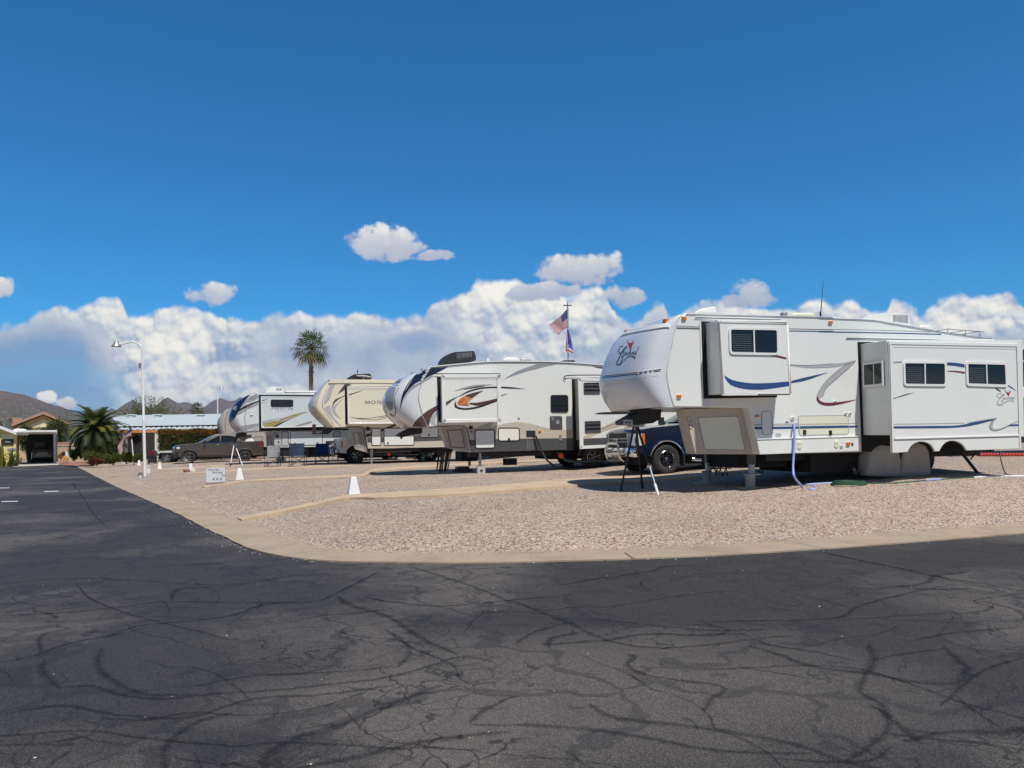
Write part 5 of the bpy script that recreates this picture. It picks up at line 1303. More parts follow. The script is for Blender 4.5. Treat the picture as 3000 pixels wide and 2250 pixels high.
# chassis, legs, wheels
ZB = rv.fr.L('C', 890, 1185).z; XA = rv.fr.L('C', 890, 1185).x; XE = rv.fr.L('C', 2950, 1130).x
mb = MB()
for yy in (.4, 1.9): mb.box((XA, yy, ZB-.17), (XE-.2, yy+.1, ZB+.03), 'soft_black')
mb.box((XA+.05, .15, ZB-.03), (XE-.1, 2.3, ZB+.02), 'void_black'); q = rv.fr.L('C', 800, 1270, 1.2); r_ = rv.fr.L('C', 945, 1200, 1.2); mb.box((q.x, 1.2, q.z), (r_.x, 2.1, ZB), 'void_black')
q = rv.fr.L('C', 1205, 1305, .5); r_ = rv.fr.L('C', 1310, 1240, .5); mb.box((q.x, .5, q.z), (r_.x, .8, r_.z), 'void_black'); mb.box((r_.x+1.2, .4, ZB-.3), (r_.x+2.6, 2.1, ZB), 'void_black')
mb.build('chassis', rv.root)
L_ = rv.fr.L('C', 968, 1310, .3); mb = MB(); mb.box((L_.x-.04, .26, L_.z), (L_.x+.04, .34, ZB+.2), 'galv'); mb.box((L_.x-.1, .2, L_.z-.02), (L_.x+.1, .4, L_.z), 'galv'); mb.build('landing_leg', rv.root)
L_ = rv.fr.L('C', 870, 1310, 2.0); mb = MB(); mb.box((L_.x-.04, 1.96, L_.z), (L_.x+.04, 2.04, ZB+.2), 'galv'); mb.build('landing_leg', rv.root)
for px_ in (2020, 2330):
    q = rv.fr.L('C', px_, 1215, -.05); gz_ = gz(*rv.fr.W((q.x, 0, 0)).to_2d())-rv.fr.o.z
    for yy in (.06, 2.3): wheel('wheel', rv.root, q.x, yy, gz_+.39, .39, .24, rim=.6, spokes=5)
    mb = MB(); mb.tube([Vector((q.x+.52*math.cos(t), -.02, gz_+.42+.50*math.sin(t))) for t in [R(a) for a in range(0, 181, 12)]], .06, 'soft_black', 8); mb.build('fender', rv.root, smooth=50)

# ------------------------------------------------------------------ third trailer: cream
_f = Frame(ground(1089, 1360), R(18)); O3 = _f.W((0, -.30, 0))
rv = RV('fifth_wheel_trailer', O3, R(18), 2.44, 'cream fifth wheel trailer with black roof unit and black swooshes')
RV3 = rv
SEAM3 = [(625, 385), (640, 410), (610, 520), (545, 680), (492, 820), (478, 920), (492, 1000), (550, 1100), (650, 1250), (762, 1412)]
rv.cap('g', SEAM3, [.05, .26, .38, .48, .54, .57, .56, .50, .42, .34], [2.6, 2.8, 3.0, 3.2, 3.2, 3.2, 3.2, 3.0, 3.0, 2.8])
mb = rv.body([('g', 625, 380), ('g', 1980, 385), ('g', 3800, 420), ('g', 5200, 480), ('g', 5200, 1800), ('h', 1460, 545), ('h', 1400, 90), ('g', 762, 1412)]+[('g', x, y) for x, y in SEAM3[::-1][1:-1]], 'cream_gel')
ST, LN = rv.stripe, rv.line
LN(mb, 'g', [(640, 480), (660, 468), (1300, 462), (1940, 466), (4000, 500)], 13, 'charcoal', -.02)
ST(mb, 'g', [(640, 490), (590, 640), (520, 840), (500, 960)], [(760, 490), (690, 620), (640, 800), (520, 930)], 'silver_decal'); ST(mb, 'g', [(510, 1000), (640, 935), (642, 940)], [(560, 1080), (630, 1010), (645, 950)], 'silver_decal')
ST(mb, 'g', [(560, 1080), (680, 1230), (860, 1390)], [(640, 960), (720, 1200), (890, 1385)], 'silver_decal', -.0045)
ST(mb, 'g', [(960, 478), (880, 590), (800, 705)], [(1110, 478), (960, 600), (802, 707)], 'charcoal')
ST(mb, 'g', [(672, 1020), (700, 900), (755, 810), (850, 770), (960, 722)], [(680, 1020), (720, 920), (790, 840), (860, 790), (960, 740)], 'charcoal')
ST(mb, 'g', [(940, 785), (780, 900), (690, 1010), (700, 1100), (780, 1190), (890, 1235)], [(900, 830), (800, 930), (752, 1030), (775, 1110), (830, 1180), (890, 1230)], 'silver_decal')
# lower body: beige, dark band
ST(mb, 'h', [(1400, 90), (2000, 85), (2600, 80), (4000, 70), (6500, 40)], [(1460, 545), (2000, 540), (2600, 510), (4000, 470), (6500, 400)], 'tan_panel', -.004, 24)
ST(mb, 'h', [(1440, 310), (2000, 300), (4000, 250), (6500, 190)], [(1450, 420), (2000, 410), (4000, 350), (6500, 290)], 'charcoal', -.006, 20); ST(mb, 'h', [(1420, 220), (1520, 200), (1800, 110), (2080, 0)], [(1425, 300), (1520, 270), (1900, 120), (2180, 0)], 'soft_black', -.007)
mb.build('body', rv.root, smooth=30, bevel=.02)
mb = MB(); mb.grid(rv.rows, 'cream_gel'); rv.cline(mb, 'g', SEAM3, 12, 'soft_black', .006)
rv.cstripe(mb, 'g', [(300, 540), (230, 640), (170, 800), (140, 960), (160, 1060)], [(480, 495), (450, 600), (390, 760), (345, 930), (340, 1060)], 'silver_gel', .014, 34, 12)
rv.cstripe(mb, 'g', [(160, 1060), (190, 1160), (270, 1370)], [(340, 1060), (370, 1150), (400, 1260)], 'mauve_grey', .012, 30, 12); rv.cline(mb, 'g', [(280, 540), (360, 490), (490, 480), (520, 420)], 9, 'charcoal', .009)
rv.cline(mb, 'g', [(150, 1050), (230, 1010), (320, 920)], 12, 'steel_grey', .010); rv.cline(mb, 'g', [(280, 1310), (350, 1260), (410, 1190), (400, 1290), (370, 1380)], 14, 'steel_grey', .010)
rv.cline(mb, 'g', [(490, 500), (400, 760), (355, 930), (370, 1060), (470, 1260), (560, 1400)], 8, 'mauve_grey', .009)
letters(mb, 'MONTANA', lambda x, y: rv.hit('g', -85+x*66+0*y, 722-y*62-(x*66)*.02, .020), 'soft_black', step=1.0, w=.78)
mb.build('front_cap', rv.root, smooth=40)
mb, O = rv.slide('g', [(1012, 528), (3300, 560), (3320, 1330), (1030, 1348)], [(1000, 540), (3200, 560), (3220, 1320), (1015, 1335)], .36, [(956, 520), (3200, 530), (3220, 1345), (968, 1348)], 'cream_gel', 'cream_gel', rw=.06, r=.02)
y2 = -.364
LN(mb, 'g', [(1020, 592), (2000, 598)], 4, 'steel_grey', y2-.008); ST(mb, 'g', [(1020, 712), (1150, 670), (1355, 612)], [(1020, 742), (1160, 690), (1356, 618)], 'charcoal', y2); ST(mb, 'g', [(1065, 1186), (1250, 1215), (1500, 1210), (1700, 1180), (1920, 1145)], [(1066, 1190), (1250, 1232), (1500, 1222), (1700, 1192), (1920, 1158)], 'charcoal', y2); ST(mb, 'g', [(1200, 1222), (1400, 1245), (1600, 1248), (1840, 1228)], [(1202, 1226), (1400, 1252), (1600, 1258), (1840, 1232)], 'charcoal', y2-.001); ST(mb, 'g', [(1700, 1215), (1940, 1172)], [(1702, 1220), (1940, 1186)], 'charcoal', y2-.0015)
letters(mb, 'MONTANA', lambda x, y: rv.fr.L('g', 1400+x*127, 908-y*70, y2-.003), 'charcoal', step=1.0, w=.80)
so = mb.build('slide_out', rv.root, smooth=30, bevel=.01)
def hq(pts): return pts
rv.hatch('h', [(1530, 100), (1750, 108), (1745, 488), (1536, 482)], -.008, rv.root, 'baggage_door', 'bone_white', 'soft_black', .035, .07); rv.hatch('h', [(1800, 100), (2460, 96), (2460, 480), (1806, 488)], -.008, rv.root, 'baggage_door', 'bone_white', 'soft_black', .035, .07, latch=((1890, 432),)); rv.hatch('e', [(708, 88), (1070, 84), (1072, 264), (714, 270)], -.008, rv.root, 'baggage_door', 'bone_white', 'soft_black', .035, .07, latch=((888, 225),))
rv.hatch('h', [(1412, 78), (1508, 78), (1510, 160), (1414, 160)], -.008, rv.root, 'vent_cover', 'soft_black', 'charcoal', .01, .01); rv.hatch('h', [(1420, 178), (1500, 178), (1500, 228), (1422, 228)], -.008, rv.root, 'notice', 'silver_gel', 'silver_gel', .006, .005, proud=.004)
mb = MB(); rv.panel(mb, 'h', [(1040, 95), (1310, 82), (1345, 100), (1365, 160), (1458, 640), (1190, 560)], 'taupe_gel', .20, .56); mb.build('storage_bay', rv.root, bevel=.01)
mb = MB(); rv.line(mb, 'h', [(760, 95), (1050, 82), (1310, 78), (1350, 100), (1375, 180), (1460, 600)], 16, 'soft_black', -.020); mb.build('trim', rv.root)
rv.hatch('h', [(1128, 205), (1240, 200), (1322, 520), (1196, 500)], .20, rv.root, 'storage_door', 'mauve_grey', 'soft_black', .02, .03); rv.hatch('h', [(1262, 195), (1318, 200), (1400, 520), (1345, 500)], .20, rv.root, 'storage_door', 'mauve_grey', 'soft_black', .02, .03)
mb = MB(); mb.prism(rv.xz('h', [(480, 100), (685, 95), (680, 180), (600, 240), (370, 225), (340, 245), (345, 210), (480, 195)], 1.0), 1.0, 1.42, 'soft_black'); mb.build('pin_box', rv.root, bevel=.01)
def xtra(mb):
    q = rv.fr.L('g', 1235, 240, 1.0); mb.tube([q, q+Vector((0, 0, .12))], .03, 'soft_black', 8); mb.tube([q+Vector((0, 0, .12)), q+Vector((0, 0, .28))], .008, 'galv', 6)
roof_box(rv, 'g', [(1020, 360), (1045, 330), (1160, 268), (1240, 262), (1490, 252), (1520, 275), (1545, 348), (1520, 378), (1030, 378)], .7, 1.5, 'soft_black', 'air_conditioner', xtra, .06)
mb = MB(); q = rv.fr.L('g', 1360, 395, .3); t_ = rv.fr.L('g', 1362, 335, .3); u_ = rv.fr.L('g', 1365, 316, .3); mb.tube([q, t_], .03, 'gelcoat_trim', 10); M_ = Matrix.Translation(u_) @ Matrix.Rotation(R(6), 4, 'Y'); mb.lathe([(.30, -.02), (.36, 0), (.36, .02), (.2, .045), (.001, .05)], 'gelcoat_trim', 24, M_); mb.build('satellite_dish', rv.root, smooth=40)
ZB = rv.fr.L('h', 1460, 545).z; XA = rv.fr.L('h', 1460, 545).x; XE = rv.fr.L('g', 5200, 1800).x
mb = MB()
for yy in (.4, 1.9): mb.box((XA, yy, ZB-.17), (XE-.2, yy+.1, ZB+.03), 'soft_black')
mb.box((XA+.05, .15, ZB-.03), (XE-.1, 2.3, ZB+.02), 'void_black'); mb.box((XA+2.5, .4, ZB-.28), (XA+4.2, 2.1, ZB), 'void_black'); mb.build('chassis', rv.root)
L_ = rv.fr.L('h', 1538, 880, .3); mb = MB(); mb.box((L_.x-.035, .26, L_.z), (L_.x+.035, .34, ZB+.2), 'galv'); mb.box((L_.x-.06, .24, L_.z+.36), (L_.x+.06, .36, ZB), 'galv'); mb.build('landing_leg', rv.root)
for px_ in (1900, 2025):
    q = rv.fr.L('P', px_-420, 1330, .1); gz_ = gz(*rv.fr.W((q.x, 0, 0)).to_2d())-rv.fr.o.z
    for yy in (.1, 2.3): wheel('wheel', rv.root, q.x, yy, gz_+.39, .39, .24, rim=.6, spokes=5, tread=False)

# ------------------------------------------------------------------ fourth trailer: ice white with navy front glass
_d = at_depth(760, 1352, 40.5); O4 = Vector((_d.x, _d.y, .45))
rv = RV('fifth_wheel_trailer', O4, R(18), 2.44, 'ice white fifth wheel trailer with navy front panel and gold wedge on its side')
RV4 = rv
SEAM4 = [(985, 168), (955, 185), (900, 245), (825, 330), (790, 405), (752, 500), (722, 620), (714, 700), (726, 830), (752, 960), (762, 1000)]
rv.cap('i', SEAM4, [.30, .50, .62, .72, .78, .82, .84, .82, .72, .56], [2.6, 3.0, 3.2, 3.2, 3.2, 3.0, 3.0, 2.8, 2.6, 2.6])
mb = rv.body([('i', 985, 165), ('i', 2100, 160), ('i', 4200, 190), ('i', 4200, 1290), ('i', 1350, 1340), ('i', 1330, 985), ('i', 762, 1000)]+[('i', x, y) for x, y in SEAM4[::-1][1:-1]], 'ice_white')
ST, LN = rv.stripe, rv.line
LN(mb, 'i', [(1020, 206), (2100, 212), (4000, 240)], 24, 'soft_black', -.02)
ST(mb, 'i', [(800, 400), (900, 360), (1020, 320)], [(770, 470), (900, 400), (1020, 352)], 'soft_black'); ST(mb, 'i', [(770, 470), (900, 415), (1010, 370)], [(760, 520), (900, 462), (1010, 400)], 'steel_grey', -.0045); ST(mb, 'i', [(870, 290), (930, 200), (1010, 190)], [(820, 370), (900, 330), (1015, 250)], 'steel_grey')
ST(mb, 'i', [(728, 855), (850, 835), (1020, 815)], [(745, 960), (850, 930), (1010, 870)], 'steel_grey'); ST(mb, 'i', [(770, 985), (900, 925), (1010, 875)], [(775, 998), (900, 998), (1010, 990)], 'silver_decal', -.0045)
ST(mb, 'i', [(1340, 985), (1600, 930), (2200, 900), (4000, 880)], [(1350, 1040), (1500, 1000), (2200, 965), (4000, 940)], 'steel_grey', -.004); ST(mb, 'i', [(1700, 920), (1900, 870), (2300, 800)], [(1830, 930), (2000, 910), (2300, 870)], 'soft_black', -.005)
ST(mb, 'j', [(880, 250), (1050, 240), (1240, 180)], [(885, 330), (960, 300), (1060, 250)], 'steel_grey', -.006)
mb.build('body', rv.root, smooth=30, bevel=.02)
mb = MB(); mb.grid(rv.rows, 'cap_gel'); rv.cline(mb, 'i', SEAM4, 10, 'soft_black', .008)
rv.cstripe(mb, 'i', [(690, 175), (620, 225), (530, 340), (450, 470), (392, 600), (370, 740)], [(860, 165), (765, 270), (660, 420), (580, 560), (500, 680), (376, 748)], 'deep_navy', .014, 40, 16)
rv.cstripe(mb, 'i', [(930, 195), (860, 215), (800, 225)], [(810, 330), (720, 400), (640, 460)], 'steel_grey', .008); rv.cstripe(mb, 'i', [(790, 398), (700, 440), (600, 510)], [(765, 470), (660, 520), (570, 575)], 'soft_black', .009); rv.cstripe(mb, 'i', [(760, 485), (660, 535), (565, 590)], [(748, 520), (650, 590), (545, 640)], 'steel_grey', .009)
rv.cline(mb, 'i', [(370, 785), (470, 725), (530, 640)], 16, 'soft_black', .009); rv.cstripe(mb, 'i', [(372, 810), (500, 880), (620, 875), (728, 855)], [(400, 870), (470, 960), (600, 1005), (750, 985)], 'steel_grey', .007)
rv.cstripe(mb, 'i', [(375, 800), (450, 760), (530, 660)], [(500, 880), (580, 870), (620, 860)], 'silver_gel', .006)
rv.cline(mb, 'i', [(520, 470), (490, 470), (478, 512), (505, 512)], 9, 'ice_white', .022); rv.cline(mb, 'i', [(555, 455), (520, 460), (508, 520), (535, 520)], 9, 'ice_white', .022); rv.cline(mb, 'i', [(515, 488), (545, 486)], 8, 'ice_white', .022)
mb.build('front_cap', rv.root, smooth=40)
mb, O = rv.slide('i', [(1066, 228), (3300, 250), (3320, 870), (1076, 915)], [(1060, 240), (3200, 255), (3220, 865), (1070, 905)], .34, [(1018, 215), (3200, 225), (3220, 960), (1024, 975)], 'ice_white', 'ice_white', rw=.05, r=.02)
y2 = -.344
ST(mb, 'i', [(1066, 318), (1130, 305), (1215, 290)], [(1066, 345), (1130, 322), (1216, 294)], 'soft_black', y2); ST(mb, 'i', [(1068, 385), (1130, 365), (1190, 348)], [(1068, 398), (1130, 376), (1190, 352)], 'steel_grey', y2)
ST(mb, 'i', [(1075, 770), (1300, 730), (1540, 690)], [(1075, 785), (1300, 750), (1540, 693)], 'steel_grey', y2); ST(mb, 'i', [(1076, 800), (1200, 785), (1300, 770)], [(1078, 862), (1180, 830), (1300, 775)], 'steel_grey', y2-.0005)
ST(mb, 'i', [(1128, 868), (1230, 800), (1320, 762), (1440, 752), (1560, 742)], [(1130, 908), (1260, 905), (1400, 850), (1500, 790), (1566, 746)], 'gold_decal', y2-.001); ST(mb, 'i', [(1440, 740), (1600, 680), (1800, 615), (2060, 555)], [(1560, 742), (1700, 690), (1850, 640), (2060, 575)], 'gold_decal', y2-.0015)
ST(mb, 'i', [(1250, 908), (1400, 845), (1600, 750), (1900, 630)], [(1330, 908), (1440, 860), (1620, 760), (1902, 634)], 'soft_black', y2-.002); ST(mb, 'i', [(1700, 905), (1900, 835), (2160, 760)], [(1830, 905), (1960, 860), (2160, 800)], 'steel_grey', y2-.001)
letters(mb, 'PARADIGM', lambda x, y: rv.fr.L('i', 1296+x*59, 518-y*42, y2-.003), 'deep_navy', step=1.0, w=.74)
letters(mb, 'ALLIANCE', lambda x, y: rv.fr.L('i', 1415+x*20, 560-y*16, y2-.003), 'charcoal', step=1.0, w=.7); letters(mb, 'RV', lambda x, y: rv.fr.L('i', 1590+x*20, 560-y*16, y2-.003), 'charcoal', step=1.0, w=.7)
so = mb.build('slide_out', rv.root, smooth=30, bevel=.01)
rv.window('i', [(1272, 298), (1764, 300), (1764, 458), (1276, 460)], -.34, so, frame='soft_black', fw=.02, r=.10, div=(.5,), blind=False, proud=.015)
rv.hatch('i', [(832, 575), (895, 575), (895, 630), (834, 632)], 0, rv.root, 'vent_cover', 'gelcoat_trim', 'gelcoat_trim', .01, .02, proud=.05)
rv.hatch('j', [(1056, 210), (1238, 206), (1240, 570), (1062, 574)], -.002, rv.root, 'baggage_door', 'silver_gel', 'soft_black', .03, .06); rv.hatch('j', [(1272, 192), (2090, 190), (2090, 550), (1276, 560)], -.002, rv.root, 'baggage_door', 'ice_white', 'soft_black', .03, .06, latch=((1400, 510), (1965, 495)))
rv.hatch('j', [(908, 292), (1000, 292), (1000, 362), (910, 362)], -.002, rv.root, 'vent_cover', 'soft_black', 'charcoal', .01, .01); rv.hatch('j', [(892, 400), (1045, 396), (1045, 545), (892, 548)], -.002, rv.root, 'control_panel', 'silver_gel', 'steel_grey', .01, .01, latch=((990, 470),))
rv.hatch('h', [(705, 180), (870, 180), (870, 300), (705, 310)], -.002, rv.root, 'power_panel', 'silver_gel', 'soft_black', .03, .02); rv.hatch('h', [(548, 385), (690, 380), (690, 470), (548, 475)], -.002, rv.root, 'vent_cover', 'soft_black', 'charcoal', .01, .01)
mb = MB(); rv.panel(mb, 'j', [(640, 225), (820, 205), (862, 240), (880, 330), (880, 650), (690, 655), (670, 280)], 'taupe_gel', .20, .56, r=.02); mb.build('storage_bay', rv.root, bevel=.01)
mb = MB(); rv.line(mb, 'j', [(200, 205), (640, 195), (820, 196), (868, 230), (876, 300), (878, 600)], 12, 'soft_black', -.02); mb.build('trim', rv.root)
rv.hatch('j', [(708, 330), (815, 330), (822, 640), (712, 640)], .20, rv.root, 'storage_door', 'steel_grey', 'soft_black', .02, .03)
mb = MB(); mb.prism(rv.xz('i', [(540, 1020), (760, 1010), (745, 1100), (660, 1110), (560, 1140), (520, 1230), (480, 1240), (500, 1120)], 1.0), 1.0, 1.4, 'soft_black'); mb.build('pin_box', rv.root, bevel=.01)
def acg(mb):
    for k in range(3): mb.prism(rv.fr.XZ('i', [(1395+k*42, 48), (1425+k*42, 48), (1428+k*42, 105), (1397+k*42, 105)], .7), .69, .705, 'steel_grey')
roof_box(rv, 'i', [(1160, 155), (1185, 100), (1210, 55), (1270, 28), (1500, 26), (1535, 60), (1545, 150)], .7, 1.4, 'gelcoat_trim', 'air_conditioner', acg, .05)
mb = MB(); a = rv.fr.L('i', 1575, 130, .8); b = rv.fr.L('i', 2300, 128, .8); mb.box((a.x, .7, a.z-.12), (b.x, 1.5, a.z-.04), 'soft_black'); mb.box((a.x+.1, .68, a.z-.04), (b.x, 1.5, a.z+.06), 'gelcoat_trim'); mb.build('solar_panel', rv.root)
ZB = rv.fr.L('i', 1350, 1340).z; XA = rv.fr.L('i', 1350, 1340).x; XE = rv.fr.L('i', 4200, 1290).x
mb = MB()
for yy in (.4, 1.9): mb.box((XA, yy, ZB-.17), (XE-.2, yy+.1, ZB+.03), 'soft_black')
mb.box((XA+.05, .15, ZB-.03), (XE-.1, 2.3, ZB+.02), 'void_black'); mb.box((XA+1.8, .4, ZB-.5), (XA+3.2, 2.1, ZB), 'void_black'); mb.build('chassis', rv.root)
L_ = rv.fr.L('j', 1090, 960, .4); mb = MB(); mb.box((L_.x-.04, .36, L_.z), (L_.x+.04, .44, ZB+.2), 'soft_black'); mb.build('landing_leg', rv.root)
for px_ in (2190, 2262):
    q = rv.fr.L('P', px_-1040, 1330, .1); gz_ = gz(*rv.fr.W((q.x, 0, 0)).to_2d())-rv.fr.o.z
    for yy in (.1, 2.3): wheel('wheel', rv.root, q.x, yy, gz_+.39, .39, .24, rim=.6, spokes=5, tread=False)

# ------------------------------------------------------------------ fifth trailer: beige nose showing behind the fourth
_d = at_depth(690, 1352, 53.0); O5 = Vector((_d.x, _d.y, .5))
rv = RV('fifth_wheel_trailer', O5, R(18), 2.44, 'beige fifth wheel trailer, only its nose showing past the ice white one')
RV5 = rv
SEAM5 = [(470, 455), (430, 480), (380, 520), (325, 650), (298, 760), (292, 850), (300, 960), (318, 1070)]
rv.cap('i', SEAM5, [.05, .30, .42, .52, .56, .58, .54, .45], [2.4, 2.6, 2.8, 2.8, 2.8, 2.6, 2.6, 2.6])
mb = rv.body([('i', 470, 452), ('i', 2600, 440), ('i', 2600, 1290), ('i', 880, 1330), ('i', 860, 1060), ('i', 318, 1072)]+[('i', x, y) for x, y in SEAM5[::-1][1:-1]], 'mauve_grey')
rv.stripe(mb, 'i', [(330, 1040), (450, 1000), (560, 960)], [(335, 1060), (450, 1060), (560, 1050)], 'steel_grey'); mb.build('body', rv.root, smooth=30, bevel=.02)
mb = MB(); mb.grid(rv.rows, 'mauve_grey'); rv.cline(mb, 'i', SEAM5, 10, 'soft_black', .008)
rv.cstripe(mb, 'i', [(230, 530), (170, 560), (150, 600), (110, 740), (105, 840)], [(270, 545), (245, 560), (220, 610), (180, 760), (155, 880)], 'silver_gel', .007); rv.cstripe(mb, 'i', [(170, 580), (200, 545), (270, 540)], [(175, 600), (205, 575), (260, 565)], 'charcoal', .009); rv.cstripe(mb, 'i', [(95, 890), (170, 900), (240, 890)], [(150, 1050), (210, 1060), (290, 1070)], 'taupe_gel', .007)
rv.cline(mb, 'i', [(160, 720), (135, 800), (165, 850)], 18, 'charcoal', .009)
mb.build('front_cap', rv.root, smooth=40)
rv.hatch('j', [(362, 335), (600, 330), (600, 560), (370, 560)], 0, rv.root, 'baggage_door', 'taupe_gel', 'soft_black', .03, .06)
mb = MB(); q = rv.fr.L('i', 880, 1330); mb.box((q.x, .3, q.z-.2), (q.x+6, 2.2, q.z+.02), 'void_black'); mb.build('chassis', rv.root)
for xx in (q.x+4, q.x+5):
    gz_ = gz(*rv.fr.W((xx, 0, 0)).to_2d())-rv.fr.o.z
    for yy in (.1, 2.3): wheel('wheel', rv.root, xx, yy, gz_+.39, .39, .24, rim=.6, spokes=5, tread=False)

# ------------------------------------------------------------------ cars and pickups: cut, tapered and rounded bodies
def car_mesh(outline, hw, deform, cx, cz, cy, m, name, parent, smooth=32, bevel=None):
    bm = bmesh.new()
    lo = [bm.verts.new((x, -hw, z)) for x, z in outline]
    f = bm.faces.new(lo)
    r = bmesh.ops.extrude_face_region(bm, geom=[f])
    bmesh.ops.translate(bm, verts=[v for v in r['geom'] if isinstance(v, bmesh.types.BMVert)], vec=(0, 2*hw, 0))
    for co, no in [((x, 0, 0), (1, 0, 0)) for x in cx]+[((0, 0, z), (0, 0, 1)) for z in cz]+[((0, y, 0), (0, 1, 0)) for y in cy]:
        bmesh.ops.bisect_plane(bm, geom=bm.verts[:]+bm.edges[:]+bm.faces[:], plane_co=co, plane_no=no, dist=1e-5)
    for v in bm.verts: v.co = Vector(deform(*v.co))
    bmesh.ops.recalc_face_normals(bm, faces=bm.faces)
    for f in bm.faces: f.smooth = True
    for e in bm.edges:
        if len(e.link_faces) == 2: e.smooth = e.calc_face_angle(0) < R(smooth)
    me = bpy.data.meshes.new(name); bm.to_mesh(me); bm.free()
    me.materials.append(MATS[m])
    o = bpy.data.objects.new(name, me); COL.objects.link(o); o.parent = parent
    return o
def arch(cx, cz, r, z0, n=10):
    """arc over a wheel, from rear to front along the sill"""
    a0 = math.asin(max(-1, min(1, (z0-cz)/r)))
    return [(cx+r*math.cos(t), cz+r*math.sin(t)) for t in [a0+(math.pi-2*a0)*k/n for k in range(n+1)]]
def vehicle(spec, loc, yaw, label, cat, paint, group=None, name='pickup_truck', flat=False):
    s = spec; hw = s['w']/2
    root = empty(name, loc, yaw, label, cat, group)
    tb = s['belt']; top = s['top']; tum = s.get('tumble', .26)
    def deform(x, y, z):
        k = 1.0
        if z > tb: k -= tum*((z-tb)/(top-tb))**1.1
        if z < tb: k -= .05*max(0, (s['sill']+.12-z)/.3)+.03*max(0, (z-(tb-.35))/.35)**2
        fx = max(0, (.55-x)/.55); k -= .10*fx*fx
        bx = max(0, (x-(s['len']-.35))/.35); k -= .05*bx*bx
        yy = y*k; u = abs(y)/hw
        xx = x
        if x < .6: xx = x+s.get('nose', .16)*u**3.2*(1-x/.6)
        if s['ws0'] < x < s['ws1']+.2 and z > tb: xx = x+.10*u**2
        if x > s['len']-.4: xx = x-.05*u**3
        zz = z-.035*u**2.2*(1 if z > s['hood0']-.05 else 0)
        return xx, yy, zz
    r_ = s['r']; ar = s['ar']; sill = s['sill']
    bot = [(s['len']-.12, sill+.04)]+arch(s['ax2'], r_, ar, sill)+arch(s['ax1'], r_, ar, sill)+[(.10, sill+.05)]
    outline = s['upper']+bot
    cxs = [.1, .25, .45, .7, 1.0, 1.3, s['ws0'], (s['ws0']+s['ws1'])/2, s['ws1']]+[s['ws1']+k*.35 for k in range(1, 9) if s['ws1']+k*.35 < s['len']-.05]
    body = car_mesh(outline, hw, deform, cxs, [sill+.12, .7, .85, 1.0, tb-.2, tb-.08, tb, tb+.15, tb+.3], [-hw*.9, -hw*.7, -hw*.35, 0, hw*.35, hw*.7, hw*.9], paint, 'body', root)
    D = lambda x, y, z: Vector(deform(x, y, z))
    mb = MB(); mb.box((s['ax1']-.7, -hw+.28, .26), (s['ax2']+.6, hw-.28, sill+.3), 'void_black'); mb.box((.3, -hw+.30, .3), (s['len']-.3, hw-.30, tb-.25), 'void_black'); mb.build('underbody', root)
    # glass
    mb = MB()
    rows = []
    for i in range(5):
        t = .06+.86*i/4; x = lerp(s['ws0'], s['ws1'], t); z = lerp(s['wz0'], s['wz1'], t)
        rows.append([D(x, y*hw*.90, z)+Vector((-.006, 0, .010)) for y in (-1, -.6, -.2, .2, .6, 1)])
    mb.grid(rows, 'glass_tint'); mb.build('windshield', root, smooth=60)
    for sd in (-1, 1):
        for q in s['side_glass']:
            mb = MB(); P = [D(x, sd*hw, z)+Vector((0, sd*.006, 0)) for x, z in q]; P2 = [p+Vector((0, -sd*.02, 0)) for p in P]; n = len(P)
            mb.add(P+P2, [tuple(range(n))]+[(i, (i+1) % n, n+(i+1) % n, n+i) for i in range(n)], 'glass_dark'); mb.build('side_window', root)
    if s.get('rear_glass'):
        (xa, za), (xb, zb) = s['rear_glass']; mb = MB()
        mb.grid([[D(lerp(xa, xb, t), y*hw*.78, lerp(za, zb, t))+Vector((.012, 0, .008)) for y in (-1, -.4, .4, 1)] for t in (0, .5, 1)], 'glass_dark'); mb.build('rear_window', root, smooth=60)
    for x in (s['ax1'], s['ax2']):
        for sd in (-1, 1):
            w_ = wheel('wheel', root, 0, 0, 0, r_, s.get('tw', .26), rim=s.get('rim', .62), spokes=s.get('spokes', 5), rim_m=s.get('rim_m', 'alloy'))
            w_.location = (x, sd*(hw-.15), r_)
            if sd > 0: w_.rotation_euler = (0, 0, math.pi)
    def strip(path, z0, z1, m, nm, off=.012, th=.03, kz=4):
        mb = MB(); rows = []
        for k in range(kz+1):
            z = lerp(z0, z1, k/kz); rows.append([D(x, y, z)+Vector((-off, math.copysign(off, y) if abs(y) > hw*.8 else 0, 0)) for x, y in path])
        mb.grid(rows, m, flip=True); return mb.build(nm, root, smooth=50)
    return root, D, strip
def dense(path, n=5):
    return [(p.x, p.y) for p in catmull([Vector((a, b, 0)) for a, b in path], n)]
SILV = dict(nose=.10, w=2.03, len=5.85, r=.405, ar=.50, ax1=.99, ax2=4.80, sill=.50, belt=1.38, top=1.95, hood0=1.24, ws0=1.72, ws1=2.50, wz0=1.41, wz1=1.88, spokes=5, rim=.60, tw=.28,
            upper=[(.06, .60), (.02, .74), (.0, .95), (.03, 1.16), (.10, 1.25), (.5, 1.31), (1.1, 1.36), (1.72, 1.40), (2.1, 1.64), (2.5, 1.89), (2.7, 1.94), (3.3, 1.95), (3.95, 1.93), (4.12, 1.88), (4.25, 1.42), (5.0, 1.41), (5.80, 1.41), (5.85, 1.36), (5.86, .90), (5.84, .62)],
            side_glass=[[(2.06, 1.42), (2.62, 1.80), (3.02, 1.83), (3.02, 1.43)], [(3.10, 1.43), (3.10, 1.83), (3.85, 1.82), (3.98, 1.44)]])
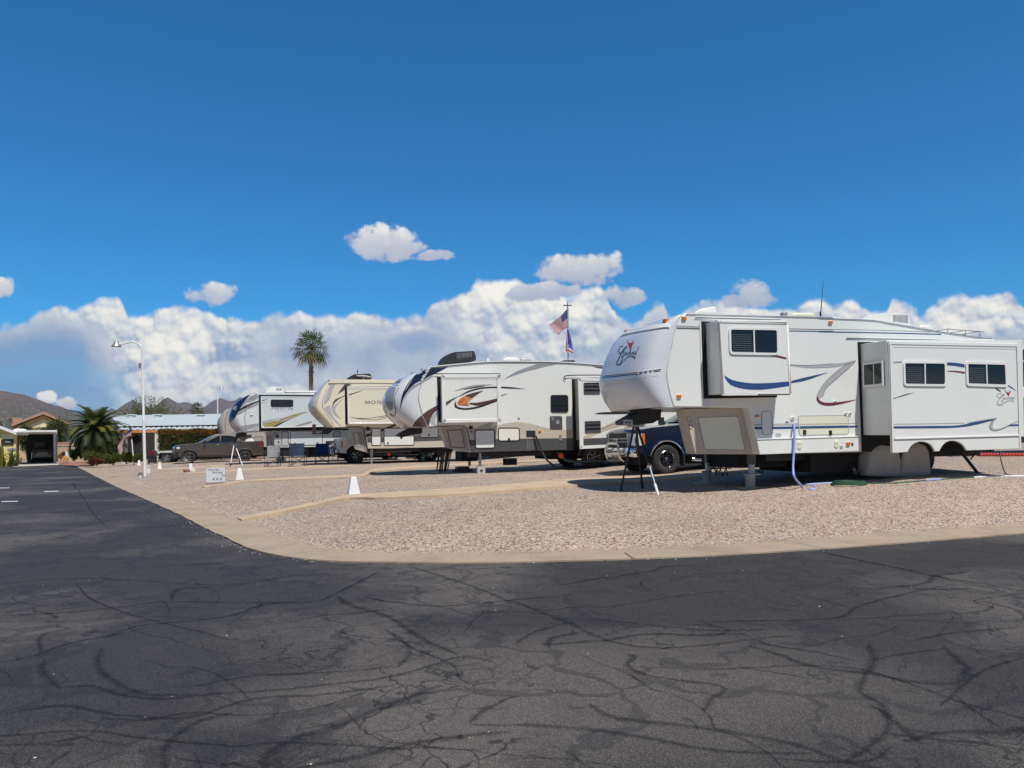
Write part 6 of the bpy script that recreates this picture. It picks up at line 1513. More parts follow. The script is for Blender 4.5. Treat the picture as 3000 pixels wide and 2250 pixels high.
def silverado_details(root, D, strip, paint_trim=True, chrome_arch=True):
    hw = 1.015
    for sd in (-1, 1):
        strip(dense([(.0, sd*.68), (.0, sd*.80), (.02, sd*.92), (.08, sd*1.0), (.22, sd*1.015)]), .80, 1.12, 'lamp_clear', 'headlight', .014)
        strip([(.21, sd*1.013), (.25, sd*1.015), (.29, sd*1.015)], .82, 1.12, 'amber', 'turn_signal', .018)
    strip(dense([(.0, -.68), (.0, -.2), (.0, .2), (.0, .68)]), .72, 1.14, 'soft_black', 'grille', .018)
    mb = MB()
    for z in (.90, .98): mb.box((-.05, -.67, z-.018), (-.02, .67, z+.018), 'chrome')
    for y in (-.68, .68): mb.box((-.045, y-.015, .74), (-.01, y+.015, 1.14), 'chrome')
    for k in range(9): mb.box((-.024, -.66, .74+k*.043), (-.018, .66, .75+k*.043), 'dark_metal')
    mb.build('grille_bars', root, bevel=.006)
    mb = MB(); mb.box((-.075, -.13, .915), (-.045, .13, .965), 'chrome'); mb.box((-.074, -.055, .89), (-.044, .055, .99), 'chrome'); mb.build('emblem', root, bevel=.008)
    bp = dense([(.10, -1.03), (.0, -1.0), (-.02, -.80), (-.04, -.4), (-.05, 0), (-.04, .4), (-.02, .80), (.0, 1.0), (.10, 1.03)])
    bp2 = [(x-.07*(1-abs(y)/1.4), y) for x, y in bp]
    mb = MB(); rows = []
    for z, o in ((.74, .0), (.735, .06), (.68, .085), (.60, .085), (.52, .06), (.48, .02)): rows.append([D(max(x, .0), y*.99, z)+Vector((-o-.02, math.copysign(.015, y) if abs(y) > .95 else 0, 0)) for x, y in bp])
    mb.grid(rows, 'chrome', flip=True); mb.build('bumper', root, smooth=50)
    for sd in (-1, 1):
        mb = MB(); mb.box((-.075, sd*.70-.10, .545), (-.055, sd*.70+.10, .625), 'soft_black'); mb.box((-.08, sd*.70-.07, .56), (-.07, sd*.70+.07, .61), 'lamp_clear'); mb.build('fog_light', root, bevel=.008)
    mb = MB()
    for sd in (-1, 1): mb.tube(catmull([Vector((-.03, sd*.42, .36)), Vector((-.14, sd*.43, .46)), Vector((-.19, sd*.42, .66)), Vector((-.17, sd*.38, .80)), Vector((-.16, sd*.28, .845)), Vector((-.16, 0, .85))], 6), .034, 'chrome', 10)
    mb.tube([(-.19, -.42, .56), (-.19, .42, .56)], .028, 'chrome', 8)
    mb.box((-.15, -.40, .36), (-.13, .40, .49), 'alloy')
    for k in range(10): y = -.36+k*.08; mb.box((-.156, y-.012, .385), (-.128, y+.012, .465), 'soft_black')
    mb.build('bull_bar', root, smooth=50)
    for sd in (-1, 1):
        for x in (.99, 4.80):
            mb = MB(); mb.tube([Vector((x+.515*math.cos(t), sd*1.02, .405+.515*math.sin(t))) for t in [R(a) for a in range(8, 173, 9)]], .022, 'chrome', 6); mb.build('arch_trim', root, smooth=50)
            mb = MB(); mb.box((x+.46, sd*.96-.14, .22), (x+.49, sd*.96+.10, .55), 'rubber'); mb.build('mud_flap', root)
        mb = MB(); mb.tube([(1.75, sd*1.03, .40), (1.85, sd*1.08, .38), (4.1, sd*1.08, .38), (4.2, sd*1.03, .40)], .05, 'chrome', 10); mb.build('running_board', root, smooth=50)
        mb = MB(); mb.box((2.02, sd*1.03-.02, 1.42), (2.10, sd*1.03+.02, 1.47), 'soft_black'); mb.box((1.95, sd*1.16-.11, 1.40), (2.06, sd*1.16+.11, 1.62), 'soft_black'); mb.build('wing_mirror', root, bevel=.02)
        mb = MB(); mb.box((3.0, sd*1.02-.02, 1.26), (3.16, sd*1.02+.02, 1.30), 'chrome'); mb.build('door_handle', root, bevel=.008)
        mb = MB()
        for k in range(3): mb.box((1.56, sd*1.012-.012, .80+k*.05), (1.78, sd*1.012+.012, .82+k*.05), 'chrome')
        mb.build('fender_badge', root)
    for x0 in (2.02, 3.06, 4.02):
        mb = MB()
        for sd in (-1, 1): mb.grid([[D(x0, sd*1.015, z)+Vector((0, sd*.002, 0)), D(x0+.012, sd*1.015, z)+Vector((0, sd*.002, 0))] for z in (.56, .8, 1.0, 1.2, 1.36)], 'void_black')
        mb.build('door_seam', root)
    mb = MB(); a = D(1.70, -.55, 1.41); b = D(1.98, -.05, 1.60); mb.tube([a, b], .012, 'soft_black', 5); mb.build('wiper', root)
# --- dark blue pickup between the nearest trailer and the flame one
def place_by_wheel(px, yaw, lx, ly):
    g = ground(*px); f = Frame(g, yaw); o = f.W((-lx, -ly, 0)); return o
loc = place_by_wheel((1951, 1389), R(17.5), .99, -.92)
root, D, strip = vehicle(SILV, loc, R(17.5), 'dark blue pickup with chrome bull bar, nose out beside the nearest trailer', 'pickup', 'midnight')
silverado_details(root, D, strip)
# --- white pickup under the cream trailer's nose
RAM = dict(SILV); RAM['rim'] = .58
g = at_depth(1043, 1352, 38.5); g.z = gz(g.x, g.y); f = Frame(g, R(20)); loc = f.W((-.99, .92, 0))
root, D, strip = vehicle(RAM, loc, R(20), 'white pickup parked behind the camp chairs under the cream trailer nose', 'pickup', 'white_car')
silverado_details(root, D, strip)
# --- bronze pickup
RIDG = dict(w=1.99, len=5.34, r=.375, ar=.435, ax1=.98, ax2=4.16, sill=.40, belt=1.20, top=1.80, hood0=1.05, ws0=1.42, ws1=2.32, wz0=1.24, wz1=1.70, spokes=5, rim=.64, tw=.25, rim_m='dark_metal', tumble=.24,
            upper=[(.06, .50), (.0, .66), (.0, .88), (.05, 1.02), (.16, 1.09), (.5, 1.15), (1.0, 1.20), (1.42, 1.24), (1.9, 1.50), (2.32, 1.71), (2.6, 1.78), (3.0, 1.80), (3.45, 1.77), (3.70, 1.70), (3.98, 1.33), (4.06, 1.30), (4.6, 1.31), (5.24, 1.34), (5.32, 1.30), (5.34, 1.0), (5.30, .62)],
            side_glass=[[(1.78, 1.25), (2.05, 1.42), (2.42, 1.62), (2.62, 1.68), (2.72, 1.69), (2.72, 1.28)], [(2.78, 1.28), (2.78, 1.69), (3.2, 1.69), (3.45, 1.66), (3.62, 1.58), (3.66, 1.33)]])
g = at_depth(637, 1358, 47.2); g.z = gz(g.x, g.y)-.02; f = Frame(g, R(21)); loc = f.W((-2.57, .90, 0))
root, D, strip = vehicle(RIDG, loc, R(21), 'bronze crew cab pickup parked side on behind the camel sign', 'pickup', 'bronze_paint')
for sd in (-1, 1):
    strip(dense([(.02, sd*.50), (.03, sd*.72), (.08, sd*.90), (.22, sd*.99), (.42, sd*.995)]), .88, 1.0, 'lamp_clear', 'headlight', .012)
    mb = MB(); mb.box((1.86, sd*1.02-.02, 1.22), (1.92, sd*1.02+.02, 1.27), 'soft_black'); mb.box((1.80, sd*1.12-.10, 1.22), (1.92, sd*1.12+.10, 1.40), 'soft_black'); mb.build('wing_mirror', root, bevel=.03)
    for x in (2.52, 3.42): mb = MB(); mb.box((x, sd*1.0-.02, 1.09), (x+.18, sd*1.0+.025, 1.13), 'chrome'); mb.build('door_handle', root, bevel=.008)
    mb = MB(); mb.grid([[D(5.08, sd*.995, z)+Vector((0, sd*.006, 0)), D(5.22, sd*.995, z)+Vector((.006, sd*.004, 0)), D(5.34, sd*.95, z)+Vector((.008, 0, 0))] for z in (.98, 1.1, 1.26)], 'lens_red'); mb.build('tail_light', root)
    for x in (.98, 4.16): mb = MB(); mb.tube([Vector((x+.445*math.cos(t), sd*.985, .375+.445*math.sin(t))) for t in [R(a) for a in range(0, 181, 10)]], .028, 'soft_black', 6); mb.build('arch_trim', root, smooth=50)
    mb = MB(); mb.box((1.45, sd*.97-.02, .36), (3.70, sd*.97+.02, .46), 'soft_black'); mb.build('sill_trim', root)
    mb = MB(); mb.grid([[D(x, sd*.995, 1.235 if x < 3.7 else 1.28)+Vector((0, sd*.008, 0)), D(x, sd*.995, 1.255 if x < 3.7 else 1.30)+Vector((0, sd*.008, .0))] for x in (1.72, 2.2, 2.8, 3.3, 3.7)], 'chrome'); mb.build('window_trim', root)
    for x0 in (1.78, 2.74, 3.64): mb = MB(); mb.grid([[D(x0, sd*.995, z)+Vector((0, sd*.002, 0)), D(x0+.012, sd*.995, z)+Vector((0, sd*.002, 0))] for z in (.48, .7, .9, 1.1, 1.18)], 'void_black'); mb.build('door_seam', root)
strip(dense([(.02, -.50), (.0, -.2), (.0, .2), (.02, .50)]), .60, .98, 'soft_black', 'grille', .014)
strip(dense([(.30, -.99), (.08, -.90), (.02, -.5), (.0, 0), (.02, .5), (.08, .90), (.30, .99)]), .42, .58, 'soft_black', 'bumper', .03)
mb = MB(); mb.box((-.06, -.4, .50), (-.03, .4, .52), 'chrome'); mb.build('bumper_trim', root)
# something white lying in the bronze pickup's bed
mb = MB(); rng = random.Random(4); rows = []
for i in range(7):
    row = []
    for j in range(9):
        u, v = i/6, j/8; h = math.sin(math.pi*u)**.5*math.sin(math.pi*v)**.5*.17*(1+.25*math.sin(9*u+5*v))
        row.append(Vector((4.18+.62*v, -.45+.8*u, 1.28+h)))
    rows.append(row)
mb.grid(rows, 'cloth_white')
o = mb.build('tarpaulin', None, smooth=60); o.matrix_world = Matrix.Translation(loc) @ Matrix.Rotation(R(21), 4, 'Z'); tag(o, 'crumpled white tarpaulin lying on the bed of the bronze pickup', 'tarpaulin')
# --- small cars far back
SEDAN = dict(w=1.8, len=4.4, r=.33, ar=.38, ax1=.85, ax2=3.5, sill=.30, belt=.95, top=1.5, hood0=.80, ws0=1.15, ws1=1.95, wz0=1.0, wz1=1.42, spokes=8, rim=.68, tw=.21, tumble=.28,
             upper=[(.05, .40), (.0, .55), (.04, .74), (.2, .82), (.7, .93), (1.15, .99), (1.6, 1.25), (1.95, 1.43), (2.3, 1.49), (2.8, 1.49), (3.3, 1.42), (3.75, 1.16), (4.15, 1.06), (4.36, 1.0), (4.4, .75), (4.38, .45)],
             side_glass=[[(1.50, 1.0), (1.98, 1.36), (2.45, 1.41), (2.45, 1.02)], [(2.52, 1.02), (2.52, 1.41), (3.0, 1.40), (3.40, 1.22), (3.52, 1.06)]])
def far_car(px, d, yaw, label, paint, lz=0.0, kx=.85, spec=SEDAN):
    g = at_depth(px, 1350, d); g.z = gz(g.x, g.y)+lz; f = Frame(g, yaw); loc = f.W((-kx, spec['w']/2-.1, 0))
    return vehicle(spec, loc, yaw, label, 'car', paint, name='parked_car')
# low white utility trailer in front of the hedge
p = at_depth(462, 1350, 50.5); p.z = gz(p.x, p.y); root = empty('utility_trailer', p, R(8), 'low white utility trailer with an alloy wheel in front of the hedge', 'trailer')
mb = MB(); mb.box((0, 0, .62), (4.2, .05, .80), 'white_car'); mb.box((0, 1.6, .62), (4.2, 1.65, .80), 'white_car'); mb.box((0, .05, .55), (4.2, 1.6, .62), 'soft_black'); mb.build('rail', root, bevel=.01)
mb = MB(); mb.box((.05, .02, .30), (4.1, 1.6, .56), 'soft_black'); mb.build('deck', root)
for x in (.55, 1.75):
    for y in (.0, 1.5): w_ = wheel('wheel', root, x, y, .33, .33, .2, rim=.7, spokes=8, split=False, tread=False)
    mb = MB(); mb.prism([(x-.45, .50), (x-.38, .70), (x+.38, .70), (x+.45, .50), (x+.37, .50), (x+.32, .63), (x-.32, .63), (x-.37, .50)], -.14, .05, 'soft_black'); mb.build('fender', root)
mb = MB(); mb.prism([(2.3, .35), (4.0, .35), (4.0, .60), (2.25, .62)], -.06, .02, 'white_car'); mb.build('side_panel', root, bevel=.02)
# covered grill left of it
p = at_depth(446, 1348, 50.0); p.z = gz(p.x, p.y); root = empty('barbecue_grill', p, R(10), 'dark barbecue grill with a maroon lid between lamp post and hedge', 'grill')
mb = MB(); mb.prism([(-.28, .58), (.28, .58), (.26, .78), (.12, .90), (-.12, .90), (-.26, .78)], -.2, .25, 'maroon_paint'); mb.build('lid', root, bevel=.03)
mb = MB(); mb.box((-.28, -.2, .48), (.28, .25, .57), 'soft_black'); mb.box((-.24, -.16, .08), (.24, .2, .47), 'soft_black'); mb.build('cabinet', root, bevel=.01)
for sx in (-.22, .22): mb = MB(); mb.tube([(sx, -.16, 0), (sx, -.16, .1)], .03, 'rubber', 8); mb.tube([(sx, .18, 0), (sx, .18, .1)], .03, 'rubber', 8); mb.build('leg', root)
HATCH = dict(SEDAN); HATCH.update(len=4.2, upper=[(.05, .40), (.0, .55), (.04, .74), (.2, .82), (.7, .93), (1.15, 1.02), (1.6, 1.28), (1.95, 1.47), (2.3, 1.55), (3.0, 1.56), (3.6, 1.50), (3.95, 1.18), (4.15, 1.02), (4.2, .78), (4.18, .45)], top=1.56, rear_glass=((3.64, 1.46), (3.95, 1.14)))
g = at_depth(123.5, 1350, 74.5); g.z = 0.0
f = Frame(g, R(-58.4))
root, D, strip = vehicle(HATCH, f.W((-4.2, 0, 0)), R(-58.4), 'silver hatchback parked tail out inside the carport', 'car', 'silver_paint', name='parked_car')
for sd in (-1, 1): mb = MB(); mb.grid([[D(4.0, sd*.82, z)+Vector((.10, 0, 0)), D(4.1, sd*.5, z)+Vector((.10, 0, 0))] for z in (.88, 1.04)], 'lens_red'); mb.build('tail_light', root)
mb = MB(); mb.box((4.18, -.26, .62), (4.23, .26, .76), 'white_paint'); mb.build('licence_plate', root)
mb = MB(); mb.box((4.05, -.80, .36), (4.24, .80, .52), 'soft_black'); mb.build('bumper', root, bevel=.03)

# ------------------------------------------------------------------ things standing on the pitches
def Gw(c, x, y, lift=0.0): return GP(c, x, y, lift)
# marker posts: white tapered concrete
POSTS = [('F', 1195, 334, 150, 'largest white marker post, in front by the concrete strip beside the flame trailer'), ('F', 270, 214, 100, 'white marker post just right of the camel sign'),
         ('I', 1145, 181, 56, 'white marker post by the green shrubs, left of the white flagpole'), ('I', 1280, 203, 52, 'white marker post between the white flagpole and the lamp post'),
         ('I', 1470, 236, 62, 'white marker post right of the lamp post, below the white car')]
def marker(name, p, h, label, group='white marker posts along the pitches'):
    mb = MB(); a, b = h*.33, h*.14
    vs = [(-a, -a, 0), (a, -a, 0), (a, a, 0), (-a, a, 0), (-b, -b, h), (b, -b, h), (b, b, h), (-b, b, h)]
    mb.add(vs, [(0,3,2,1),(4,5,6,7),(0,1,5,4),(1,2,6,5),(2,3,7,6),(3,0,4,7)], 'white_paint')
    o = mb.build(name, bevel=.012); o.location = p; o.rotation_euler = (0, 0, R(24))
    return tag(o, label, 'marker post', group)
for c, x, y, hp, lb in POSTS:
    p = Gw(c, x, y); h = hp/CR[c][2]/FPX*p.y
    p = p+Vector((0, h*.3, -.01)); marker('marker_post', p, h, lb)
p = Gw('k', 525, 985); marker('marker_post', p+Vector((0, .1, .0)), 165/6.9125/FPX*p.y, 'white marker post with black number, in front of the bronze pickup wheel')
mbp = MB(); q = p+Vector((-.03, -.02, .27)); mbp.box((q.x-.05, q.y-.06, q.z-.012), (q.x+.05, q.y-.04, q.z+.012), 'soft_black'); o = mbp.build('number_plate'); tag(o, 'small black plate on the marker post by the bronze pickup', 'plate')
# yellow dome ornament and brown pot by that post
p = Gw('k', 600, 988); mb = MB(); r = 46/6.9125/FPX*p.y; mb.lathe([(r*1.0, 0), (r*1.02, r*.4), (r*.9, r*.95), (r*.55, r*1.45), (.001, r*1.6)], 'glow_dome', 20); o = mb.build('garden_dome', smooth=60, loc=p); tag(o, 'pale yellow dome ornament beside a marker post', 'ornament')
p = Gw('k', 462, 992); mb = MB(); mb.lathe([(.10, 0), (.15, .06), (.14, .13), (.001, .14)], 'terracotta', 16); o = mb.build('clay_pot', smooth=50, loc=p); tag(o, 'low brown clay pot left of the marker post by the bronze pickup', 'pot')
# sunburst stake
p = Gw('k', 430, 885); root = empty('garden_stake', p, 0, 'thin metal sunburst stake in front of the bronze pickup wheel', 'ornament')
h = 150/6.9125/FPX*p.y; mb = MB(); mb.tube([(0, 0, 0), (0, 0, h)], .012, 'galv', 6); mb.build('pole', root)
mb = MB()
for k in range(14): a = 2*math.pi*k/14; mb.tube([(0, 0, h), (.36*math.cos(a), -.02, h+.36*math.sin(a))], [.012, .004], 'galv', 5)
mb.build('rays', root)
# camel sign
p0 = Gw('k', 866, 1236); p1 = Gw('k', 1242, 1236); c = (p0+p1)/2; wd = 376/6.9125/FPX*c.y; yaw = math.atan2((p1-p0).y, (p1-p0).x)
root = empty('lawn_sign', c, 0, 'pale blue lawn sign with three purple camels reading Wise Men Still Seek Him', 'sign')
k_ = p0.y/FPX/6.9125; hb = 46*k_; ht = 330*k_
mb = MB(); mb.box((-wd/2, -.01, hb), (wd/2, .01, ht), 'sign_white'); mb.build('board', root, bevel=.004)
for sx in (-.46, .46): mb = MB(); mb.tube([(sx*wd, .0, -.02), (sx*wd, .0, hb+.05)], .006, 'galv', 6); mb.build('leg', root)
def text_part(body, size, loc, parent, m, name='lettering', italic=0.0):
    cu = bpy.data.curves.new(name, 'FONT'); cu.body = body; cu.size = size; cu.extrude = .001; cu.shear = italic
    t = bpy.data.objects.new('tmp', cu); COL.objects.link(t); bpy.context.view_layer.update()
    dg = bpy.context.evaluated_depsgraph_get(); me = bpy.data.meshes.new_from_object(t.evaluated_get(dg))
    bpy.data.objects.remove(t); me.materials.clear(); me.materials.append(MATS[m])
    o = bpy.data.objects.new(name, me); COL.objects.link(o); o.parent = parent; o.location = loc; o.rotation_euler = (R(90), 0, 0); return o
s_ = ht-hb
text_part('Wise Men\n      Still Seek\n                 Him', s_*.20, (-wd*.42, -.0125, hb+s_*.80), root, 'print_ink')
CAM = [(0, 0), (.06, .42), (.02, .62), (.10, .80), (.24, .62), (.36, .86), (.50, .64), (.66, .60), (.74, .95), (.84, 1.15), (.98, 1.12), (.99, 1.02), (.88, .98), (.84, .60), (.74, .42), (.76, 0), (.68, 0), (.64, .36), (.22, .36), (.08, 0)]
for i in range(3):
    mb = MB(); s2 = wd*.15; mb.prism([(-wd*.16+i*wd*.19+x*s2*.9, hb+s_*.10+z*s2) for x, z in CAM], -.013, -.009, 'print_purple'); mb.build('camel_print', root)
# white utility box and potted solar light near the lamp
p = Gw('l', 280, 1552); k_ = p.y/FPX/8.2962; mb = MB(); mb.box((-46*k_, 0, 0), (46*k_, 60*k_, 150*k_), 'white_paint'); mb.box((-52*k_, -.02, 150*k_), (52*k_, 62*k_, 172*k_), 'white_paint'); o = mb.build('utility_box', bevel=.01, loc=p); tag(o, 'white utility box with a lid beside the lamp post base', 'box')
p = Gw('E', 1516, 1110); root = empty('solar_light', p, 0, 'short white solar light with dark cap left of the lamp post', 'lamp'); mb = MB(); mb.lathe([(.07, 0), (.09, .16), (.001, .17)], 'white_paint', 14); mb.build('shade', root, smooth=40)
mb = MB(); mb.lathe([(.11, .16), (.08, .22), (.02, .27), (.001, .275)], 'charcoal', 14); mb.build('cap', root, smooth=40)
# mailbox-like white sign near the maroon car
p = Gw('l', 505, 1212); root = empty('post_sign', p, 0, 'small white box sign on a thin post in front of the white car', 'sign'); k_ = p.y/FPX/8.2962; mb = MB(); mb.tube([(0, 0, 0), (0, 0, 100*k_)], .02, 'white_paint', 6); mb.build('post', root); mb = MB(); mb.box((-32*k_, -.05, 95*k_), (32*k_, .05, 190*k_), 'white_paint'); mb.build('box', root, bevel=.01)
# lamp posts
def lamp(px_base, px_top, px_tip, label, r0, r1, head=True, d=None):
    if d is None: p = ground(*px_base)
    else: p = at_depth(*px_base, d)
    T = at_depth(*px_top, p.y); E_ = at_depth(*px_tip, p.y)
    root = empty('street_lamp', p, 0, label, 'street lamp', 'street lamps')
    t, e = T-p, E_-p; mid = t*.44
    mb = MB(); mb.tube([(0, 0, 0), mid], [r0, r0*.93], 'white_paint', 16); mb.tube([mid, mid+Vector((0, 0, .06)), t], [r0*1.05, r0*.80, r1], 'white_paint', 14)
    mb.lathe([(r0*1.9, 0), (r0*1.9, .03), (r0*1.05, .06)], 'galv', 14); mb.build('pole', root, smooth=40)
    mb = MB(); mb.tube(catmull([t-Vector((0, 0, .25)), t+Vector((-.05, 0, .12)), t.lerp(e, .35)+Vector((0, 0, .22)), t.lerp(e, .75)+Vector((0, 0, .06)), e+Vector((.12, 0, 0))], 6), r1*.75, 'white_paint', 8); mb.build('arm', root, smooth=50)
    mb = MB(); mb.lathe([(.02, .16), (.08, .14), (.11, .04), (.20, -.08), (.21, -.12), (.17, -.10), (.001, -.06)], 'galv', 18, Matrix.Translation(e)); mb.build('lamp_shade', root, smooth=40)
    q = t*.86; mb = MB(); mb.box((q.x-r1-.10, -.08, q.z-.06), (q.x-r1+.02, .08, q.z+.16), 'galv'); mb.build('control_box', root, bevel=.01)
    return root
lamp((425, 1399), (416, 1022), (341, 1008), 'tall white street lamp with curved arm at the kerb, left of the pickup', .068, .04)
lamp((638.5, 1330), (637.5, 1150), (648, 1134), 'distant grey street lamp rising behind the beige trailer nose', .09, .06, d=95)
# flags
def flag_mesh(top, bot, rows, cols, color, d_of, wave=.03):
    """cloth between an upper and a lower edge (pixel polylines), hoist first"""
    A, B = ribbon_pts(top, bot, cols); mb = MB()
    G = []
    for i in range(rows+1):
        row = []
        for j, (a, b) in enumerate(zip(A, B)):
            t = i/rows; u = lerp(a.x, b.x, t), lerp(a.y, b.y, t)
            row.append(d_of(u[0], u[1], t, j/cols, wave))
        G.append(row)
    for i in range(rows):
        for j in range(cols): mb.add([G[i][j], G[i+1][j], G[i+1][j+1], G[i][j+1]], [(0, 1, 2, 3)], color(i, j))
    return mb, G
def usa(rows, cols):
    return lambda i, j: 'cloth_navy' if (i < rows*7/13 and j < cols*.4) else ('cloth_red' if int(i*13/rows) % 2 == 0 else 'cloth_white')
def flag_depth(c, D0):
    def f(x, y, t, s, wave): return at_depth(*PX(c, x, y), D0+wave*math.sin(9*s+3*t)*(.2+s)-.02)
    return f
def stars(mb, G, rows, cols, m='cloth_white', off=.012):
    n = int(rows*7/13); c = int(cols*.4)
    for i in range(5):
        for j in range(6):
            fi = (i+.6)*n/5; fj = (j+.5)*c/6; a = G[int(fi)][int(fj)]; b = G[int(fi)+1][int(fj)+1]; p = (a+b)/2+Vector((0, -off, 0)); s = (b-a).length*.16
            mb.add([p+Vector((-s, 0, 0)), p+Vector((0, 0, -s)), p+Vector((s, 0, 0)), p+Vector((0, 0, s))], [(0, 1, 2, 3)], m)
FD = RV2.fr.W(RV2.fr.L('P', 1663, 1055, 1.9)).y
pb = at_depth(1664.5, 1056, FD); pt = at_depth(1662.7, 896, FD)
root = empty('flagpole', pb, 0, 'thin silver flagpole carrying two flags above the flame trailer roof', 'flagpole', 'flagpoles')
mb = MB(); mb.tube([(0, 0, -1.2), pt-pb], .03, 'aluminium', 8); mb.build('pole', root, smooth=40)
mb = MB(); t_ = pt-pb; mb.box((t_.x-.15, -.03, t_.z), (t_.x+.15, .03, t_.z+.03), 'dark_metal'); mb.tube([t_+Vector((0, 0, .03)), t_+Vector((0, 0, .16))], [.02, .01], 'dark_metal', 6); mb.build('finial', root)
mb, G = flag_mesh([(672, 212), (520, 380), (380, 500), (240, 600)], [(690, 645), (600, 700), (530, 760), (468, 846)], 26, 20, usa(26, 20), flag_depth('p', FD-.02)); stars(mb, G, 26, 20)
tag(mb.build('flag', smooth=60), 'stars and stripes flying above the flame trailer roof', 'flag', 'flags')
mb, G = flag_mesh([(690, 690), (712, 735), (735, 800), (760, 880), (782, 1010), (806, 1100)], [(660, 800), (645, 1000), (632, 1270), (690, 1250), (760, 1285), (820, 1302)], 12, 14, lambda i, j: ('cloth_navy' if j < 5 else 'cloth_blue') if i < 7 else ('cloth_white' if i < 9 else ('cloth_red' if i < 11 else 'cloth_white')), flag_depth('p', FD-.03), .06) if mat('cloth_blue', (.06, .06, .36), .8) else None
tag(mb.build('flag', smooth=60), 'limp blue, white and red flag hanging below the stars and stripes', 'flag', 'flags')
pb = Gw('n', 1602, 1532); root = empty('flagpole', pb, 0, 'slender white flagpole with a drooping flag, left of the lamp post', 'flagpole', 'flagpoles')
P_ = lambda x, y: at_depth(*PX('n', x, y), pb.y)-pb
mb = MB(); mb.tube([(0, 0, 0), P_(1575, 1200), P_(1552, 960)], .035, 'white_paint', 8); mb.tube([P_(1552, 960), P_(1545, 670)], .018, 'dark_metal', 6); mb.build('pole', root, smooth=40)
mb = MB(); mb.lathe([(.001, .1), (.05, .05), (.001, 0)], 'white_paint', 10, Matrix.Translation(P_(1545, 680))); mb.build('finial', root)
mb, G = flag_mesh([(1535, 690), (1460, 800), (1370, 920), (1300, 1010), (1245, 1110)], [(1546, 885), (1450, 905), (1390, 960), (1340, 1100), (1252, 1215)], 26, 20, usa(26, 20), flag_depth('n', pb.y-.03))
tag(mb.build('flag', smooth=60), 'stars and stripes drooping from the white flagpole by the shrubs', 'flag', 'flags')
mb = MB(); q = at_depth(*PX('n', 1520, 1060), pb.y-.02); 
for k, r in ((0, .05), (1, .07), (2, .05)): mb.lathe([(.001, r), (r, 0), (.001, -r)], 'soft_black', 8, Matrix.Translation(q+Vector((-.02*k, 0, -.16*k))))
mb.tube([q+Vector((0, 0, .3)), q+Vector((-.05, 0, -.35))], .008, 'soft_black', 5); tag(mb.build('wind_chime'), 'dark wind chime hanging by the white flagpole', 'wind chime')
# tripods under the pin boxes
def tripod(rv, apex, feet, label, m, yo, sleeve='alloy'):
    A = rv.fr.W(rv.fr.L(*apex, yo)); root = empty('tripod_stand', Vector((A.x, A.y, gz(A.x, A.y))), 0, label, 'stand', 'tripod stands under trailer noses')
    b = root.location
    mb = MB(); mb.box((-.16, -.16, A.z-b.z-.04), (.16, .16, A.z-b.z+.03), 'galv'); mb.build('head', root, bevel=.01)
    for i, ft in enumerate(feet):
        F_ = Gw(*ft) if len(ft) == 3 and isinstance(ft[0], str) else ft
        a = Vector(((F_-b).x*.10, (F_-b).y*.10, A.z-b.z-.03)); f = F_-b
        mb = MB(); mb.tube([a, a.lerp(f, .55)], .026, m if i != 2 else 'soft_black', 8); mb.tube([a.lerp(f, .5), a.lerp(f, .86)], .021, sleeve if i == 1 else m, 8); mb.tube([a.lerp(f, .84), f], .026, 'soft_black' if i != 1 else 'gelcoat_trim', 8); mb.tube([f, f+Vector((.07, 0, .0)) ], .022, 'rubber', 6); mb.build('leg', root, smooth=40)
A1 = RV1.fr.W(RV1.fr.L('a', 672, 470, 1.22)); f3 = Vector((A1.x+.25, A1.y+.75, 0)); f3.z = gz(f3.x, f3.y)
tripod(RV1, ('a', 672, 470), [('a', 432, 1545), ('a', 1045, 1612), f3], 'tall black tripod stand propping the nose of the nearest trailer', 'soft_black', 1.22)
A4 = RV4.fr.W(RV4.fr.L('i', 490, 1270, 1.2)); f3 = Vector((A4.x+.1, A4.y+.6, 0)); f3.z = gz(f3.x, f3.y)
tripod(RV4, ('i', 490, 1270), [('k', 1340, 885), ('k', 1597, 857), f3], 'white tripod stand propping the ice white trailer, by the bronze pickup', 'white_paint', 1.2, 'white_paint')
# jack buckets on plates
for (c, x, y, rr, hh, plate, lb) in (('b', 572, 1505, 88, 232, 'plywood', 'pale grey bucket on a yellow board under the front landing leg'), ('a', 1852, 1432, 78, 215, 'cinder', 'dark grey bucket on a grey slab under the far landing leg')):
    p = Gw(c, x, y); k_ = p.y/FPX/CR[c][2]; r = rr*k_; h = hh*k_; p = p+Vector((0, r, 0))
    root = empty('jack_bucket', p, 0, lb, 'bucket', 'buckets under the landing legs')
    mb = MB(); mb.lathe([(r*.86, .03), (r*.97, h*.9), (r*1.02, h*.9), (r*1.06, h), (r*.98, h), (r*.95, h*.9), (.001, h*.88)], 'bucket_grey', 24); mb.build('bucket', root, smooth=35)
    o = MB(); o.box((-r*2.3, -r*1.25, 0), (r*2.3, r*1.6, .03), plate); o.build('base_board', root, bevel=.005).rotation_euler = (0, 0, R(14))
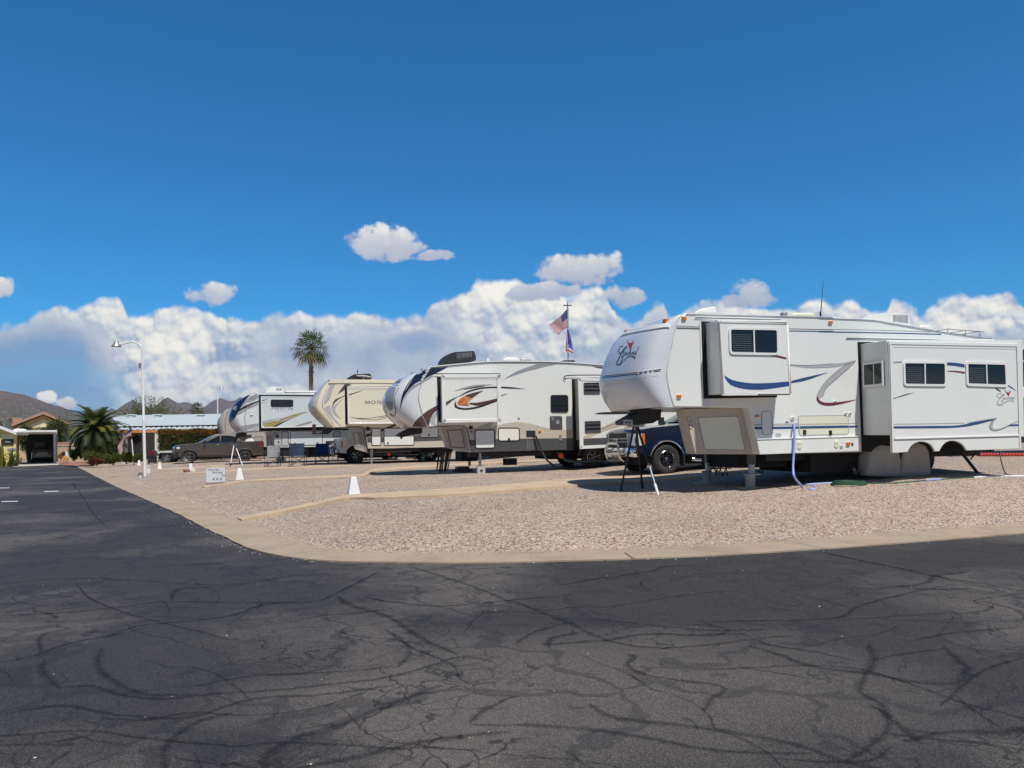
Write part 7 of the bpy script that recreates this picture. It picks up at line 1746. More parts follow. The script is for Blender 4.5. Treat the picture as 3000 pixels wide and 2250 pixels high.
# wire rack lying folded behind the landing legs
A_ = RV1.fr.W(RV1.fr.L('a', 1890, 1290, 2.0)); root = empty('wire_rack', A_, R(16.5), 'tangle of black wire rack legs on the gravel behind the front landing legs', 'rack')
iv = lambda c, x, y: Vector((RV1.fr.L(c, x, y, 2.0)-RV1.fr.loc(A_)))
mb = MB()
for (x0, y0, x1, y1) in ((1890, 1020, 1990, 1280), (1990, 1010, 1880, 1230), (2060, 1040, 1960, 1290), (2120, 1030, 2010, 1280), (1900, 1130, 2180, 1150), (2040, 1140, 2080, 1290), (2110, 1040, 2170, 1290), (2180, 1060, 2090, 1290), (1880, 1180, 2230, 1170)): mb.tube([iv('a', x0, y0), iv('a', x1, y1)], .012, 'soft_black', 6)
mb.build('wires', root); mb = MB()
for (x0, y0, x1, y1) in ((560, 1100, 740, 1090), (600, 1190, 740, 1250), (740, 1050, 740, 1260)): mb.tube([iv('b', x0, y0), iv('b', x1, y1)], .012, 'soft_black', 6)
mb.build('wires', root)
mb = MB()
for (x0, y0, x1, y1) in ((1890, 1150, 2190, 1130), (2000, 1040, 2190, 1040)): mb.tube([iv('a', x0, y0), iv('a', x1, y1)], .022, 'gelcoat_trim', 6)
mb.build('shelf_edge', root)
# hoses and cords
def cord(name, pts, r, m, label, cat='hose', group=None, extra=None, seg=8):
    mb = MB(); C = catmull(pts, 10); mb.tube(C, r, m, seg)
    if extra: extra(mb, C)
    o = mb.build(name, smooth=60); return tag(o, label, cat, group)
W1 = lambda c, x, y, yo: RV1.fr.W(RV1.fr.L(c, x, y, yo))
P = [W1('b', 1252, 470, -.05), W1('b', 1255, 560, -.09), W1('b', 1258, 760, -.10), W1('b', 1243, 1000, -.14)]+[W1('b', 1237, 1180, -.2), W1('b', 1262, 1320, -.28)]
P += [Gw('b', 1400, 1480, .02), Gw('b', 1500, 1512, .018), Gw('b', 1600, 1502, .018), Gw('b', 1560, 1462, .016), Gw('b', 1450, 1440, .016), Gw('b', 1600, 1425, .016), Gw('b', 1900, 1408, .016)]
cord('water_hose', P, .022, 'hose_blue', 'periwinkle blue water hose hanging from the nearest trailer to the gravel', 'hose', 'hoses on the pitch')
P = [W1('b', 1900, 1030, .5), W1('b', 1990, 1055, .46), W1('b', 2060, 1075, .4), W1('b', 2130, 1110, .3), W1('B', 265, 1430, .2), W1('B', 300, 1480, .1), Gw('B', 340, 1500, .05), Gw('B', 358, 1508, .05)]
def orange(mb, C): mb.tube([C[14], C[17], C[23]], [.075, .085, .07], 'hose_orange', 10); mb.tube([C[0], C[9]], .07, 'galv', 10)
cord('sewer_hose', P, .05, 'soft_black', 'thick black sewer hose with an orange fitting under the nearest trailer', 'hose', 'hoses on the pitch', orange)
cord('garden_hose', [Gw('H', x, y, .016) for x, y in ((640, 412), (720, 404), (850, 404), (950, 408), (1080, 410), (1260, 408), (1500, 388), (1700, 374), (1900, 362))], .016, 'hose_green', 'thin dark green hose along the shadow edge of the nearest trailer', 'hose', 'hoses on the pitch')
mbc = MB(); c0 = Gw('H', 952, 418, .02)
for k in range(4): mbc.tube([c0+Vector((.36*math.cos(t)*(1-k*.06), .22*math.sin(t), .015+.018*k)) for t in [R(a) for a in range(0, 361, 20)]], .016, 'hose_green', 6)
tag(mbc.build('coiled_hose', smooth=60), 'coiled dark green hose lying on the gravel below the big slide out', 'hose', 'hoses on the pitch')
cord('garden_hose', [Gw('H', x, y, .016) for x, y in ((1850, 366), (1980, 358), (2100, 357), (2300, 356))], .024, 'hose_white', 'white hose on the gravel behind the rear of the nearest trailer', 'hose', 'hoses on the pitch')
cord('garden_hose', [Gw('H', x, y, .03) for x, y in ((1500, 386), (1560, 382), (1610, 380))], .02, 'hose_blue', 'short light blue hose end beside the green hose', 'hose', 'hoses on the pitch')
cord('power_cord', [W1('o', 866, 1290, .5), W1('o', 870, 1350, .4), W1('o', 885, 1420, .3), W1('o', 905, 1490, .15), Gw('o', 935, 1540, .02), Gw('o', 1000, 1556, .02), Gw('o', 1131, 1560, .02)], .013, 'soft_black', 'black power cord dropping behind the rear of the nearest trailer', 'cord', 'power cords')
W2 = lambda c, x, y, yo: RV2.fr.W(RV2.fr.L(c, x, y, yo))
P = [W2('f', 765, 460, -.03), W2('f', 800, 490, -.10), W2('f', 850, 620, -.12), W2('f', 930, 800, -.2), W2('f', 1010, 920, -.3)]+[Gw('f', 1120, 1000, .04), Gw('f', 1230, 1038, .03), Gw('f', 1450, 1042, .03), Gw('f', 1750, 1020, .03), Gw('f', 2080, 1012, .03)]
cord('power_cord', P, .032, 'soft_black', 'heavy black power cord from the flame trailer to the gravel', 'cord', 'power cords')
P = [W2('f', 1180, 775, .3), W2('f', 1210, 780, .28), W2('f', 1255, 830, .25), W2('f', 1320, 890, .2), W2('f', 1400, 925, .1), W2('f', 1600, 930, .0), W2('f', 1850, 925, -.1), W2('f', 2020, 925, -.1)]
def redf(mb, C): mb.tube([C[14], C[18], C[24]], [.085, .10, .08], 'hose_orange', 10)
cord('sewer_hose', P, .05, 'charcoal', 'grey ribbed sewer hose with a red fitting under the flame trailer', 'hose', 'hoses on the pitch', redf)
root = empty('hose_support', Gw('f', 1620, 1020), 0, 'row of low black cradles holding up the grey sewer hose', 'hose support')
for k in range(6):
    a = Gw('f', 1390+k*115, 1022)-root.location; b = W2('f', 1390+k*115, 945, .1)-root.location; mb = MB(); mb.tube([a+Vector((-.08, 0, 0)), b, a+Vector((.08, 0, 0))], .018, 'soft_black', 6); mb.build('cradle', root)
# under the flame trailer: cinder blocks, fringe drape
p = W2('e', 1875, 945, .12); p.z = gz(p.x, p.y); k_ = p.y/FPX/6.506; root = None
mb = MB(); s1 = 75*k_; rv = RV2
b0, b1 = s1*2, 128*k_
mb.box((-s1, -.10, 0), (s1, .10, b1*.28), 'cinder'); mb.box((-s1, -.10, b1*.68), (s1, .10, b1), 'cinder'); mb.box((-s1, -.10, b1*.28), (-s1*.3, .10, b1*.68), 'cinder'); mb.box((s1*.3, -.10, b1*.28), (s1, .10, b1*.68), 'cinder'); mb.box((-s1*.3, -.02, b1*.28), (s1*.3, .10, b1*.68), 'void_black')
o = mb.build('cinder_block', loc=p, rotz=R(18)); tag(o, 'grey cinder block with square hole under the flame trailer leg', 'block', 'blocks under landing legs')
p = W2('e', 1520, 860, 2.0); p.z = gz(p.x, p.y); mb = MB(); mb.box((-.32, -.2, 0), (.32, .2, .10), 'charcoal'); mb.box((-.20, -.18, .10), (.22, .18, .19), 'charcoal'); o = mb.build('cinder_block', loc=p, rotz=R(18)); tag(o, 'dark stacked block under the far leg of the flame trailer', 'block', 'blocks under landing legs')
def fringe(rv, c, top, bot, yo, label, n=9, seed=1):
    rng = random.Random(seed); a, b = [rv.fr.W(rv.fr.L(c, x, y, yo)) for x, y in top]; root = empty('fringe_skirt', (a+b)/2, 0, label, 'skirt')
    o_ = root.location; mb = MB(); mb.tube([a-o_, b-o_], .03, 'soft_black', 6)
    for k in range(n):
        t = (k+.5)/n; p = a.lerp(b, t); q0, q1 = [rv.fr.W(rv.fr.L(c, x, y, yo-.05)) for x, y in bot]; q = q0.lerp(q1, t)+Vector((rng.uniform(-.03, .03), 0, rng.uniform(-.04, .06)))
        wv = (b-a)/n*.42
        mb.add([p-wv*1.2-o_, p+wv*1.2-o_, q+wv*.8-o_+Vector((0, rng.uniform(-.04, .04), 0)), q-wv*.8-o_], [(0, 1, 2, 3)], 'rubber')
    mb.build('strips', root)
fringe(RV2, 'e', [(1060, 480), (1340, 470)], [(1010, 940), (1260, 930)], .9, 'black fringed rubber skirt hanging below the flame trailer nose', 9, 2)
fringe(RV3, 'h', [(1230, 480), (1400, 480)], [(1160, 890), (1330, 870)], .9, 'black rag skirt hanging under the cream trailer beside the white pickup', 5, 3)
p = RV3.fr.W(RV3.fr.L('g', 297, 1350, 1.0)); q = RV3.fr.W(RV3.fr.L('g', 297, 1570, 1.0)); mb = MB(); k_ = p.y/FPX/7.3733; mb.box((-36*k_, -.03, 0), (36*k_, .03, p.z-q.z), 'wood'); o = mb.build('hanging_board', loc=q, bevel=.006); tag(o, 'brown wooden board hanging from the cream trailer nose', 'board')
# green gas bottle with hoses
p = Gw('e', 783, 728); k_ = p.y/FPX/6.506; r = 48*k_; h = 190*k_; root = empty('gas_bottle', p, 0, 'green gas bottle standing beside the cream trailer', 'gas bottle')
mb = MB(); mb.lathe([(r*.95, 0), (r, .03), (r, h*.80), (r*.85, h*.92), (r*.45, h), (.001, h)], 'gas_green', 22); mb.build('cylinder', root, smooth=40)
mb = MB(); mb.lathe([(r*.40, h), (r*.5, h*1.02), (r*.42, h*1.13), (.001, h*1.16)], 'gelcoat_trim', 16); mb.build('valve', root, smooth=40)
mb = MB(); mb.box((-r*.35, -r*1.02, h*.2), (r*.4, -r*.86, h*.5), 'gelcoat_trim'); mb.build('notice', root)
W3 = lambda c, x, y, yo: RV3.fr.W(RV3.fr.L(c, x, y, yo))
yb = RV3.fr.loc(p).y
cord('supply_hose', [W3('e', 480, 455, .2), W3('e', 500, 540, yb), W3('e', 560, 595, yb), W3('e', 630, 600, yb), W3('e', 700, 540, yb), W3('e', 770, 515, yb)], .02, 'silver_gel', 'pale grey hose looping from the cream trailer to the green gas bottle', 'hose', 'hoses on the pitch')
cord('supply_hose', [W3('e', 800, 520, yb), W3('e', 860, 535, yb), W3('e', 920, 610, yb), W3('e', 970, 680, yb), W3('e', 1020, 712, yb)], .02, 'hose_blue', 'blue hose running right from the green gas bottle', 'hose', 'hoses on the pitch')
mb = MB(); a, b = W3('e', -260, 600, .5), W3('e', 420, 575, .5); mb.tube([a, b], .07, 'soft_black', 10); c_ = a.lerp(b, .52); mb.tube([c_, a.lerp(b, .60)], .085, 'hose_orange', 10); tag(mb.build('sewer_pipe', smooth=50), 'long black sewer pipe with an orange joint under the cream trailer', 'pipe')
# canvas covers over the wheels of the nearest trailer
def wheel_cover(c, outline, yo, label):
    P = RV1.fr.XZ(c, outline, yo); cx = sum(p[0] for p in P)/len(P); zs = [p[1] for p in P]; z0, z1 = min(zs), max(zs)
    Pr = rpoly(P, .10, 3); n = len(Pr); mb = MB(); rng = random.Random(int(cx*100)); rings = []
    for k, (s_, dy) in enumerate(((1.0, .36), (1.0, .06), (.975, .0), (.90, -.03), (.6, -.035), (.3, -.03), (.002, -.03))):
        ring = []
        for i, (x, z) in enumerate(Pr):
            zz = z0+(z-z0)*(s_ if k > 1 else 1.0) if s_ < 1 else z
            xx = cx+(x-cx)*s_; zz = (z0+z1)/2+(z-(z0+z1)/2)*s_
            wr = .012*math.sin(13*xx+7*zz)+.010*math.sin(5*zz-9*xx) if k > 1 else 0
            fold = .035*math.sin(xx*16)*max(0, 1-(zz-z0)/(z1-z0)*1.4) if k > 0 else 0
            ring.append(Vector((xx, dy+wr+fold*.6, zz)))
        rings.append(ring+[ring[0]])
    mb.grid(rings, 'canvas')
    for i in range(0): pass
    o = mb.build('wheel_cover', smooth=60); o.matrix_world = Matrix.Translation(RV1.fr.o) @ Matrix.Rotation(RV1.fr.a, 4, 'Z'); return tag(o, label, 'wheel cover', 'canvas wheel covers')
wheel_cover('B', [(392, 1506), (402, 1400), (414, 1330), (440, 1285), (485, 1256), (540, 1246), (600, 1256), (645, 1300), (668, 1380), (672, 1518)], -.03, 'grey canvas wheel cover on the front wheel of the nearest trailer')
wheel_cover('B', [(664, 1520), (674, 1420), (690, 1330), (720, 1265), (770, 1232), (825, 1228), (875, 1252), (905, 1310), (918, 1390), (920, 1506)], -.05, 'grey canvas wheel cover on the rear wheel, under the wheel arch')
# folding camp chairs and the little table
def camp_chair(p, yaw, fabric, label, s=1.0, back=True):
    root = empty('camp_chair', p, yaw, label, 'chair', 'folding camp chairs')
    mb = MB()
    if back: mb.grid([[Vector((x*s, (.24+.10*(z-.42)+.05*(1-(x/.26)**2))*s, z*s)) for x in (-.28, -.14, 0, .14, .28)] for z in (.44, .6, .78, .95)], fabric); mb.build('backrest', root, smooth=60)
    mb = MB(); mb.grid([[Vector((x*s, y*s, (.44-.06*(1-(x/.28)**2))*s)) for x in (-.28, -.14, 0, .14, .28)] for y in (-.25, 0, .25)], fabric); mb.build('seat', root, smooth=60)
    for sx in (-1, 1):
        for sy in (-1, 1): mb = MB(); mb.tube([(sx*.30*s, sy*.26*s, 0), (sx*.29*s, sy*.25*s, (.62 if sy < 0 else 1.0)*s)], .013*s, 'soft_black', 6); mb.tube([(sx*.30*s-.03, sy*.26*s, 0), (sx*.30*s+.03, sy*.26*s, 0)], .02*s, 'rubber', 6); mb.build('leg', root)
        mb = MB(); mb.box((sx*.30*s-.03*s, -.30*s, .62*s), (sx*.30*s+.03*s, .26*s, .65*s), 'soft_black'); mb.build('armrest', root)
        mb = MB(); mb.tube([(-sx*.29*s, -.26*s, .06*s), (sx*.29*s, -.24*s, .42*s)], .010*s, 'dark_metal', 6); mb.tube([(-sx*.29*s, .26*s, .06*s), (sx*.29*s, .24*s, .42*s)], .010*s, 'dark_metal', 6); mb.build('cross_brace', root)
    return root
def chair_at(c, x0, x1, y, fabric, label, yaw):
    p = Gw(c, (x0+x1)/2, y); w_ = (x1-x0)/CR[c][2]/FPX*p.y; s = min(1.15, w_/.64); return camp_chair(p+Vector((0, .25, 0)), yaw, fabric, label, s)
chair_at('j', 620, 975, 1095, 'fabric_grey', 'grey folding camp chair, leftmost of three beside the ice white trailer', R(6))
chair_at('j', 1240, 1635, 1090, 'fabric_teal', 'striped dark blue folding camp chair in the middle of three', R(185))
chair_at('j', 1870, 2215, 1020, 'fabric_blue', 'bright blue folding camp chair, rightmost of three, near the white pickup', R(10))
chair_at('h', 690, 900, 790, 'fabric_blue', 'blue and white lawn chair close to the white pickup headlight', R(150))
p = Gw('j', 1000, 985); mb = MB(); mb.box((-.22, -.2, 0), (.22, .2, .32), 'silver_gel'); o = mb.build('cool_box', loc=p+Vector((0, .4, 0)), bevel=.02); tag(o, 'pale grey cool box on the gravel between the camp chairs', 'box')
p = Gw('i', 910, 1610); mb = MB(); mb.lathe([(.10, 0), (.14, .1), (.12, .22), (.001, .24)], 'hose_orange', 14); o = mb.build('orange_cap', loc=p+Vector((0, .2, .1)), smooth=50); tag(o, 'small orange cap on the gravel behind the bronze pickup', 'cap')
# right edge: dark coach, red edging, stands
CO = at_depth(2984, 1330, 27.0); CO.z = gz(CO.x, CO.y)
rv = RV('motor_coach', CO, R(17), 2.5, 'dark brown motor coach with cream stripe at the right edge behind the nearest trailer', 'motor coach', None)
Pm = rpoly([(-.0, .45), (9.0, .45), (9.0, 3.75), (.25, 3.75), (.0, 3.2)], .15); mb = MB(); mb.prism(Pm, 0, 2.5, 'soft_black'); mb.prism([(.02, 2.05), (8.9, 2.05), (8.9, 2.42), (.02, 2.42)], -.01, .0, 'cream_pale'); mb.prism([(.02, 3.30), (8.9, 3.30), (8.9, 3.36), (.02, 3.36)], -.01, .0, 'silver_decal'); mb.prism([(.02, .6), (8.9, .6), (8.9, 1.9), (.02, 1.9)], -.008, .0, 'deep_navy'); mb.build('body', rv.root, bevel=.03, smooth=30)
mb = MB(); mb.prism(rrect(.5, 2.55, 2.2, 3.2, .1), -.02, .0, 'glass_dark'); mb.build('window', rv.root)
for x in (1.2, 6.4, 7.5): wheel('wheel', rv.root, x, .12, .45, .45, .25, spokes=8)
PT = [('o', 120, 1322), ('o', 300, 1328), ('o', 470, 1334), ('o', 640, 1334), ('o', 900, 1335), ('o', 1131, 1335), ('o', 1400, 1336)]
pts_ = catmull([Gw(*p, .05) for p in PT], 12); mb = MB(); mb.tube(pts_, .03, 'red_rope', 6)
L_ = resample(pts_, 46)
for p in L_: mb.lathe([(.001, .10), (.07, .06), (.09, .0), (.07, -.05), (.001, -.06)], 'red_rope', 8, Matrix.Translation(p))
tag(mb.build('rope_edging', smooth=50), 'scalloped red rope edging along the gravel behind the nearest trailer', 'edging')
for (c, x0, x1, y0, y1, m, lb) in (('o', 318, 440, 1262, 1355, 'galv', 'grey folded metal stand seen through the rear wheel arch'), ('o', 545, 622, 1285, 1350, 'plywood', 'tan wooden block beside the red rope edging')):
    p = Gw(c, (x0+x1)/2, y1); k_ = p.y/FPX/CR[c][2]; w_ = (x1-x0)*k_; h = (y1-y0)*k_; mb = MB()
    mb.prism([(-w_*.5, 0), (w_*.5, 0), (w_*.32, h*.55), (w_*.05, h), (-w_*.38, h*.7)], -.1, .15, m); mb.prism([(-w_*.5, 0), (-w_*.1, 0), (0, h*.9)], -.14, -.10, m); o = mb.build('jack_stand', loc=p, bevel=.01); tag(o, lb, 'stand')

# ------------------------------------------------------------------ houses, wall, far palms, mountains
def HF(px, d, yaw, z=0.0):
    g = at_depth(px[0], px[1], d); g.z = z; return Frame(g, yaw)
# long mobile home with metal roof and porch
f = Frame(at_depth(340, 1300, 60.0), 0.0); f.o.z = .3
root = empty('mobile_home', f.o, 0, 'long grey mobile home with pale metal roof and orange porch fascia', 'house')
L = lambda x, y, yo=0: f.L('E', x, y, yo)
z_e = L(1260, 600).z; z_s = L(1260, 560, .9).z; z_r = L(1240, 432, 5.0).z; x0 = L(1262, 600).x; x0r = L(1195, 432, 5.0).x; x1 = x0+19
mb = MB(); mb.box((x0-.2, 2.0, -.3), (x1, 8.0, z_e+.1), 'house_grey'); mb.build('wall', root)
mb = MB(); mb.add([(x0r, 5.0, z_r), (x1, 5.0, z_r), (x1, .9, z_s+.08), (x0-.3, .9, z_s+.08), (x0-.3, 8.6, z_s), (x1, 8.6, z_s)], [(0, 3, 2, 1), (0, 1, 5, 4), (0, 4, 3)], 'white_roof'); mb.build('roof', root)
mb = MB(); n = 46; row0 = []; row1 = []
for k in range(n*2+1):
    x = x0+(x1-x0)*k/(n*2); dz_ = .05 if k % 2 else 0
    row0.append(Vector((x-.05, 1.05, z_s+.01-dz_))); row1.append(Vector((x, -.05, z_e+.10-dz_)))
mb.grid([row0, row1], 'white_roof', flip=True); mb.build('porch_roof', root)
mb = MB()
for k in range(n): x = x0+(x1-x0)*(k+.5)/n; mb.box((x-.12, .88, z_s-.10), (x+.10, .95, z_s+.06), 'void_black')
mb.build('vent_gap', root)
mb = MB(); mb.box((x0, -.06, z_e-.16), (x1, .0, z_e+.04), 'orange_fascia'); mb.build('fascia', root)
for xx in (L(1262, 700).x, L(1332, 700).x, L(1358, 700).x, L(1682, 700).x, L(1700, 700).x): mb = MB(); mb.box((xx-.07, 0, -.4), (xx+.07, .14, z_e-.1), 'white_paint' if xx > x0+.5 else 'block_wall'); mb.build('porch_post', root)
q = L(1472, 690, 1.95); mb = MB(); M_ = Matrix.Translation((q.x, 1.95, q.z)) @ Matrix.Rotation(R(90), 4, 'X'); mb.lathe([(.001, .05), (.34, .05), (.36, .0)], 'soft_black', 16, M_)
for k in range(12): a = 2*math.pi*k/12; mb.tube([(q.x+.3*math.cos(a), 1.93, q.z+.3*math.sin(a)), (q.x+.62*math.cos(a), 1.93, q.z+.62*math.sin(a))], .03, 'terracotta', 5)
mb.build('sun_ornament', root, smooth=40)
for (x, y) in ((1425, 440), (1710, 440), (1850, 475), (1815, 505), (2170, 440)):
    q = L(x, y, 4.2); mb = MB(); mb.box((q.x-.22, 3.9, q.z-.3), (q.x+.22, 4.4, q.z+.10), 'white_roof'); mb.box((q.x-.30, 3.85, q.z+.10), (q.x+.30, 4.45, q.z+.16), 'gelcoat_trim'); mb.build('roof_vent', root)
# yellow home with carport
f = Frame(at_depth(48, 1362, 66.0), R(31.6)); f.o.z = 0
root = empty('yellow_house', f.o, f.a, 'pale yellow mobile home with white carport at the end of the road', 'house')
L = lambda x, y, yo=0: f.L('E', x, y, yo)
xa = L(-330, 700).x; xb = L(172, 700).x; zt = L(170, 628).z; zl = L(0, 552).z; sl = (zl-zt)/(xb-L(0, 552).x)
mb = MB(); mb.prism([(xa, 0), (xb, 0), (xb, zt-.1), (xa, zt-.1+(xb-xa)*sl)], 0, 12, 'yellow_wall'); mb.prism([(L(10, 640).x, L(10, 690).z), (L(150, 640).x, L(150, 690).z), (L(150, 640).x, L(150, 636).z), (L(10, 640).x, L(10, 630).z)], -.04, .0, 'pale_yellow'); mb.build('wall', root)
mb = MB(); mb.prism([(xb+.05, zt-.12), (xb+.05, zt+.14), (xa-.5, zt+.14+(xb-xa)*sl), (xa-.5, zt-.12+(xb-xa)*sl)], -.5, 12.5, 'white_paint'); mb.build('roof', root)
mb = MB(); a, b = L(12, 756), L(148, 686); mb.box((a.x, -.06, a.z), (b.x, .0, b.z), 'soft_black'); mb.box((a.x+.3, -.08, a.z+.25), (b.x-.25, -.06, b.z-.2), 'steel_grey'); mb.build('window', root)
mb = MB(); q = L(128, 800); M_ = Matrix.Translation((q.x, -.02, q.z)) @ Matrix.Rotation(R(90), 4, 'X') @ Matrix.Scale(.4, 4, (0, 1, 0)); mb.lathe([(.34, 0), (.32, .04), (.001, .05)], 'galv', 18, M_); mb.build('plaque', root)
mb = MB(); a, b = L(90, 960), L(168, 872); mb.box((a.x, -.35, 0), (b.x, -.01, b.z), 'pale_yellow'); mb.build('planter', root)
yc = 4.0; xc0 = L(175, 700, yc).x; xc1 = L(600, 700, yc).x; zc = L(600, 632, yc).z; zc2 = L(600, 606, yc).z
mb = MB(); mb.box((xb+.05, 0-.1, zc2-.1), (xc1+.05, 13, zc2+.06), 'white_paint'); mb.box((xb+.06, yc-.1, zc), (xc1+.1, yc, zc2), 'white_paint'); mb.build('carport_roof', root)
mb = MB(); mb.box((xc1-.14, yc, 0), (xc1, yc+.14, zc), 'white_paint'); mb.build('carport_post', root)
mb = MB(); xm = L(292, 700, 12.8).x; mb.box((xm, 12.8, 0), (xc1+.3, 13.0, zc2), 'charcoal'); mb.box((xc1-.12, yc+2.0, 0), (xc1-.02, 13, zc2), 'white_paint'); mb.build('carport_wall', root)
mb = MB(); q0, q1 = L(378, 775, 12.7), L(482, 720, 12.7); mb.box((q0.x, 12.68, q0.z), (q1.x, 12.78, q1.z), 'steel_grey'); mb.build('back_window', root)
mb = MB()
for (x, y, r) in ((195, 590, .5), (245, 595, .45)): q = L(x, y, 1.5); mb.lathe([(r, -.3), (r*.95, 0), (r*.6, .2), (.001, .26)], 'gelcoat_trim', 16, Matrix.Translation((q.x, 1.5, q.z-.1)))
mb.build('roof_vent', root, smooth=50)
mb = MB(); q = L(200, 960, 0)
mb.add([flat(*PX('E', 140, 985), .012), flat(*PX('E', 640, 965), .012), flat(*PX('E', 605, 938), .012), flat(*PX('E', 175, 940), .012)], [(0, 1, 2, 3)], 'concrete_pale'); tag(mb.build('driveway'), kind='structure')
# terracotta house behind
f = Frame(at_depth(125, 1300, 105.0), R(31.6)); f.o.z = 0; root = empty('gable_house', f.o, f.a, 'tan stucco house with low tiled gable behind the carport', 'house')
L = lambda x, y, yo=0: f.L('E', x, y, yo)
a, b, c_ = L(125, 525), L(468, 388), L(740, 505)
mb = MB(); mb.prism([(a.x+.6, -1), (c_.x-.6, -1), (c_.x-.6, c_.z-.3), (b.x, b.z-.5), (a.x+.6, a.z-.3)], .6, 12, 'gable_wall'); mb.build('wall', root)
mb = MB(); mb.prism([(a.x, a.z), (a.x, a.z-.32), (b.x, b.z-.40), (c_.x, c_.z-.32), (c_.x, c_.z), (b.x, b.z)], -.2, 12.4, 'roof_tile'); mb.build('roof', root)
mb = MB(); mb.prism([(b.x-2.0, b.z-2.2), (b.x+2.0, b.z-2.2), (b.x, b.z-1.0)], .5, .6, 'pale_yellow'); mb.build('gable_vent', root)
mb = MB(); q = L(182, 480, 3); mb.box((q.x-.5, 2.5, q.z-2), (q.x+.6, 3.5, q.z+.3), 'roof_tile'); mb.build('chimney', root)
# block wall
def bwall(x0, x1, ytop, d, label, m='block_wall'):
    a = at_depth(*PX('E', x0, ytop), d); b = at_depth(*PX('E', x1, ytop), d); mb = MB(); mb.box((a.x, d, -.1), (b.x, d+.2, a.z), m); mb.box((a.x-.03, d-.05, a.z), (b.x+.03, d+.25, a.z+.10), 'concrete_pale'); mb.box((a.x, d+.06, a.z+.10), (b.x, d+.2, a.z+.42), 'roof_tile'); o = mb.build('garden_wall'); tag(o, label, 'wall')
bwall(604, 900, 765, 80.0, 'tan block garden wall right of the carport')
bwall(238, 300, 765, 96.0, 'short tan block wall seen through the carport')
# red earth bed at the end of the kerb
mb = MB(); mb.add([flat(*PX('E', x, y), .02) for x, y in ((640, 965), (800, 972), (985, 968), (1130, 962), (1240, 950), (1200, 935), (900, 925), (640, 940))], [tuple(range(8))], 'terracotta'); tag(mb.build('earth_bed'), kind='structure')
# ------------------------------------------------------------------ plants
def leaves(mb, c, r, n, size, m, rng, flatz=.9, shell=.45, up=.3):
    n = int(n*1.9); size *= .62; c = Vector(c); r = Vector(r)
    for _ in range(n):
        d = Vector((rng.gauss(0, 1), rng.gauss(0, 1), rng.gauss(0, 1))).normalized(); k = shell+(1-shell)*rng.random()**.6
        p = c+Vector((d.x*r.x, d.y*r.y, d.z*r.z))*k
        s = size*rng.uniform(.6, 1.35); a = rng.uniform(0, 6.28); t = (d*.6+Vector((math.cos(a), math.sin(a), up+rng.uniform(-.5, .5)))).normalized()
        n_ = t.cross(Vector((rng.uniform(-1, 1), rng.uniform(-1, 1), rng.uniform(-1, 1)))).normalized()*s*.32
        mb.add([p, p+t*s*.5+n_, p+t*s, p+t*s*.5-n_], [(0, 1, 2, 3)], rng.choice(m) if isinstance(m, (list, tuple)) else m)
def bush(c, x0, x1, ytop, ybot, d, m, label, n=900, size=.16, name='shrub', seed=1, lumps=7, cat='shrub', group=None, z0=None):
    rng = random.Random(seed); a = at_depth(*PX(c, x0, ybot), d); b = at_depth(*PX(c, x1, ytop), d); w_ = (b.x-a.x)/2; h = b.z-a.z; cx = (a.x+b.x)/2
    base = Vector((cx, d, a.z if z0 is None else z0)); root = empty(name, base, 0, label, cat, group)
    h = b.z-base.z
    mb = MB()
    for k in range(lumps):
        u = rng.uniform(-.62, .62); v = rng.uniform(.30, .68); rr = rng.uniform(.30, .46)
        leaves(mb, (u*w_, rng.uniform(-.35, .35)*w_*.7, h*v), (w_*rr*1.1, w_*rr*.8, h*rr*.8), n//lumps, size, m, rng)
    mb.build('foliage', root)
    mb = MB()
    for k in range(4): mb.tube([(rng.uniform(-.08, .08)*w_, rng.uniform(-.1, .1), -.05), (rng.uniform(-.4, .4)*w_, rng.uniform(-.2, .2), h*.6)], [.05, .015], 'bark', 5)
    mb.build('stem', root)
    return root
bush('n', 168, 400, 1140, 1425, 57, 'leaf_dark', 'rounded dark green clipped bush by the tan wall', 2200, .13, seed=2, lumps=9)
bush('n', 330, 720, 900, 1420, 69, ['leaf_dark', 'leaf_mid'], 'dark leafy shrub filling the space left of the date palm trunk', 2000, .22, seed=22, lumps=10)
bush('n', 460, 955, 1215, 1440, 54.5, ['leaf_yellow', 'leaf_mid'], 'yellow green low shrub under the date palm', 1800, .16, seed=3, lumps=9)
bush('n', 615, 935, 1350, 1530, 53, 'leaf_red', 'small dark red shrub at the end of the kerb', 1700, .12, seed=4, lumps=8)
bush('n', 950, 1340, 1255, 1510, 52, ['leaf_mid', 'leaf_yellow'], 'bright green shrub behind the leftmost marker post', 1800, .17, seed=5, lumps=9)
bush('n', 1300, 1590, 1215, 1490, 51, ['leaf_mid', 'leaf_yellow'], 'bright green shrub below the drooping flag', 1600, .17, seed=6, lumps=8)
bush('n', 1560, 1850, 1280, 1480, 50, ['leaf_mid', 'leaf_yellow'], 'bright green shrub just left of the lamp post', 1300, .17, seed=7, lumps=7)
bush('n', 905, 1120, 470, 1400, 62, ['leaf_dark', 'leaf_mid'], 'tall dark green shrub between the date palm and the mobile home', 2600, .20, seed=8, lumps=12)
bush('m', 420, 760, 560, 800, 92, ['leaf_dark', 'leaf_mid'], 'dark green tree crown behind the carport, smaller of two', 2200, .30, 'leafy_tree', 9, 9, 'tree', z0=0)
bush('m', 690, 1520, 470, 1100, 90, ['leaf_dark', 'leaf_mid', 'leaf_mid'], 'broad dark green tree behind the carport in front of the gable', 5200, .32, 'leafy_tree', 10, 16, 'tree', z0=0)
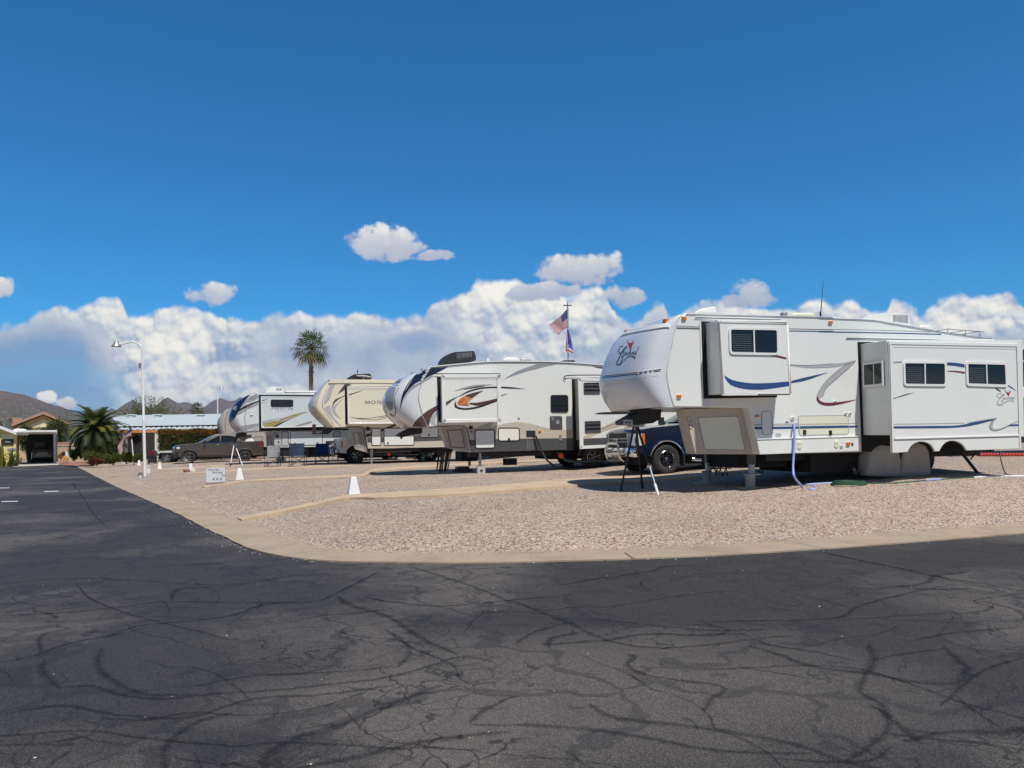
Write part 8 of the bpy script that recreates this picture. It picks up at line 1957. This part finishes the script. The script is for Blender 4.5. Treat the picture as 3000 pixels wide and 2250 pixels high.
bush('m', -120, 180, 500, 700, 125, ['leaf_sage', 'leaf_olive'], 'hazy sage green tree behind the yellow house roof', 1800, .4, 'leafy_tree', 11, 8, 'tree', z0=0)
# cactus-like yellow shrub by the yellow wall
rng = random.Random(21); a = at_depth(*PX('m', 60, 1530), 62); root = empty('cactus_shrub', (a.x, a.y, 0), 0, 'spiky yellow green shrub at the far left by the yellow wall', 'shrub')
mb = MB()
for k in range(46):
    x = rng.uniform(-1.6, 1.6); y = rng.uniform(-.4, .4); h = rng.uniform(.7, 1.9)*(1-abs(x)/3.4); mb.tube([(x*.6, y, -.1), (x*.9, y, h*.5), (x+rng.uniform(-.15, .15), y, h)], [.07, .07, .03], 'leaf_yellow', 6)
leaves(mb, (0, 0, .5), (1.6, .5, .6), 500, .18, ['leaf_yellow', 'leaf_mid'], rng); mb.build('stems', root)
# hedge along the mobile home
rng = random.Random(31); a = at_depth(*PX('l', 520, 920), 54); b = at_depth(*PX('l', 2000, 470), 54); hz0 = .3; root = empty('hedge', ((a.x+b.x)/2, 54.5, hz0), 0, 'long clipped hedge with rust brown top in front of the mobile home', 'hedge')
w_ = (b.x-a.x)/2; h = b.z-hz0; mb = MB()
for k in range(15000):
    x = rng.uniform(-w_, w_); z = h*rng.random()**.75; y = rng.uniform(-.55, .35)
    if rng.random() < .55: y = -.5+rng.uniform(-.12, .1)
    zt = z/h
    if rng.random() < .35*(zt < .62)*(abs(math.sin(x*2.3)+math.sin(x*5.1+1))*.5): continue
    m = 'leaf_rust' if (zt > .86 and rng.random() < .75) or rng.random() < .10 else rng.choice(['leaf_hedge', 'leaf_hedge', 'leaf_olive', 'leaf_dark'])
    s = rng.uniform(.06, .135); t = Vector((rng.uniform(-1, 1), rng.uniform(-1, .2), rng.uniform(-.5, 1))).normalized(); nn = t.cross(Vector((rng.uniform(-1, 1), 1, rng.uniform(-1, 1)))).normalized()*s*.36
    p = Vector((x, y, z+.06*math.sin(x*3))); mb.add([p, p+t*s*.5+nn, p+t*s, p+t*s*.5-nn], [(0, 1, 2, 3)], m)
mb.build('foliage', root); mb = MB()
for k in range(26): x = -w_+2*w_*(k+.5)/26+rng.uniform(-.15, .15); mb.tube([(x, 0, -.1), (x+rng.uniform(-.3, .3), -.15, h*.45), (x+rng.uniform(-.6, .6), -.2, h*.8)], [.06, .035, .015], 'bark', 6)
mb.build('stem', root)
# feathery mesquite behind the mobile home
rng = random.Random(41); c0 = at_depth(*PX('E', 1640, 430), 100); root = empty('mesquite_tree', (c0.x, 100, 0), 0, 'feathery grey green mesquite tree rising above the mobile home roof', 'tree'); s_ = 100/FPX/3.6867
mb = MB()
for k in range(34):
    u = rng.uniform(-1, 1); v = rng.uniform(.0, 1)**.8; hh = (1-abs(u)**1.8)*v
    leaves(mb, (u*185*s_, rng.uniform(-2.5, 2.5), c0.z+hh*95*s_), (.7, .7, .5), 20, .30, ['leaf_feather', 'leaf_sage', 'leaf_feather'], rng, shell=.1, up=.9)
for k in range(84):
    u = rng.uniform(-1, 1); z = c0.z+(1-abs(u)**1.8)*120*s_; p = Vector((u*190*s_, rng.uniform(-2, 2), z-1.2)); t = Vector((u*.8+rng.uniform(-.3, .3), 0, 1)).normalized()
    for i in range(10): leaves(mb, p+t*(i*.24), (.14, .14, .14), 2, .26, ['leaf_feather', 'leaf_feather'], rng, up=1)
mb.build('crown', root); mb = MB()
for k in range(7): mb.tube([(rng.uniform(-.3, .3), 0, 0), (rng.uniform(-1.5, 1.5), 0, c0.z*.6), (rng.uniform(-6, 6), rng.uniform(-1, 1), c0.z+1)], [.22, .14, .05], 'bark', 7)
mb.build('trunk', root)
# fan palms
def fan_palm(px_c, d, rad_px, px_base_x, label, seed, nf=54, skirt=True):
    rng = random.Random(seed); C = at_depth(*px_c, d); r = rad_px/FPX*d; B = at_depth(px_base_x, 1340, d); root = empty('fan_palm', (B.x, d, .2), 0, label, 'palm tree', 'palm trees')
    cen = Vector((C.x-B.x, 0, C.z-.2)); mb = MB(); mb.tube(catmull([Vector((0, 0, -.2)), Vector((cen.x*.25, 0, cen.z*.45)), Vector((cen.x*.8, 0, cen.z*.85)), cen-Vector((0, 0, r*.2))], 6), [.20*r/1.6*(1-.2*k/18) for k in range(19)], 'palm_bark', 12)
    for k in range(40):
        a = rng.uniform(0, 6.28); z = cen.z-r*.25-rng.random()**2*cen.z*.25; p = Vector((cen.x*z/cen.z+.17*math.cos(a)*r/1.6, .17*math.sin(a)*r/1.6, z)); mb.tube([p, p+Vector((.10*math.cos(a), .10*math.sin(a), -.16))], [.03, .01], 'palm_bark', 4)
    mb.build('trunk', root, smooth=50); mb = MB()
    for k in range(nf):
        az = k*2.39996+rng.uniform(-.2, .2); el = math.asin(max(-.75, min(1, 1-1.72*(k+.5)/nf+rng.uniform(-.08, .08))))
        dirv = Vector((math.cos(az)*math.cos(el), math.sin(az)*math.cos(el), math.sin(el))); pl = r*rng.uniform(.46, .62); hub = cen+dirv*pl+Vector((0, 0, -.10*r*(1-math.sin(el))))
        side = dirv.cross(Vector((0, 0, 1))); side = side.normalized() if side.length > .05 else Vector((1, 0, 0)); upv = side.cross(dirv).normalized()
        m = 'leaf_dry' if el < -.62 and skirt else ('leaf_yellow' if el < -.25 and rng.random() < .4 else 'leaf_palm')
        mb.tube([cen, hub], [.02*r, .012*r], m, 4)
        nl = 13; L_ = r*rng.uniform(.46, .64)
        for i in range(nl):
            th = (i/(nl-1)-.5)*R(190); t = (dirv*math.cos(th)+side*math.sin(th)).normalized(); l = L_*(1-.25*abs(th)/R(95)); wv = (side*math.cos(th)-dirv*math.sin(th)).normalized()*l*.050
            mid = hub+t*l*.6+upv*.03*(1 if i % 2 else -1)*r; tip = hub+t*l+Vector((0, 0, -.34*l*(1.15-math.sin(el))))
            mb.add([hub, mid+wv, tip, mid-wv], [(0, 1, 2, 3)], m)
    mb.build('crown', root); return root
fan_palm((911, 1018), 75, 58, 913, 'tall fan palm rising behind the cream and ice white trailers', 51, 46)
fan_palm((578, 1198), 140, 24, 579, 'small distant fan palm behind the mobile home roof', 52, 36)
# date palm at the corner
rng = random.Random(61); d = 58; B = at_depth(*PX('n', 765, 1330), d); C = at_depth(*PX('n', 765, 800), d); root = empty('date_palm', (B.x, d, 0), 0, 'bushy feather leaved date palm left of the mobile home', 'palm tree', 'palm trees')
cen = Vector((C.x-B.x, 0, C.z)); mb = MB(); mb.tube([(0, 0, -.2), (0, 0, cen.z*.5), cen], [.38, .34, .42], 'palm_bark', 12)
for k in range(70): a = rng.uniform(0, 6.28); z = rng.uniform(.1, cen.z); p = Vector((.36*math.cos(a), .36*math.sin(a), z)); mb.tube([p, p+Vector((.16*math.cos(a), .16*math.sin(a), .18))], [.07, .02], 'palm_bark', 5)
mb.build('trunk', root, smooth=50); mb = MB()
for k in range(104):
    az = k*2.39996+rng.uniform(-.35, .35); e0 = 1.50-1.9*(k/104)+rng.uniform(-.12, .12); Lf = rng.uniform(1.9, 3.0); p = cen.copy(); el = e0; rach = []
    for i in range(13):
        rach.append(p.copy()); p = p+Vector((math.cos(az)*math.cos(el), math.sin(az)*math.cos(el), math.sin(el)))*(Lf/12); el -= (.10+.05*(1.4-e0))
    m = 'leaf_dry' if k > 97 else ('leaf_yellow' if rng.random() < .12 else 'leaf_date')
    mb.tube(rach, [.035*(1-i/14) for i in range(13)], m, 4)
    for i in range(2, 13):
        t = (rach[i]-rach[i-1]).normalized(); sd = t.cross(Vector((0, 0, 1))); sd = sd.normalized() if sd.length > .05 else Vector((1, 0, 0)); upv = sd.cross(t)
        for s in (-1, 1):
            for hlf in (0, .34, .67):
                q = rach[i-1].lerp(rach[i], hlf); l = .55*(1-abs(i/12-.5)*.9); tip = q+(sd*s*.75+t*.6+upv*.25).normalized()*l+Vector((0, 0, -.05)); wv = t*.045; mb.add([q-wv, q+wv, tip], [(0, 1, 2)], m)
for k in range(26): a = rng.uniform(0, 6.28); tip = cen+Vector((math.cos(a)*.7, math.sin(a)*.7-.2, -rng.uniform(.2, .9))); mb.tube([cen, cen.lerp(tip, .5)+Vector((0, 0, .2)), tip], .02, 'leaf_dry', 4)
mb.build('crown', root)
# flower stakes by the wall
for k, (x, y0, y1, m, lb) in enumerate(((1350, 1490, 1330, 'leaf_rust', 'rusty flower stake, shortest by the tan wall'), (1410, 1480, 1290, 'soft_black', 'dark seed head flower stake by the tan wall'), (1455, 1495, 1360, 'sunflower', 'yellow sunflower stake by the tan wall'), (1500, 1440, 1300, 'gelcoat_trim', 'white daisy stake by the clipped bush'))):
    p = at_depth(*PX('m', x, y0), 66); p.z = 0; t_ = at_depth(*PX('m', x, y1), 66); root = empty('flower_stake', p, 0, lb, 'ornament', 'metal flower stakes'); mb = MB(); mb.tube([(0, 0, 0), (0, 0, t_.z)], .03, 'bark', 6); mb.build('stem', root); mb = MB(); M_ = Matrix.Translation((0, -.05, t_.z)) @ Matrix.Rotation(R(90), 4, 'X'); mb.lathe([(.001, .06), (.10, .05), (.24, .02), (.22, 0)], m, 12, M_); mb.build('flower_head', root, smooth=40)
# ------------------------------------------------------------------ mountains
def ridge(name, prof, d, m, depth, seed, kind='structure'):
    rng = random.Random(seed); P = [at_depth(u, v, d) for u, v in prof]; C = catmull(P, 6); n = len(C); nr = 22; rows = []
    import mathutils
    nz = mathutils.noise
    for r in range(nr+1):
        t = r/nr; row = []
        for i, p in enumerate(C):
            h = p.z; f_ = (1-t)**1.35
            if r: h = h*f_+h*.22*nz.fractal(Vector((p.x*.0042, t*4.2, seed)), 0.9, 2.1, 6)*math.sin(math.pi*min(1, t*1.1))
            else: h = h+h*.02*nz.noise(Vector((p.x*.02, 0, seed)))
            y = d-depth*t+depth*.12*nz.fractal(Vector((p.x*.003, t*3, seed+9)), 1, 2, 4)*math.sin(math.pi*t)
            row.append(Vector((p.x*(y/d), y, max(-20, h-20*t))))
        rows.append(row)
    back = [Vector((p.x, d+depth*.7, -30)) for p in C]; mb = MB(); mb.grid([back]+rows, m, flip=True); return tag(mb.build(name, smooth=50), kind=kind)
ridge('hill', [(u/7.541, 1160+v/7.541) for u, v in ((-900, -60), (-500, -150), (-200, -130), (0, -110), (150, -95), (300, -70), (480, -40), (640, 0), (720, 40), (850, 80), (960, 130), (1040, 170), (1130, 185), (1200, 215), (1290, 210), (1360, 255), (1450, 310), (1490, 360), (1570, 385), (1700, 405), (1900, 480), (2300, 620))], 2600, 'near_hill', 1300, 3)
ridge('mountain', [(0, 1250), (180, 1232), (240, 1214), (247, 1206), (254, 1205), (262, 1212), (274, 1203), (285, 1198), (296, 1210), (304, 1200), (312, 1205), (325, 1198), (340, 1201), (355, 1190), (368, 1182), (385, 1175), (400, 1178), (430, 1192), (455, 1190), (478, 1172), (491, 1164), (503, 1170), (520, 1180), (540, 1178), (560, 1182), (590, 1196), (615, 1180), (632, 1172), (648, 1166), (668, 1174), (690, 1172), (705, 1164), (730, 1176), (800, 1190), (1000, 1215), (1400, 1240)], 4200, 'far_hill', 1700, 8)

# ------------------------------------------------------------------ air: pale haze that softens the far mountains
mb = MB(); mb.box((-5400, -400, -22), (5400, 5400, 300), 'haze_air') if mat('haze_air', (1, 1, 1)) else None
o = mb.build('haze'); tag(o, kind='stuff')
hm = MATS['haze_air']; ht = hm.node_tree
for n in list(ht.nodes): ht.nodes.remove(n)
ho = ht.nodes.new('ShaderNodeOutputMaterial'); hv = ht.nodes.new('ShaderNodeVolumePrincipled'); ht.links.new(hv.outputs[0], ho.inputs['Volume'])
hv.inputs['Color'].default_value = (.72, .84, 1.0, 1); hv.inputs['Density'].default_value = 0.5e-4; hv.inputs['Anisotropy'].default_value = .2
